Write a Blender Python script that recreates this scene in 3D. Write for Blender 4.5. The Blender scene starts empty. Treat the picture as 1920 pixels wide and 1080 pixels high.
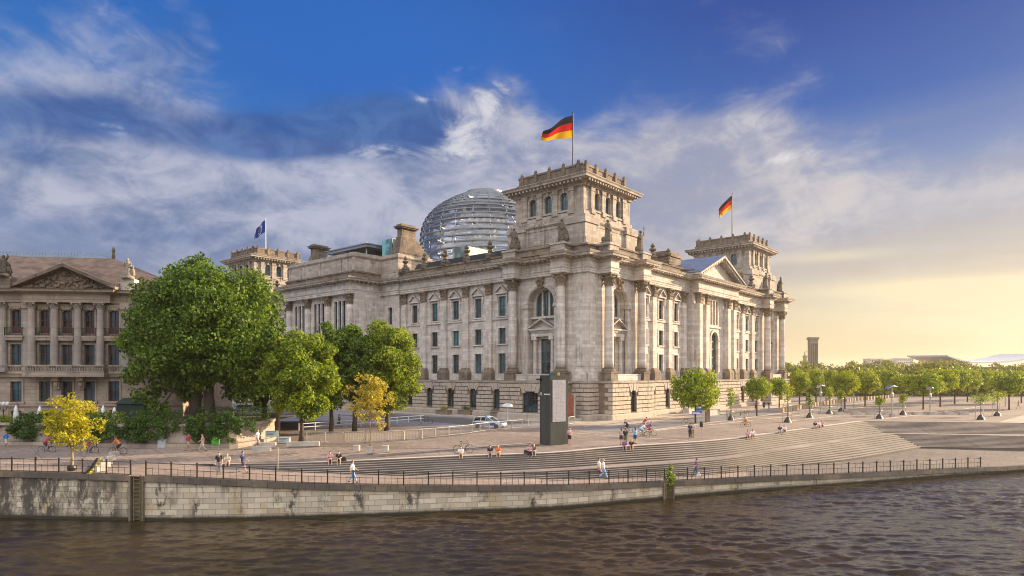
import bpy, bmesh, math, random
import numpy as np
from mathutils import Vector, Matrix
PI = math.pi
rad = math.radians
scene = bpy.context.scene
COL = scene.collection
EYE = 7.2
FPX = 1217.0
HOR = 703.0
random.seed(7)

def P(px, y, z=0.0):
    """point of the level z that stands on the sight line through a measured spot of the survey photo"""
    d = (EYE - z) * FPX / (y - HOR)
    return Vector(((px - 960) / FPX * d, d, z))
def PD(px, d, z=0.0):
    return Vector(((px - 960) / FPX * d, d, z))

# ---------------------------------------------------------------- node helpers
class N:
    def __init__(s, tree): s.t = tree; s.n = tree.nodes; s.l = tree.links
    def new(s, typ, **kw):
        n = s.n.new(typ)
        for k, v in kw.items(): setattr(n, k, v)
        return n
    def setin(s, sock, v):
        if isinstance(v, bpy.types.NodeSocket): s.l.new(v, sock)
        elif v is not None:
            if hasattr(sock.default_value, '__len__') and not hasattr(v, '__len__'): v = (v,) * len(sock.default_value)
            if hasattr(sock.default_value, '__len__') and len(sock.default_value) == 4 and len(v) == 3: v = (*v, 1)
            sock.default_value = v
    def m(s, op, a, b=None, c=None, clamp=False):
        n = s.new('ShaderNodeMath', operation=op, use_clamp=clamp)
        s.setin(n.inputs[0], a)
        if b is not None: s.setin(n.inputs[1], b)
        if c is not None: s.setin(n.inputs[2], c)
        return n.outputs[0]
    def ss(s, x, a, b, lo=0.0, hi=1.0):
        n = s.new('ShaderNodeMapRange', interpolation_type='SMOOTHSTEP')
        s.setin(n.inputs[0], x)
        for i, v in ((1, a), (2, b), (3, lo), (4, hi)): n.inputs[i].default_value = v
        return n.outputs[0]
    def mix(s, f, a, b, mode='MIX'):
        n = s.new('ShaderNodeMix', data_type='RGBA', blend_type=mode)
        s.setin(n.inputs[0], f); s.setin(n.inputs[6], a); s.setin(n.inputs[7], b)
        return n.outputs[2]
    def noise(s, vec, scale, detail=4, rough=.55, dist=0.0):
        n = s.new('ShaderNodeTexNoise')
        if vec is not None: s.l.new(vec, n.inputs['Vector'])
        n.inputs['Scale'].default_value = scale; n.inputs['Detail'].default_value = detail
        n.inputs['Roughness'].default_value = rough; n.inputs['Distortion'].default_value = dist
        return n.outputs[0]
    def comb(s, x, y, z):
        n = s.new('ShaderNodeCombineXYZ')
        s.setin(n.inputs[0], x); s.setin(n.inputs[1], y); s.setin(n.inputs[2], z)
        return n.outputs[0]
    def sep(s, v):
        n = s.new('ShaderNodeSeparateXYZ'); s.l.new(v, n.inputs[0]); return n.outputs
    def map(s, v, scale=(1, 1, 1), loc=(0, 0, 0), rot=(0, 0, 0)):
        n = s.new('ShaderNodeMapping'); s.l.new(v, n.inputs[0])
        n.inputs['Scale'].default_value = scale; n.inputs['Location'].default_value = loc; n.inputs['Rotation'].default_value = rot
        return n.outputs[0]
    def ramp(s, f, stops, interp='LINEAR'):
        n = s.new('ShaderNodeValToRGB'); s.l.new(f, n.inputs[0]); cr = n.color_ramp; cr.interpolation = interp
        while len(cr.elements) > 1: cr.elements.remove(cr.elements[-1])
        cr.elements[0].position = stops[0][0]; cr.elements[0].color = (*stops[0][1], 1)
        for p, c in stops[1:]:
            e = cr.elements.new(p); e.color = (*c, 1)
        return n.outputs[0]

def newmat(name):
    m = bpy.data.materials.new(name); m.use_nodes = True
    nt = m.node_tree
    b = nt.nodes['Principled BSDF']
    return m, N(nt), b

def simple(name, col, rough=.6, metal=0.0, var=.12, scale=3.0, bump=0.0, spec=.5):
    m, g, b = newmat(name)
    tc = g.new('ShaderNodeTexCoord').outputs['Object']
    n = g.noise(tc, scale, 5, .6)
    f = g.ss(n, .3, .7)
    c0 = tuple(c * (1 - var) for c in col); c1 = tuple(min(1, c * (1 + var)) for c in col)
    g.setin(b.inputs['Base Color'], g.mix(f, c0, c1))
    b.inputs['Roughness'].default_value = rough; b.inputs['Metallic'].default_value = metal
    b.inputs['Specular IOR Level'].default_value = spec
    if bump:
        bp = g.new('ShaderNodeBump'); bp.inputs['Strength'].default_value = bump; bp.inputs['Distance'].default_value = .05
        g.l.new(g.noise(tc, scale * 6, 4), bp.inputs['Height']); g.l.new(bp.outputs[0], b.inputs['Normal'])
    return m

def stone(name, c_hi, c_lo, c_stain, block=(1.5, .55), stain=.5, joint=.35, warm=(.62, .47, .30), top_z=None):
    """weathered ashlar: blocks of slightly differing tone, joints, soot that gathers in drip streaks"""
    m, g, b = newmat(name)
    tc = g.new('ShaderNodeTexCoord').outputs['Object']
    x, y, z = g.sep(tc)
    h = g.m('ADD', x, y)
    bv = g.comb(h, z, 0.0)
    br = g.new('ShaderNodeTexBrick'); g.l.new(bv, br.inputs['Vector'])
    br.inputs['Scale'].default_value = 1.0
    br.inputs['Brick Width'].default_value = block[0]; br.inputs['Row Height'].default_value = block[1]
    br.inputs['Mortar Size'].default_value = .018; br.inputs['Mortar Smooth'].default_value = .3
    br.inputs['Color1'].default_value = (0, 0, 0, 1); br.inputs['Color2'].default_value = (1, 1, 1, 1)
    br.inputs['Mortar'].default_value = (.5, .5, .5, 1); br.inputs['Bias'].default_value = 0
    big = g.noise(tc, .16, 5, .6)
    mid = g.noise(tc, 1.1, 6, .65)
    base = g.mix(g.ss(br.outputs['Color'], .0, 1.0), c_lo, c_hi)
    base = g.mix(g.ss(big, .42, .72, 0, .42), base, warm)
    base = g.mix(g.ss(mid, .3, .75, 0, .6), base, tuple(c * .72 for c in c_lo))
    streak = g.noise(g.map(tc, (1.6, 1.6, .14)), 1.0, 6, .7)
    patch = g.noise(tc, .33, 4, .6)
    sf = g.m('MULTIPLY', g.ss(streak, .48, .68), g.ss(patch, .36, .62))
    base = g.mix(g.m('MULTIPLY', sf, stain), base, c_stain)
    fine = g.noise(tc, 9.0, 4, .7)
    base = g.mix(g.ss(fine, .2, .8, 0, .22), base, tuple(c * .55 for c in c_lo))
    base = g.mix(g.m('MULTIPLY', br.outputs['Fac'], joint), base, tuple(c * .35 for c in c_lo))
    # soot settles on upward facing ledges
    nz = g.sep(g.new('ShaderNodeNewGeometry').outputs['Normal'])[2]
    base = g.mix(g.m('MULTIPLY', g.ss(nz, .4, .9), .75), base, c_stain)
    g.setin(b.inputs['Base Color'], base)
    b.inputs['Roughness'].default_value = .9; b.inputs['Specular IOR Level'].default_value = .25
    bp = g.new('ShaderNodeBump'); bp.inputs['Strength'].default_value = .5; bp.inputs['Distance'].default_value = .06
    hgt = g.m('SUBTRACT', g.m('MULTIPLY', fine, .6), br.outputs['Fac'])
    g.l.new(hgt, bp.inputs['Height']); g.l.new(bp.outputs[0], b.inputs['Normal'])
    return m

M = {}
M['stone'] = stone('pale_sandstone', (.79, .73, .665), (.56, .505, .455), (.12, .098, .082), stain=.62, warm=(.58, .45, .33))
M['stone_dark'] = stone('sooty_sandstone', (.27, .215, .17), (.165, .13, .105), (.045, .036, .03), stain=.85)
M['stone_mid'] = stone('weathered_cornice_stone', (.60, .53, .46), (.40, .345, .295), (.07, .055, .045), stain=.85, warm=(.46, .35, .25))
M['stone_rustic'] = stone('rough_sandstone', (.68, .59, .50), (.48, .41, .345), (.10, .08, .065), block=(50, 50), stain=.5, joint=0)
M['stone_carved'] = stone('carved_sandstone', (.30, .235, .175), (.19, .145, .11), (.04, .032, .025), stain=.6, joint=0)
M['palace'] = stone('brown_sandstone', (.42, .35, .285), (.32, .26, .215), (.09, .07, .055), block=(1.3, .42), stain=.6)
M['palace_col'] = stone('grey_column_stone', (.45, .40, .36), (.34, .30, .27), (.09, .075, .06), block=(50, .9), stain=.6)
M['bronze'] = simple('dark_weathered_statue', (.085, .07, .05), .7, 0, .5, 4, .4)
M['statue'] = simple('weathered_statue_stone', (.14, .11, .08), .85, 0, .5, 3, .4)
M['iron'] = simple('dark_iron', (.035, .03, .026), .55, .3, .3, 8)
M['roof'] = simple('grey_roof_sheet', (.10, .10, .105), .6, .2, .25, .6)
M['zinc'] = simple('blue_zinc_roof', (.30, .345, .42), .45, .5, .15, .8)
M['rooftile'] = simple('brown_roof_tile', (.20, .135, .095), .8, 0, .35, .9, .5)
M['frame_teal'] = simple('green_grey_window_frame', (.05, .10, .11), .5, .1)
M['frame_dark'] = simple('dark_window_frame', (.03, .028, .027), .5, .1)
M['frame_red'] = simple('red_brown_window_frame', (.09, .03, .022), .6)
M['metal'] = simple('brushed_metal', (.42, .43, .44), .35, .8, .08, 4)
M['galv'] = simple('galvanised_steel', (.42, .41, .39), .45, .6, .12, 5)
M['white'] = simple('white_paint', (.72, .72, .70), .5)
M['black'] = simple('black_plastic', (.015, .015, .016), .5)
M['yellow'] = simple('yellow_rubber', (.55, .42, .03), .6)
M['concrete'] = simple('pale_concrete', (.42, .38, .33), .85, 0, .18, 1.5, .4)
M['brickred'] = simple('red_brick_hoarding', (.28, .09, .05), .9, 0, .3, 2.5, .4)

def glass(name, col, rough=.04):
    m, g, b = newmat(name)
    tc = g.new('ShaderNodeTexCoord').outputs['Object']
    g.setin(b.inputs['Base Color'], g.mix(g.ss(g.noise(tc, .35, 2), .4, .62), col, tuple(c * 3.2 + .01 for c in col)))
    b.inputs['Roughness'].default_value = rough
    b.inputs['Specular IOR Level'].default_value = 1.0
    return m
M['glass_w'] = glass('warm_blind_window_glass', (.055, .042, .028))
M['glass_d'] = glass('very_dark_window_glass', (.005, .008, .010))
M['glass'] = glass('dark_window_glass', (.010, .020, .026))
M['glass_b'] = glass('teal_window_glass', (.012, .045, .055))

# ---------------------------------------------------------------- mesh builder
class MB:
    def __init__(s): s.v = []; s.f = []; s.mi = []; s.m = 0; s.T = None
    def vert(s, p):
        s.v.append(tuple(s.T(*p)) if s.T else tuple(p)); return len(s.v) - 1
    def face(s, idx): s.f.append(tuple(idx)); s.mi.append(s.m)
    def poly(s, pts): s.face([s.vert(p) for p in pts])
    def box(s, x0, x1, y0, y1, z0, z1):
        i = [s.vert(p) for p in ((x0, y0, z0), (x1, y0, z0), (x1, y1, z0), (x0, y1, z0), (x0, y0, z1), (x1, y0, z1), (x1, y1, z1), (x0, y1, z1))]
        for q in ((0, 3, 2, 1), (4, 5, 6, 7), (0, 1, 5, 4), (1, 2, 6, 5), (2, 3, 7, 6), (3, 0, 4, 7)): s.face([i[k] for k in q])
    def frust(s, x0, x1, y0, y1, z0, z1, dx, dy=None):
        dy = dx if dy is None else dy
        i = [s.vert(p) for p in ((x0, y0, z0), (x1, y0, z0), (x1, y1, z0), (x0, y1, z0), (x0 + dx, y0 + dy, z1), (x1 - dx, y0 + dy, z1), (x1 - dx, y1 - dy, z1), (x0 + dx, y1 - dy, z1))]
        for q in ((0, 3, 2, 1), (4, 5, 6, 7), (0, 1, 5, 4), (1, 2, 6, 5), (2, 3, 7, 6), (3, 0, 4, 7)): s.face([i[k] for k in q])
    def ring_loft(s, rings, cap=True, closed=True):
        ids = [[s.vert(p) for p in r] for r in rings]
        n = len(ids[0])
        for a, b in zip(ids[:-1], ids[1:]):
            for k in range(n if closed else n - 1):
                s.face((a[k], a[(k + 1) % n], b[(k + 1) % n], b[k]))
        if cap and closed:
            s.face(ids[0][::-1]); s.face(ids[-1])
    def lathe(s, cx, cy, prof, n=16, sx=1.0, sy=1.0, cap=True):
        s.ring_loft([[(cx + r * sx * math.cos(2 * PI * k / n), cy + r * sy * math.sin(2 * PI * k / n), z) for k in range(n)] for r, z in prof], cap)
    def tube(s, pts, rr, n=6, cap=True):
        pts = [Vector(p) for p in pts]
        if not hasattr(rr, '__len__'): rr = [rr] * len(pts)
        rings = []
        prev = None
        for i, p in enumerate(pts):
            d = (pts[min(i + 1, len(pts) - 1)] - pts[max(i - 1, 0)])
            d = d.normalized() if d.length > 1e-9 else Vector((0, 0, 1))
            if prev is None:
                a = d.cross(Vector((0, 0, 1)) if abs(d.z) < .9 else Vector((1, 0, 0))).normalized()
            else:
                a = (prev - d * prev.dot(d))
                a = a.normalized() if a.length > 1e-6 else d.orthogonal().normalized()
            prev = a; c = d.cross(a)
            rings.append([tuple(p + (a * math.cos(2 * PI * k / n) + c * math.sin(2 * PI * k / n)) * rr[i]) for k in range(n)])
        s.ring_loft(rings, cap)
    def ell(s, c, r, n=10, m=7):
        rings = []
        for j in range(m + 1):
            t = PI * j / m; t = min(max(t, .06), PI - .06)
            rings.append([(c[0] + r[0] * math.sin(t) * math.cos(2 * PI * k / n), c[1] + r[1] * math.sin(t) * math.sin(2 * PI * k / n), c[2] - r[2] * math.cos(t)) for k in range(n)])
        s.ring_loft(rings)
    def prism(s, pts2, z0, z1):
        s.ring_loft([[(p[0], p[1], z0) for p in pts2], [(p[0], p[1], z1) for p in pts2]])
    def sweep(s, path, prof, closed=False, cap=True):
        """path: plan polyline with the outside on its right hand; prof: (outward, z)"""
        n = len(path); rings = []
        for i in range(n):
            p = Vector(path[i])
            a = Vector(path[i - 1]) if (i > 0 or closed) else None
            b = Vector(path[(i + 1) % n]) if (i < n - 1 or closed) else None
            d1 = (p - a).normalized() if a is not None else None
            d2 = (b - p).normalized() if b is not None else None
            if d1 is None: d1 = d2
            if d2 is None: d2 = d1
            n1 = Vector((d1.y, -d1.x)); n2 = Vector((d2.y, -d2.x))
            mm = n1 + n2
            mm = mm / max(.2, mm.dot(n1)) if mm.length > 1e-6 else n1
            rings.append([(p.x + mm.x * o, p.y + mm.y * o, z) for o, z in prof])
        if closed: rings.append(rings[0])
        ids = [[s.vert(q) for q in r] for r in rings]
        k = len(prof)
        for a, b in zip(ids[:-1], ids[1:]):
            for j in range(k):
                s.face((a[j], a[(j + 1) % k], b[(j + 1) % k], b[j]))
        if cap and not closed:
            s.face(ids[0][::-1]); s.face(ids[-1])
    def build(s, name, mats, parent=None, smooth=False, fix=True, loc=None):
        me = bpy.data.meshes.new(name)
        me.from_pydata(s.v, [], s.f)
        if not isinstance(mats, (list, tuple)): mats = [mats]
        for m_ in mats: me.materials.append(M[m_] if isinstance(m_, str) else m_)
        if len(mats) > 1: me.polygons.foreach_set('material_index', s.mi)
        if fix:
            bm = bmesh.new(); bm.from_mesh(me); bmesh.ops.recalc_face_normals(bm, faces=bm.faces); bm.to_mesh(me); bm.free()
        if smooth:
            me.polygons.foreach_set('use_smooth', [True] * len(me.polygons))
        me.update()
        o = bpy.data.objects.new(name, me); COL.objects.link(o)
        if parent is not None: o.parent = parent
        if loc is not None: o.location = loc
        return o

def tag(o, label=None, cat=None, group=None, kind=None):
    if label: o['label'] = label
    if cat: o['category'] = cat
    if group: o['group'] = group
    if kind: o['kind'] = kind
    return o
def empty(name, loc=(0, 0, 0), rz=0.0, **kw):
    o = bpy.data.objects.new(name, None); COL.objects.link(o)
    o.location = loc; o.rotation_euler = (0, 0, rz); o.empty_display_size = .2
    return tag(o, **kw)
def copy_tree(o, parent=None):
    c = o.copy(); COL.objects.link(c); c.parent = parent
    for ch in list(o.children): copy_tree(ch, c)
    return c
def setmat(o, m, slot=0):
    o.material_slots[slot].link = 'OBJECT'; o.material_slots[slot].material = m
def cmat(name, col, rough=.75):
    if name not in M: M[name] = simple(name, col, rough, 0, .1, 6)
    return M[name]
# =============================================================== PARLIAMENT BUILDING
# local frame: x runs along the north front (t), y along the east front (s)
LB, WB = 127.2, 91.0
bld = empty('parliament_building', (11.93, 103.0, 0.0), math.atan2(.757, .653),
            label='monumental pale sandstone parliament with four towers and a glass dome', cat='building')
def FE(a, o, z): return (-o, a, z)            # east front
def FN(a, o, z): return (a, -o, z)            # north front
def part(mb, name, mats, parent=None, smooth=False, fix=True):
    return mb.build(name, mats, parent or bld, smooth, fix)

def wall_open(mb, a0, a1, z0, z1, o, ops, dep=.55):
    """wall face with real openings; ops = (centre, width, bottom, top, rise of the arched head)"""
    xs = sorted({a0, a1, *[v for q in ops for v in (q[0] - q[1] / 2, q[0] + q[1] / 2)]})
    zs = sorted({z0, z1, *[v for q in ops for v in (q[2], q[3])]})
    for i in range(len(xs) - 1):
        for j in range(len(zs) - 1):
            ca, cz = (xs[i] + xs[i + 1]) / 2, (zs[j] + zs[j + 1]) / 2
            if any(abs(ca - q[0]) < q[1] / 2 and q[2] < cz < q[3] for q in ops): continue
            mb.poly([(xs[i], o, zs[j]), (xs[i + 1], o, zs[j]), (xs[i + 1], o, zs[j + 1]), (xs[i], o, zs[j + 1])])
    for c, w, zb, zt, rise in ops:
        l, r = c - w / 2, c + w / 2
        sp = zt - rise
        mb.poly([(l, o, zb), (l, o - dep, zb), (l, o - dep, sp), (l, o, sp)])
        mb.poly([(r, o, zb), (r, o - dep, zb), (r, o - dep, sp), (r, o, sp)])
        mb.poly([(l, o, zb), (r, o, zb), (r, o - dep, zb), (l, o - dep, zb)])
        if rise <= 0: mb.poly([(l, o, zt), (r, o, zt), (r, o - dep, zt), (l, o - dep, zt)])
        else:
            K = 12
            pt = [(c - w / 2 * math.cos(PI * k / K), sp + rise * math.sin(PI * k / K)) for k in range(K + 1)]
            for (xa, za), (xb, zb_) in zip(pt[:-1], pt[1:]):
                mb.poly([(xa, o, za), (xb, o, zb_), (xb, o, zt + .0001), (xa, o, zt + .0001)])
                mb.poly([(xa, o, za), (xb, o, zb_), (xb, o - dep, zb_), (xa, o - dep, za)])
def archivolt(mb, c, w, sp, rise, o, band=.4, proud=.12, K=14, legs=None):
    rings = []
    for k in range(K + 1):
        an = PI * k / K
        ci, si = math.cos(an), math.sin(an)
        rings.append([(c - (w / 2) * ci, o, sp + rise * si), (c - (w / 2) * ci, o + proud, sp + rise * si),
                      (c - (w / 2 + band) * ci, o + proud, sp + (rise + band) * si), (c - (w / 2 + band) * ci, o, sp + (rise + band) * si)])
    mb.ring_loft(rings)
def window_obj(T, c, w, zb, zt, o, rise=0, mull=1, trans=(.55,), frame='frame_teal', pane='glass', parent=None, fw=.09):
    mb = MB(); mb.T = T
    l, r = c - w / 2, c + w / 2
    sp = zt - rise
    mb.box(l, l + fw, o, o + .1, zb, sp); mb.box(r - fw, r, o, o + .1, zb, sp); mb.box(l + fw, r - fw, o, o + .1, zb, zb + fw)
    if rise > 0:
        K = 10; rings = []
        for k in range(K + 1):
            an = PI * k / K; ci, si = math.cos(an), math.sin(an)
            rings.append([(c - (w / 2 - fw) * ci, o, sp + (rise - fw) * si), (c - (w / 2 - fw) * ci, o + .1, sp + (rise - fw) * si),
                          (c - w / 2 * ci, o + .1, sp + rise * si), (c - w / 2 * ci, o, sp + rise * si)])
        mb.ring_loft(rings)
    else: mb.box(l + fw, r - fw, o, o + .1, zt - fw, zt)
    for k in range(mull):
        x = l + w * (k + 1) / (mull + 1)
        mb.box(x - fw * .45, x + fw * .45, o, o + .095, zb + fw, zt - fw * 1.2)
    for t in trans:
        z = zb + (zt - zb) * t
        mb.box(l + fw, r - fw, o, o + .11, z - fw * .6, z + fw * .6)
    fo = mb.build('window', frame, parent or bld)
    pm = MB(); pm.T = T
    if rise > 0:
        K = 12
        pts = [(l, o + .03, zb), (r, o + .03, zb)] + [(c + w / 2 * math.cos(PI * k / K), o + .03, sp + rise * math.sin(PI * k / K)) for k in range(K + 1)]
    else: pts = [(l, o + .03, zb), (r, o + .03, zb), (r, o + .03, zt), (l, o + .03, zt)]
    pm.poly(pts)
    pm.build('pane', pane, fo, fix=False)
    return fo
def surround(mb, c, w, zb, zt, o, b=.28, proud=.12, sill=True):
    mb.box(c - w / 2 - b, c - w / 2, o, o + proud, zb, zt); mb.box(c + w / 2, c + w / 2 + b, o, o + proud, zb, zt)
    mb.box(c - w / 2 - b, c + w / 2 + b, o, o + proud + .003, zt, zt + b)
    if sill: mb.box(c - w / 2 - b - .12, c + w / 2 + b + .12, o, o + proud + .15, zb - .22, zb)
def pediment(mb, c, hw, z0, z1, o, proud, th=.22):
    """raking cornice over a recessed tympanum"""
    mb.box(c - hw, c + hw, o, o + proud, z0 - th, z0)
    mb.poly([(c - hw + .1, o + proud * .35, z0), (c + hw - .1, o + proud * .35, z0), (c, o + proud * .35, z1 - th)])
    for sg in (-1, 1):
        mb.ring_loft([[(c + sg * hw, o, z0), (c + sg * hw, o + proud + .06, z0), (c + sg * hw, o + proud + .06, z0 + th * .6), (c + sg * hw, o, z0 + th * .6)],
                      [(c, o, z1 - th), (c, o + proud + .06, z1 - th), (c, o + proud + .06, z1), (c, o, z1)]])
def capital(mb, c, o, z0, z1, r, n=14, flat=False, w=None):
    """Corinthian capital: bell, two rows of leaves, volutes under a slab"""
    h = z1 - z0
    if flat:
        mb.frust(c - w * .62, c + w * .62, o - .3, o + .42, z1 - h * .14, z1, 0)
        mb.box(c - w * .47, c + w * .47, o - .3, o + .12, z0, z1 - h * .14)
        for row, (zz, k, oo) in enumerate(((.05, 4, .16), (.36, 3, .26))):
            for i in range(k):
                x = c - w * .42 + w * .84 * (i + .5) / k
                mb.ring_loft([[(x - .14, o + .1, z0 + h * zz), (x + .14, o + .1, z0 + h * zz), (x + .14, o + .16, z0 + h * zz), (x - .14, o + .16, z0 + h * zz)],
                              [(x - .16, o + .1, z0 + h * (zz + .2)), (x + .16, o + .1, z0 + h * (zz + .2)), (x + .16, o + oo, z0 + h * (zz + .2)), (x - .16, o + oo, z0 + h * (zz + .2))],
                              [(x - .08, o + .15, z0 + h * (zz + .33)), (x + .08, o + .15, z0 + h * (zz + .33)), (x + .08, o + oo + .16, z0 + h * (zz + .28)), (x - .08, o + oo + .16, z0 + h * (zz + .28))]])
        for sg in (-1, 1):
            mb.ell((c + sg * w * .5, o + .22, z1 - h * .26), (.2, .24, .2), 8, 5)
        mb.ell((c, o + .3, z1 - h * .12), (.14, .12, .16), 6, 4)
        return
    mb.lathe(c, o, [(r * .92, z0), (r * .95, z0 + h * .5), (r * 1.2, z0 + h * .85)], n)
    mb.frust(c - r * 1.5, c + r * 1.5, o - r * 1.5, o + r * 1.5, z1 - h * .13, z1, 0)
    for zz, k, rr, ph in ((.02, 9, 1.2, 0), (.34, 9, 1.36, .35)):
        for i in range(k):
            an = 2 * PI * i / k + ph; ca, sa = math.cos(an), math.sin(an)
            def q(rad_, tang, z): return (c + ca * rad_ - sa * tang, o + sa * rad_ + ca * tang, z)
            t = r * .24
            mb.ring_loft([[q(r * .9, -t, z0 + h * zz), q(r * .9, t, z0 + h * zz), q(r * 1.02, t, z0 + h * zz), q(r * 1.02, -t, z0 + h * zz)],
                          [q(r * .95, -t * 1.1, z0 + h * (zz + .2)), q(r * .95, t * 1.1, z0 + h * (zz + .2)), q(r * rr * .95, t * 1.1, z0 + h * (zz + .22)), q(r * rr * .95, -t * 1.1, z0 + h * (zz + .22))],
                          [q(r * 1.1, -t * .5, z0 + h * (zz + .34)), q(r * 1.1, t * .5, z0 + h * (zz + .34)), q(r * rr * 1.16, t * .5, z0 + h * (zz + .28)), q(r * rr * 1.16, -t * .5, z0 + h * (zz + .28))]])
    for sx in (-1, 1):
        for sy in (-1, 1):
            mb.ell((c + sx * r * 1.2, o + sy * r * 1.2, z1 - h * .27), (r * .3, r * .3, h * .14), 8, 5)

ZL, ZB = 6.25, 5.8         # ledge on the rusticated storey
ZA, ZC = 23.6, 26.8        # entablature
# ------- rusticated storey
def rustic(mb, a0, a1, o, ops, z0=.9, z1=ZB, ch=.7):
    n = int(round((z1 - z0) / ch))
    for k in range(n):
        zz0 = z0 + k * ch + .045; zz1 = z0 + (k + 1) * ch - .045
        cuts = [(a0, a1)]
        for c, w, zb, zt, rise in ops:
            if zt + (.85 if zt < 5 else 0) > zz0 and zb < zz1:
                ext = .5 if zz1 > zt - .4 else .0
                new = []
                for l, r in cuts:
                    if r <= c - w / 2 - ext or l >= c + w / 2 + ext: new.append((l, r)); continue
                    if l < c - w / 2 - ext: new.append((l, c - w / 2 - ext))
                    if r > c + w / 2 + ext: new.append((c + w / 2 + ext, r))
                cuts = new
        for l, r in cuts:
            m = max(1, int(round((r - l) / 1.75))); off = (.5 if k % 2 else 0)
            xs = [l] + [l + (r - l) * (i + off) / m for i in range(m + 1) if .35 < (r - l) * (i + off) / m < (r - l) - .35] + [r]
            for xa, xb in zip(xs[:-1], xs[1:]):
                pr = .17 + random.uniform(-.015, .015)
                e = .035
                mb.ring_loft([[(xa + (e if xa != l else 0), o, zz0), (xb - (e if xb != r else 0), o, zz0), (xb - (e if xb != r else 0), o, zz1), (xa + (e if xa != l else 0), o, zz1)],
                              [(xa + (.05 if xa != l else 0), o + pr, zz0 + .03), (xb - (.05 if xb != r else 0), o + pr, zz0 + .03), (xb - (.05 if xb != r else 0), o + pr, zz1 - .03), (xa + (.05 if xa != l else 0), o + pr, zz1 - .03)]])
    for c, w, zb, zt, rise in ops:     # fan of voussoirs over each opening
        K = 5
        for i in range(K):
            f0, f1 = i / K, (i + 1) / K
            x0, x1 = c - w / 2 - .02 + (w + .04) * f0, c - w / 2 - .02 + (w + .04) * f1
            X0, X1 = c - w / 2 - .75 + (w + 1.5) * f0, c - w / 2 - .75 + (w + 1.5) * f1
            zz = zt - .25 if i in (0, K - 1) else zt
            p = .28 if i == K // 2 else .22
            mb.ring_loft([[(x0 + .02, o, zz), (x1 - .02, o, zz), (x1 - .02, o + p, zz), (x0 + .02, o + p, zz)],
                          [(X0 + .03, o, z1 - .02), (X1 - .03, o, z1 - .02), (X1 - .03, o + p, z1 - .02), (X0 + .03, o + p, z1 - .02)]])

OB = 1.3        # how far the main rusticated wall stands before the upper wall
PJ = 2.8        # projection of the pavilion fronts
east_w = [18.0 + 5.85 * k for k in range(5)]
east_w2 = [LB - v for v in east_w]
north_w = [18.3, 24.3, 30.4]
north_w2 = [WB - v for v in north_w]
base = MB()
def seg(T, a0, a1, o, ops):
    base.T = T
    base.m = 1; wall_open(base, a0, a1, .9, ZB, o, ops, .5); base.m = 0
    rustic(base, a0, a1, o, ops)
    for c, w, zb, zt, rise in ops:
        window_obj(T, c, w, zb, zt, o - .42, rise, 1 if w < 2 else 3, (.62,), 'frame_dark', 'glass', fw=.11)
def bw(c, w=1.75, zt=4.7): return (c, w, 1.3, zt, .22)
# east
seg(FE, -.31, PJ, .15, [])
seg(FE, PJ, 16.0, PJ, [(9.3, 3.3, 1.05, 4.5, .8)])
seg(FE, 16.0, 45.4, OB, [bw(v) for v in east_w])
seg(FE, 45.4, 51.0, OB + .8, [])
seg(FE, 51.0, 76.2, 8.4, [bw(v, 1.6) for v in (56, 63.6, 71.2)])
seg(FE, 76.2, 81.8, OB + .8, [])
seg(FE, 81.8, 111.2, OB, [bw(v) for v in east_w2])
seg(FE, 111.2, 124.4, PJ, [(117.9, 3.3, 1.05, 4.5, .8)])
seg(FE, 124.4, LB + .31, .15, [])
# north
seg(FN, -.15, PJ, .15, [])
seg(FN, PJ, 16.3, PJ, [(9.4, 2.0, 1.05, 4.6, .55)])
seg(FN, 16.3, 35.4, OB, [bw(v) for v in north_w[:2]] + [bw(30.4)])
seg(FN, 35.4, 55.6, OB + 1.2, [])
seg(FN, 55.6, WB - 16.3, OB, [bw(60.6), bw(66.7), bw(72.7)])
seg(FN, WB - 16.3, WB - PJ, PJ, [(WB - 9.4, 2.0, 1.05, 4.6, .55)])
seg(FN, WB - PJ, WB + .31, .15, [])
# returns between the planes
def ret(T, a, o0, o1, sgn):
    """short wall across the front direction at station a, visible from side sgn"""
    base.T = T
    base.m = 1; base.poly([(a, o0, .9), (a, o1, .9), (a, o1, ZB), (a, o0, ZB)]); base.m = 0
    n = 7
    for k in range(n):
        z0, z1 = .9 + k * .7 + .035, .9 + (k + 1) * .7 - .035
        ln = abs(o1 - o0); m = 1 if ln < 2 else 2 if ln < 4 else 4
        offs = [0] + [ln * (i + (.5 if k % 2 else 0)) / m for i in range(m + 1) if .3 < ln * (i + (.5 if k % 2 else 0)) / m < ln - .3] + [ln]
        lo = min(o0, o1)
        for p, q in zip(offs[:-1], offs[1:]):
            base.m = 0
        for _ in (0,): base.ring_loft([[(a, lo + p + .02, z0), (a, lo + q - .02, z0), (a, lo + q - .02, z1), (a, lo + p + .02, z1)],
                            [(a + .1 * sgn, lo + p + .05, z0 + .03), (a + .1 * sgn, lo + q - (.0 if q == ln else .05), z0 + .03), (a + .1 * sgn, lo + q - (.0 if q == ln else .05), z1 - .03), (a + .1 * sgn, lo + p + .05, z1 - .03)]])
for T, L in ((FE, LB), (FN, WB)):
    for a, o0, o1 in ((PJ, .15, PJ),): ret(T, a, o0, o1, -1); ret(T, L - a, o0, o1, 1)
    e = 16.0 if T is FE else 16.3
    ret(T, e, OB, PJ, 1); ret(T, L - e, OB, PJ, -1)
ret(FE, 45.4, OB, OB + .8, -1); ret(FE, 51.0, OB + .8, 8.4, -1); ret(FE, 76.2, OB + .8, 8.4, 1); ret(FE, 81.8, OB, OB + .8, 1)
ret(FN, 35.4, OB, OB + 1.2, -1); ret(FN, 55.6, OB, OB + 1.2, 1)
base.T = None
part(base, 'rusticated_basement', ['stone_rustic', 'stone_dark'])
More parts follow.
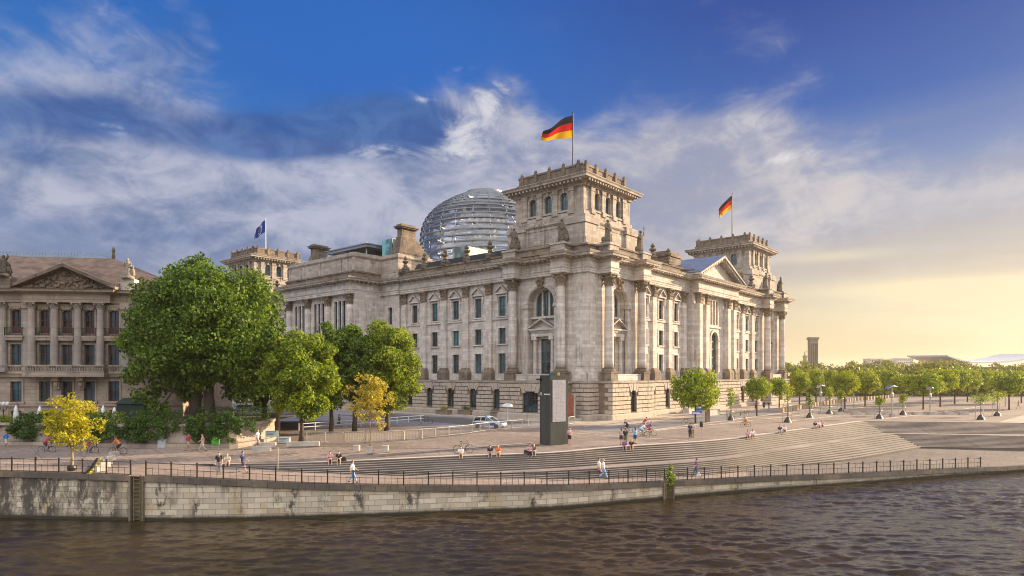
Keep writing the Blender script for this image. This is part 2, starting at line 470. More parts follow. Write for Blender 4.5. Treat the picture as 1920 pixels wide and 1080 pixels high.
def outline(e_o, main, pier, cen, n_main, n_cen, cor=0.0, breaks=False):
    """closed plan outline (x=t, y=s), the outside on the right hand"""
    def efront():
        if breaks:
            pv = [(0, cor), (2.9, cor), (2.9, e_o), (5.4, e_o), (5.4, .5), (13.1, .5), (13.1, e_o), (15.7, e_o)]
        else: pv = [(0, cor), (PJ, cor), (PJ, e_o), (16.0, e_o)]
        half = pv + [(pv[-1][0], main), (45.4, main), (45.4, pier), (51.0, pier), (51.0, cen)]
        return half + [(LB - a, o) for a, o in reversed(half)]
    def nfront():
        if breaks:
            pv = [(0, cor), (2.9, cor), (2.9, e_o), (5.4, e_o), (5.4, .5), (13.4, .5), (13.4, e_o), (16.0, e_o)]
        else: pv = [(0, cor), (PJ, cor), (PJ, e_o), (16.3, e_o)]
        half = pv + [(pv[-1][0], n_main), (35.4, n_main), (35.4, n_cen)]
        return half + [(WB - a, o) for a, o in reversed(half)]
    pts = []
    for a, o in nfront(): pts.append((a, -o))                       # north, t rising
    for a, o in efront(): pts.append((WB + o, a))                   # west
    for a, o in reversed(nfront()): pts.append((a, LB + o))         # south
    for a, o in reversed(efront()): pts.append((-o, a))             # east
    out = []
    for p in pts:
        if p in ((0 - 0, 0),): pass
        if not out or (Vector(p) - Vector(out[-1])).length > 1e-3: out.append(p)
    # merge the doubled corners (cor offset) into one mitred corner
    res = []
    for i, p in enumerate(out):
        res.append(p)
    return res
def corner_fix(pts, cor):
    """replace the two end points at each building corner by the real corner"""
    cs = {(-cor, -cor): (0, 0), (WB + cor, -cor): (WB, 0), (WB + cor, LB + cor): (WB, LB), (-cor, LB + cor): (0, LB)}
    out = []
    for p in pts:
        q = None
        for c, k in cs.items():
            if abs(p[0] - c[0]) <= cor + 1e-6 and abs(p[1] - c[1]) <= cor + 1e-6 and (abs(p[0] - k[0]) < 1e-6 or abs(p[1] - k[1]) < 1e-6): q = c
        p = q or p
        if not out or (Vector(p) - Vector(out[-1])).length > 1e-3: out.append(p)
    if (Vector(out[0]) - Vector(out[-1])).length < 1e-3: out.pop()
    return out
base_path = corner_fix(outline(PJ, OB, OB + .8, 8.4, OB, OB + 1.2, .15), .15)
pl = MB(); pl.sweep(base_path, [(-.6, 0.0), (.42, 0.0), (.42, .62), (.3, .62), (.18, .9), (-.6, .9)], True)
part(pl, 'plinth', 'stone_rustic')
ld = MB(); ld.sweep(base_path, [(-1.6, ZB), (.16, ZB), (.3, ZB + .12), (.34, ZB + .4), (.1, ZL), (-1.6, ZL + .02)], True)
part(ld, 'ledge', 'stone_mid')
pod = MB(); pod.prism([(p[0], p[1]) for p in base_path], 6.0, ZL - .02)
part(pod, 'podium', 'stone_dark')

# ------- upper walls
wall = MB(); trim = MB(); carved = MB()
def upper(T, a0, a1, o, ops, z0=ZL, z1=ZA):
    wall.T = T; wall_open(wall, a0, a1, z0, z1, o, ops, .45)
def bays(T, cs, o, first_hidden=False):
    ops = []
    for c in cs:
        ops += [(c, 1.72, 7.45, 11.0, 0), (c, 1.72, 12.7, 15.5, 0), (c, 1.72, 17.6, 21.1, 0)]
    for i, c in enumerate(cs):
        for zb, zt in ((7.45, 11.0), (12.7, 15.5), (17.6, 21.1)):
            wo = window_obj(T, c, 1.72, zb, zt, o - .4, 0, 1, (.55,), 'frame_teal', ('glass', 'glass_b', 'glass_d', 'glass_b', 'glass', 'glass_w', 'glass_d')[(i * 3 + int(zb) * 5) % 7])
            sr = MB(); sr.T = T
            surround(sr, c, 1.72, zb, zt, o, .26, .12, sill=zb > 8)
            if zb > 17:
                pediment(sr, c, 1.45, 21.75, 23.15, o, .5)
                sr.box(c - 2.25, c + 2.25, o, o + .22, 17.0, 17.3)
                for sg in (-1, 1): sr.box(c + sg * 1.2 - .13, c + sg * 1.2 + .13, o, o + .28, 20.2, 21.5)
            sr.build('surround', 'stone', wo)
    return ops
def pilasters(T, cs, o, w=1.45, proud=.5):
    for c in cs:
        mb = MB(); mb.T = T
        mb.box(c - w / 2, c + w / 2, o - .05, o + proud, 8.5, 21.5)
        mb.m = 1
        mb.box(c - w / 2 - .42, c + w / 2 + .42, o - .05, o + proud + .55, ZL - .03, 7.6)
        mb.frust(c - w / 2 - .48, c + w / 2 + .48, o - .6, o + proud + .6, 7.6, 8.1, .2, .2)
        mb.frust(c - w / 2 - .22, c + w / 2 + .22, o - .4, o + proud + .3, 8.1, 8.52, .14, .14)
        mb.m = 2
        capital(mb, c, o + proud, 21.5, 23.62, .7, flat=True, w=w)
        mb.build('pilaster', ['stone', 'stone_dark', 'stone_carved'], bld)
bays_e = bays(FE, east_w, 0); upper(FE, 15.0, 45.4, 0, bays_e)
bays_e2 = bays(FE, east_w2, 0); upper(FE, 81.8, LB - 15.0, 0, bays_e2)
pilasters(FE, [20.95 + 5.85 * k for k in range(5)], 0)
pilasters(FE, [LB - (20.95 + 5.85 * k) for k in range(5)], 0)
bn = bays(FN, north_w, 0); upper(FN, 15.0, 35.4, 0, bn)
bn = bays(FN, north_w2, 0); upper(FN, 55.6, WB - 15, 0, bn)
pilasters(FN, [21.3, 27.35, 33.4], 0); pilasters(FN, [WB - 21.3, WB - 27.35, WB - 33.4], 0)
# pier sections with one slim window
for c0, c1 in ((45.4, 51.0), (76.2, 81.8)):
    c = (c0 + c1) / 2
    upper(FE, c0, c1, .8, [(c, 1.3, 17.6, 21.1, 0), (c, 1.3, 12.7, 15.5, 0), (c, 1.3, 7.6, 11, 0)])
    for zb, zt in ((17.6, 21.1), (12.7, 15.5), (7.6, 11)):
        sr = MB(); sr.T = FE; surround(sr, c, 1.3, zb, zt, .8, .2, .08, sill=False); sr.build('surround', 'stone', window_obj(FE, c, 1.3, zb, zt, .3, 0, 1))
wall.T = FE
for a, o0, o1 in ((45.4, 0, .8), (81.8, 0, .8), (51.0, .8, 7.7), (76.2, .8, 7.7)):
    wall.poly([(a, o0, ZL), (a, o1, ZL), (a, o1, ZA), (a, o0, ZA)])
# east portico: tall triple lights between engaged columns
ops = []
for c in (56.0, 63.6, 71.2):
    for d in (-1.45, 0, 1.45):
        ops.append((c + d, 1.05, 9.5, 22.4, 0))
        window_obj(FE, c + d, 1.05, 9.5, 22.4, 7.7 - .5, 0, 0, (.3, .55, .8), 'frame_dark', 'glass')
upper(FE, 51.0, 76.2, 7.7, ops)
def column(T, c, o, r=.78, engaged=False, z0=7.7):
    mb = MB(); mb.T = T
    ent = [(r * (1.0 - .13 * (max(0, t - .3) / .7) ** 1.6), 8.45 + 13.15 * t) for t in [k / 10 for k in range(11)]]
    mb.lathe(c, o, ent, 24)
    for k in range(1, 7):
        z = 8.45 + 13.15 * k / 7 + random.uniform(-.3, .3)
        rr = r * (1.0 - .13 * (max(0, (z - 8.45) / 13.15 - .3) / .7) ** 1.6)
        mb.lathe(c, o, [(rr + .012, z - .03), (rr + .012, z + .03)], 24)
    mb.m = 1
    mb.lathe(c, o, [(r * 1.32, 7.75), (r * 1.38, 7.92), (r * 1.3, 8.1), (r * 1.12, 8.14), (r * 1.12, 8.22), (r * 1.2, 8.34), (r * 1.05, 8.47)], 24)
    mb.box(c - r * 1.42, c + r * 1.42, o - r * 1.42, o + r * 1.42, 7.45, 7.75)
    mb.box(c - r * 1.3, c + r * 1.3, o - r * 1.3, o + r * 1.3, ZL - .02, 7.45)
    mb.m = 2
    capital(mb, c, o, 21.55, 23.62, r * .92)
    ob = mb.build('column', ['stone', 'stone_dark', 'stone_carved'], bld)
    sm = [p.material_index == 0 and abs(p.normal.z) < .5 for p in ob.data.polygons]
    ob.data.polygons.foreach_set('use_smooth', sm)
    return ob
for c in (52.2, 59.8, 67.4, 75.0): column(FE, c, 7.9, .8)
# pavilions: columns, arched bay, aedicule
def pavilion(T, L, flip, w0=9.3):
    f = (lambda a: L - a) if flip else (lambda a: a)
    c = f(w0)
    c1, c2 = f(4.15), f(14.4 if T is FE else 14.7)
    for cc in (c1, c2):
        column(T, cc, 1.45)
        wall.T = T                                                     # respond pier behind the free column
        wall.box(cc - .8, cc + .8, -.1, .42, ZL, ZA)
    # wall: bay recessed behind the arch
    lo, hi = sorted((f(0), f(15.0)))
    upper(T, lo, hi, 0, [(c, 5.6, ZL + .02, 22.0, 2.8)])
    wall.T = T
    wall_open(wall, c - 3.0, c + 3.0, ZL, 22.4, -1.3, [(c, 4.2, 17.2, 21.6, 2.1), (c, 2.1, 7.3, 13.3, 0)], .4)
    for s_ in (-1, 1): wall.box(c + s_ * 2.8 - .01, c + s_ * 2.8 + .01, -1.3, -.55, ZL, 19.2)
    K = 14
    pt = [(c - 2.8 * math.cos(PI * k / K), 19.2 + 2.8 * math.sin(PI * k / K)) for k in range(K + 1)]
    for (xa, za), (xb, zb_) in zip(pt[:-1], pt[1:]): wall.poly([(xa, -.5, za), (xb, -.5, zb_), (xb, -1.3, zb_), (xa, -1.3, za)])
    trim = MB(); trim.T = T
    archivolt(trim, c, 5.6, 19.2, 2.8, 0, .62, .16)
    archivolt(trim, c, 5.9, 19.2, 2.95, 0, .18, .24)
    for s_ in (-1, 1):
        trim.box(c + s_ * 3.35 - .72, c + s_ * 3.35 + .72, -1.0, .3, 18.55, 18.8); trim.box(c + s_ * 3.3 - .6, c + s_ * 3.3 + .6, -1.0, .22, 18.8, 19.15)
        trim.box(c + s_ * 3.3 - .45, c + s_ * 3.3 + .45, -.02, .12, ZL, 18.5)
    # window of the arch with two heavy stone mullions
    for s_ in (-.72, .72): trim.box(c + s_ - .16, c + s_ + .16, -1.62, -1.3, 17.2, 21.3)
    window_obj(T, c, 4.2, 17.2, 21.6, -1.72, 2.1, 3, (.34,), 'frame_teal', 'glass_b', fw=.12)
    trim.box(c - 2.9, c + 2.9, -1.3, -.75, 16.75, 17.05)
    # aedicule: two small columns, entablature, pediment, tall window
    window_obj(T, c, 2.1, 7.3, 13.3, -1.62, 0, 1, (.36, .66), 'frame_teal', 'glass', fw=.12)
    trim.box(c - 2.5, c + 2.5, -1.3, -.3, 13.7, 14.5)
    trim.box(c - 2.75, c + 2.75, -1.3, -.12, 14.5, 14.75)
    pediment(trim, c, 2.85, 14.98, 16.75, -1.0, 1.15, .24)
    for k in range(11): trim.box(c - 2.5 + .5 * k - .09, c - 2.5 + .5 * k + .09, -.32, -.14, 14.3, 14.48)
    for s_ in (-1, 1):
        x = c + s_ * 1.85
        trim.lathe(x, -.75, [(.5, 7.0), (.5, 7.3), (.38, 7.45), (.36, 8), (.32, 12.9), (.34, 13.0), (.5, 13.15)], 14)
        trim.box(x - .5, x + .5, -1.2, -.25, 13.15, 13.7); trim.box(x - .55, x + .55, -1.25, -.2, ZL, 7.0)
        trim.box(x - .3, x + .3, -1.32, -1.05, ZL, 13.7)
        trim.ell((x - .38, -.45, 13.2), (.16, .18, .2), 6, 5); trim.ell((x + .38, -.45, 13.2), (.16, .18, .2), 6, 5)
    trim.box(c - 1.3, c + 1.3, -1.4, -1.05, 13.3, 13.72)
    # carved keystone
    carved = MB(); carved.T = T
    carved.ring_loft([[(c - .4, .0, 21.7), (c + .4, .0, 21.7), (c + .4, .45, 21.7), (c - .4, .45, 21.7)], [(c - .75, .0, 23.5), (c + .75, .0, 23.5), (c + .75, .6, 23.5), (c - .75, .6, 23.5)]])
    for q in ((-.6, .5, 22.9), (.6, .5, 22.9), (0, .6, 22.4), (-.3, .65, 23.1), (.3, .65, 23.1)): carved.ell((c + q[0], q[1], q[2]), (.28, .2, .3), 7, 5)
    # low balustrade between the column pedestals
    trim.box(min(c1, c2) + 1.1, max(c1, c2) - 1.1, 1.6, 1.9, ZL, 7.2); trim.box(min(c1, c2) + 1.05, max(c1, c2) - 1.05, 1.52, 1.98, 7.2, 7.35)
    # corner piers: shallow panel strips
    a, b_ = sorted((f(.0), f(2.7)))
    trim.box(a + .55, b_ - .55, 0, .07, 8.6, 22.6)
    trim.box(a - .12, b_ + .1, -.01, .14, 7.45, 8.1); trim.box(a - .2, b_ + .15, -.01, .2, ZL, 7.45)
    trim.build('arched_bay', 'stone', bld); carved.build('keystone', 'stone_carved', bld)
for T, L, fl, w0 in ((FE, LB, False, 9.3), (FE, LB, True, 9.3), (FN, WB, False, 9.4), (FN, WB, True, 9.4)): pavilion(T, L, fl, w0)
# north centre: coupled pilasters, great arch, triple light, pediment
upper(FN, 35.4, 55.6, 1.2, [(45.5, 3.6, 7.3, 16.2, 1.8), (45.5 - 1.35, 1.0, 17.7, 22.8, 0), (45.5, 1.0, 17.7, 22.8, 0), (45.5 + 1.35, 1.0, 17.7, 22.8, 0)])
wall.T = FN
for a in (35.4, 55.6): wall.poly([(a, 0, ZL), (a, 1.2, ZL), (a, 1.2, ZA), (a, 0, ZA)])
window_obj(FN, 45.5, 3.6, 7.3, 16.2, .65, 1.8, 2, (.2, .4, .6, .78), 'frame_dark', 'glass', fw=.13)
for d in (-1.35, 0, 1.35): window_obj(FN, 45.5 + d, 1.0, 17.7, 22.8, .7, 0, 0, (.5,), 'frame_dark', 'glass')
trim = MB(); trim.T = FN
archivolt(trim, 45.5, 3.6, 14.4, 1.8, 1.2, .55, .2)
trim.box(42.6, 48.4, 1.2, 1.5, 17.0, 17.4)
for s_ in (-1, 1): trim.box(45.5 + s_ * 2.1 - .3, 45.5 + s_ * 2.1 + .3, 1.2, 1.38, ZL, 14.3)
pilasters(FN, [36.9, 40.0, 51.0, 54.1], 1.2, 1.5, 1.1)
# plain west and south walls
wall.T = None
W0 = wall
W0.poly([(WB, 0, ZL), (WB, LB, ZL), (WB, LB, ZA), (WB, 0, ZA)])
W0.poly([(0, LB, ZL), (WB, LB, ZL), (WB, LB, ZA), (0, LB, ZA)])
part(wall, 'facade_wall', 'stone', fix=False); trim.T = None
part(trim, 'central_arch', 'stone')

# ------- entablature following every break
ep = corner_fix(outline(2.55, .62, 1.15, 8.75, .62, 2.4, .3, True), .3)
en = MB()
en.sweep(ep, [(-1.5, ZA), (0, ZA), (0, 23.95), (.07, 23.98), (.07, 24.25), (.22, 24.42), (.22, 24.5), (.02, 24.55), (.02, 25.45), (.12, 25.5), (.2, 25.62), (.2, 25.7), (-1.5, 25.7)], True)
part(en, 'entablature', 'stone')
co = MB()
co.sweep(ep, [(-1.6, 25.7), (.26, 25.7), (.3, 26.05), (1.15, 26.1), (1.2, 26.42), (1.3, 26.45), (1.48, 26.82), (-1.6, 27.05)], True)
n = len(ep)
for i in range(n):
    a, b_ = Vector(ep[i]), Vector(ep[(i + 1) % n]); ln = (b_ - a).length
    if max(a.x, b_.x) > WB * .9 and max(a.y, b_.y) > 30 or max(a.y, b_.y) > LB - 1: continue
    d = (b_ - a).normalized(); nn = Vector((d.y, -d.x))
    k = max(1, int(ln / .95))
    for j in range(k):
        c = a + d * ((j + .5) * ln / k)
        p = [c - d * .2, c + d * .2, c + d * .2 + nn * 1.0, c - d * .2 + nn * 1.0]
        co.ring_loft([[(q.x, q.y, 25.78 if m_ < 2 else 25.9) for m_, q in enumerate(p)], [(q.x, q.y, 26.13) for q in p]])
part(co, 'cornice', 'stone_mid')
# attic course and balustrade
ap = corner_fix(outline(1.9, .15, .7, 7.9, .15, 1.2, .0), .0)
at = MB()
at.sweep(ap, [(-.9, 26.9), (.25, 26.9), (.25, 27.15), (.1, 27.2), (.1, 27.85), (.28, 27.92), (.28, 28.2), (-.9, 28.2)], True)
part(at, 'parapet', 'stone_dark')
rf = MB(); rf.prism([(p[0], p[1]) for p in corner_fix(outline(.9, -.6, 0, 7, -.6, .4, .0), 0)], 26.6, 27.4)
part(rf, 'roof', 'roof')
rw = MB()   # dark sheet roof rising behind the parapet
rw.frust(1.7, WB - 2, 17.5, 45.2, 27.2, 30.0, 1.2); rw.frust(6, WB - 3, 46, LB - 17, 27.2, 29.6, 1.6)
part(rw, 'lead_roof', simple('black_lead_roof', (.03, .032, .035), .5, .4))
# finials (urn-like trophies) on the parapet
fm = MB()
fm.box(-.62, .62, -.62, .62, 0, .5); fm.frust(-.7, .7, -.7, .7, .5, .95, .25)
fm.lathe(0, 0, [(.32, .95), (.5, 1.15), (.42, 1.4), (.24, 1.55), (.55, 1.85), (.6, 2.05), (.3, 2.25), (.2, 2.4), (.36, 2.6), (.3, 2.85), (.1, 3.15)], 10)
for k in range(6):
    an = k * PI / 3; fm.ell((.48 * math.cos(an), .48 * math.sin(an), 1.95 + .12 * (k % 2)), (.2, .2, .26), 6, 4)
    fm.ell((.3 * math.cos(an + .5), .3 * math.sin(an + .5), 2.62), (.15, .15, .2), 6, 4)
fin = fm.build('finial', 'statue', bld)
spots = [(-.0, v) for v in [20.95 + 5.85 * k for k in range(5)]] + [(0, LB - 20.95 - 5.85 * k) for k in range(5)] + [(v, 0) for v in (21.3, 27.35, 63.65, 69.7)]
for i, (x, y) in enumerate(spots):
    o = fin if i == 0 else fin.copy()
    if i: COL.objects.link(o); o.parent = bld
    o.location = (x, y, 28.18); o.rotation_euler = (0, 0, i * .7)
# north pediment with its zinc gable
pd = MB(); pd.T = FN
c, hw, z0, z1, oo = 45.5, 11.6, 27.05, 32.3, 2.9
pd.poly([(c - hw + 1, 1.9, z0 - .1), (c + hw - 1, 1.9, z0 - .1), (c, 1.9, z1 - .7)])
for sg in (-1, 1):
    pd.ring_loft([[(c + sg * hw, 0, z0 - .1), (c + sg * hw, 3.6, z0 - .1), (c + sg * hw, 3.7, z0 + .3), (c + sg * hw, 0, z0 + .3)],
                  [(c, 0, z1 - .75), (c, 3.6, z1 - .75), (c, 3.7, z1 - .15), (c, 0, z1 - .15)]])
    for k in range(14):
        f = (k + .6) / 14.5; x = c + sg * hw * (1 - f); z = z0 + (z1 - z0 - .6) * f
        pd.box(x - .2, x + .2, 1.9, 3.3, z - .62, z - .02)
part(pd, 'pediment', 'stone')
gb = MB(); gb.T = FN
for sg in (-1, 1):
    gb.poly([(c + sg * (hw + .1), 3.75, z0 + .32), (c, 3.75, z1 - .1), (c, -13, z1 - .1), (c + sg * (hw + .1), -13, z0 + .32)])
    gb.poly([(c + sg * (hw + .1), 3.75, z0 + .22), (c, 3.75, z1 - .2), (c, -13, z1 - .2), (c + sg * (hw + .1), -13, z0 + .22)])
gb.poly([(c - hw, -13, z0 + .3), (c + hw, -13, z0 + .3), (c, -13, z1 - .2)])
part(gb, 'gable_roof', 'zinc')
for t0 in (30.6, 55.0):
    bx = MB(); bx.box(t0, t0 + 5.2, 1.6, 6.4, 27.3, 30.6); bx.box(t0 - .25, t0 + 5.45, 1.35, 6.65, 30.6, 30.95); bx.box(t0 + .2, t0 + 5.0, 1.8, 6.2, 30.95, 31.7); part(bx, 'attic_block', 'stone_dark')
# ------- east attic, pylons, canopy, glass box
atp = [(30, 45.9), (30, 81.3), (-.6, 81.3), (-.6, 75.7), (-7.4, 75.7), (-7.4, 51.5), (-.6, 51.5), (-.6, 45.9)]
ea = MB(); ea.sweep(atp, [(-1.2, 26.9), (.45, 26.9), (.45, 27.9), (.3, 28.3), (0, 28.4), (0, 31.0), (.1, 31.05), (.3, 31.3), (.3, 31.6), (0, 31.62), (0, 32.1), (-1.2, 32.1)], True)
for a in (51.6, 56.0, 63.6, 71.2, 75.6): ea.box(-7.6, -7.3, a - .35, a + .35, 28.35, 31.0)
part(ea, 'attic', 'stone_mid')
er = MB(); er.prism(atp, 31.3, 31.55); part(er, 'attic_roof', 'roof')
def pylon(s0, flip):
    f = -1 if flip else 1
    mb = MB()
    w = 1.9
    mb.T = lambda x, y, z: (x, s0 + f * y, z)
    mb.box(.3, 5.3, 0.2, w + .6, 31.5, 33.0)
    for k in range(6):
        mb.box(-.2 + .18 * k, 7.9 - .62 * k, .1 + .09 * k, w + .7 - .07 * k, 32.2 + .62 * k, 32.2 + .62 * (k + 1) - .004)
    mb.box(.95, 4.6, .6, w + .2, 35.9, 37.6)
    mb.frust(.45, 5.1, .1, w + .7, 37.6, 37.62, 0); mb.box(.6, 4.95, .3, w + .5, 37.6, 37.9); mb.box(.35, 5.2, .05, w + .75, 37.9, 38.15); mb.box(.8, 4.75, .45, w + .35, 38.15, 38.5)
    mb.T = None
    part(mb, 'pylon', 'stone_dark')
pylon(46.0, False); pylon(81.2, True)
cn = MB(); cn.box(-2.2, 12, 54.3, 69.0, 34.3, 34.85); cn.box(-2.5, 12.3, 54.0, 69.3, 34.85, 35.05)
for s_ in (56, 62, 68):
    for t in (-1, 5): cn.lathe(t, s_, [(.16, 31.6), (.16, 34.3)], 8)
part(cn, 'canopy', 'metal')
gx = MB()
gx.box(1.0, 8, 49.9, 53.2, 31.6, 35.9)
gbx = part(gx, 'glass_pavilion', glass('turquoise_glass', (.07, .17, .18), .1))
gx = MB(); gx.box(2.5, 11, 57, 68.5, 31.6, 34.28); part(gx, 'restaurant_glazing', glass('dark_pavilion_glass', (.02, .03, .035), .1))
gf = MB()
for t in (1.0, 3.3, 5.6, 8): gf.box(t - .05, t + .05, 49.8, 49.9, 31.6, 35.9)
for z in (33.0, 34.5, 35.85): gf.box(.95, 8.05, 49.78, 49.9, z - .04, z + .04)
part(gf, 'glazing_bars', 'metal', gbx)

# ------- towers
def make_tower():
    H = 7.3
    sq = lambda h: [(-h, -h), (h, -h), (h, h), (-h, h)]
    Fs = [lambda a, o, z: (a, -H - o, z), lambda a, o, z: (H + o, a, z), lambda a, o, z: (-a, H + o, z), lambda a, o, z: (-H - o, -a, z)]
    tw = MB()
    tw.sweep(sq(H + 1.2), [(-3, 26.8), (0, 26.8), (0, 28.25), (.22, 28.3), (.22, 28.6), (-3, 28.62)], True)
    tw.sweep(sq(H + .55), [(-2, 28.6), (.3, 28.6), (.1, 29.0), (0, 29.1), (0, 32.3), (.1, 32.35), (.3, 32.6), (.3, 32.9), (-2, 32.95)], True)
    for sx in (-1, 1):
        for sy in (-1, 1):
            cx, cy = sx * (H - .9), sy * (H - .9)
            tw.box(cx - 1.9, cx + 1.9, cy - 1.9, cy + 1.9, 28.62, 32.0); tw.box(cx - 2.1, cx + 2.1, cy - 2.1, cy + 2.1, 32.0, 32.5); tw.box(cx - 1.95, cx + 1.95, cy - 1.95, cy + 1.95, 32.5, 33.3)
    tw.sweep(sq(H + .1), [(-2, 32.95), (.45, 32.95), (.45, 33.4), (.2, 33.5), (.2, 34.2), (0, 34.25), (-2, 34.25)], True)
    root = None
    for F in Fs:
        tw.T = F
        wall_open(tw, -H, H, 34.2, 38.3, 0, [(c, 1.55, 34.7, 37.75, .775) for c in (-3.35, 0, 3.35)], .6)
        for c in (-5.0, -1.68, 1.68, 5.0):
            tw.box(c - .5, c + .5, -.02, .32, 34.2, 37.7); tw.box(c - .6, c + .6, -.02, .42, 37.7, 38.3); tw.box(c - .62, c + .62, -.02, .5, 33.9, 34.7)
        for c in (-3.35, 0, 3.35):
            archivolt(tw, c, 1.55, 36.975, .775, 0, .22, .1); tw.box(c - .2, c + .2, 0, .3, 37.6, 38.3); tw.box(c - 1.0, c + 1.0, 0, .35, 34.35, 34.68)
        tw.box(-3.9, 3.9, .5, .62, 29.4, 29.55)
        tw.box(-4.6, 4.6, .5, .63, 31.8, 31.95)
    tw.T = None
    ob = tw.build('corner_tower', 'stone_mid', None)
    sub = MB()
    sub.sweep(sq(H), [(-1, 38.3), (.35, 38.3), (.35, 38.62), (.5, 38.7), (.5, 38.95), (.6, 39.0), (1.6, 39.25), (1.65, 39.5), (1.85, 39.75), (1.85, 39.83), (0, 40.1), (-1, 40.15)], True)
    for F in Fs:
        sub.T = F
        for k in range(20): sub.box(-7.6 + k * .8 - .15, -7.6 + k * .8 + .15, .5, 1.45, 38.78, 39.12)
    sub.T = None
    c_ = sub.build('tower_cornice', 'stone_mid', ob)
    pa = MB()
    pa.sweep(sq(H - .45), [(-.7, 40.0), (.3, 40.0), (.25, 40.75), (0, 40.8), (0, 41.8), (.12, 41.85), (.12, 42.15), (-.7, 42.15)], True)
    for F in Fs:
        pa.T = F
        for k in range(5):
            x = -6.0 + 12.0 * k / 4 + .0
            pa.box(x - .3, x + .3, -.7, -.12, 40.3, 42.18); pa.ell((x, -.4, 42.4), (.32, .3, .42), 8, 6)
    pa.T = None
    pa.build('tower_parapet', 'stone_dark', ob)
    tr = MB(); tr.box(-7.1, 7.1, -7.1, 7.1, 39.9, 40.2); tr.build('tower_roof', 'roof', ob)
    for F in Fs:
        for c in (-3.35, 0, 3.35):
            w = MB(); w.T = F
            w.box(c - .045, c + .045, -.5, -.42, 34.7, 37.7); w.box(c - .7, c + .7, -.5, -.42, 36.2, 36.32)
            for s_ in (-1, 1): w.box(c + s_ * .72 - .05, c + s_ * .72 + .05, -.5, -.4, 34.7, 37.0)
            archivolt(w, c, 1.4, 36.975, .68, -.5, .1, .1, 8)
            w.m = 1
            K = 10; w.poly([(c - .775, -.46, 34.7), (c + .775, -.46, 34.7)] + [(c + .775 * math.cos(PI * k / K), -.46, 36.975 + .775 * math.sin(PI * k / K)) for k in range(K + 1)])
            w.T = None
            w.build('window', ['frame_teal', 'glass_b'], ob)
    return ob
tw0 = make_tower(); tw0.parent = bld
TC = [(9.5, 9.5), (WB - 9.5, 9.5), (9.5, LB - 9.5)]
tw0.location = (9.5, 9.5, 0)
for x, y in TC[1:]:
    t = copy_tree(tw0, bld); t.location = (x, y, 0)

# ------- statues over the column blocks
def robed(mb, h=3.6, arm=None, kneel=False):
    rings = []
    K = 22
    prof = [(0, .62), (.12, .66), (.3, .56), (.5, .46), (.62, .42), (.74, .46), (.82, .44), (.86, .3), (.88, .15)]
    for f, r in prof:
        rings.append([((r * (1 + .1 * math.sin(7 * 2 * PI * k / K + 2 * f) * (1 - f))) * 1.05 * math.cos(2 * PI * k / K) + .1 * math.sin(3 * f),
                       (r * (.78 + .1 * math.cos(5 * 2 * PI * k / K))) * math.sin(2 * PI * k / K) - .12 * f, f * h) for k in range(K)])
    mb.ring_loft(rings)
    mb.ell((.05, -.14, h * .945), (.2, .23, .27), 10, 8); mb.ell((.05, -.04, h * .96), (.24, .24, .25), 8, 6)
    mb.tube([(-.42, -.1, h * .8), (-.6, -.22, h * .64), (-.3, -.5, h * .58)], [.17, .15, .11], 8)
    if arm == 'cross':
        mb.tube([(.42, -.1, h * .8), (.85, -.2, h * .82), (.95, -.25, h * 1.0)], [.17, .14, .1], 8)
        mb.tube([(.95, -.25, h * .82), (.95, -.25, h * 1.26)], .07, 6); mb.tube([(.68, -.25, h * 1.14), (1.22, -.25, h * 1.14)], .07, 6)
    elif arm == 'up':
        mb.tube([(.42, -.1, h * .8), (.75, -.1, h * .95), (.7, -.1, h * 1.12)], [.17, .13, .09], 8)
    else: mb.tube([(.42, -.1, h * .8), (.66, -.15, h * .62), (.34, -.52, h * .5)], [.17, .15, .11], 8)
    mb.box(-.85, .85, -.7, .7, -.35, .02)
    mb.ell((.75, .1, .55), (.4, .42, .62), 8, 6); mb.ell((.82, .0, 1.25), (.22, .22, .24), 8, 6); mb.ell((-.6, .25, .4), (.4, .4, .5), 8, 6)
    mb.tube([(.1, .3, h * .75), (.5, .55, h * .45), (.8, .6, .15)], [.25, .3, .25], 7)
SM = {}
for nm in (None, 'cross', 'up'):
    q = MB(); robed(q, 3.6, nm); SM[nm] = q
stat = MB()
first = {}
plm = MB()
def statue(x, y, rz, arm, z=28.75):
    if arm not in first:
        o = SM[arm].build('roof_statue', 'statue', bld, smooth=True); first[arm] = o
    else:
        o = first[arm].copy(); COL.objects.link(o); o.parent = bld
    o.location = (x, y, z); o.rotation_euler = (0, 0, rz)
def pl_block(x, y):
    plm = MB(); plm.box(x - 1.35, x + 1.35, y - 1.35, y + 1.35, 27.0, 28.1); plm.box(x - 1.5, x + 1.5, y - 1.5, y + 1.5, 28.1, 28.4); part(plm, 'statue_plinth', 'stone_mid')
for i, (c, L_) in enumerate(((4.15, 0), (14.4, 0), (LB - 4.15, 0), (LB - 14.4, 0))):
    pl_block(-1.1, c); statue(-1.1, c, rad(-90) + (.3 if i % 2 else -.2), 'up' if i == 3 else None, 28.75)
for i, c in enumerate((4.15, 14.7, WB - 14.7, WB - 4.15)):
    pl_block(c, -1.1); statue(c, -1.1, .2 * (i - 1), (None, 'cross', None, 'up')[i], 28.75)

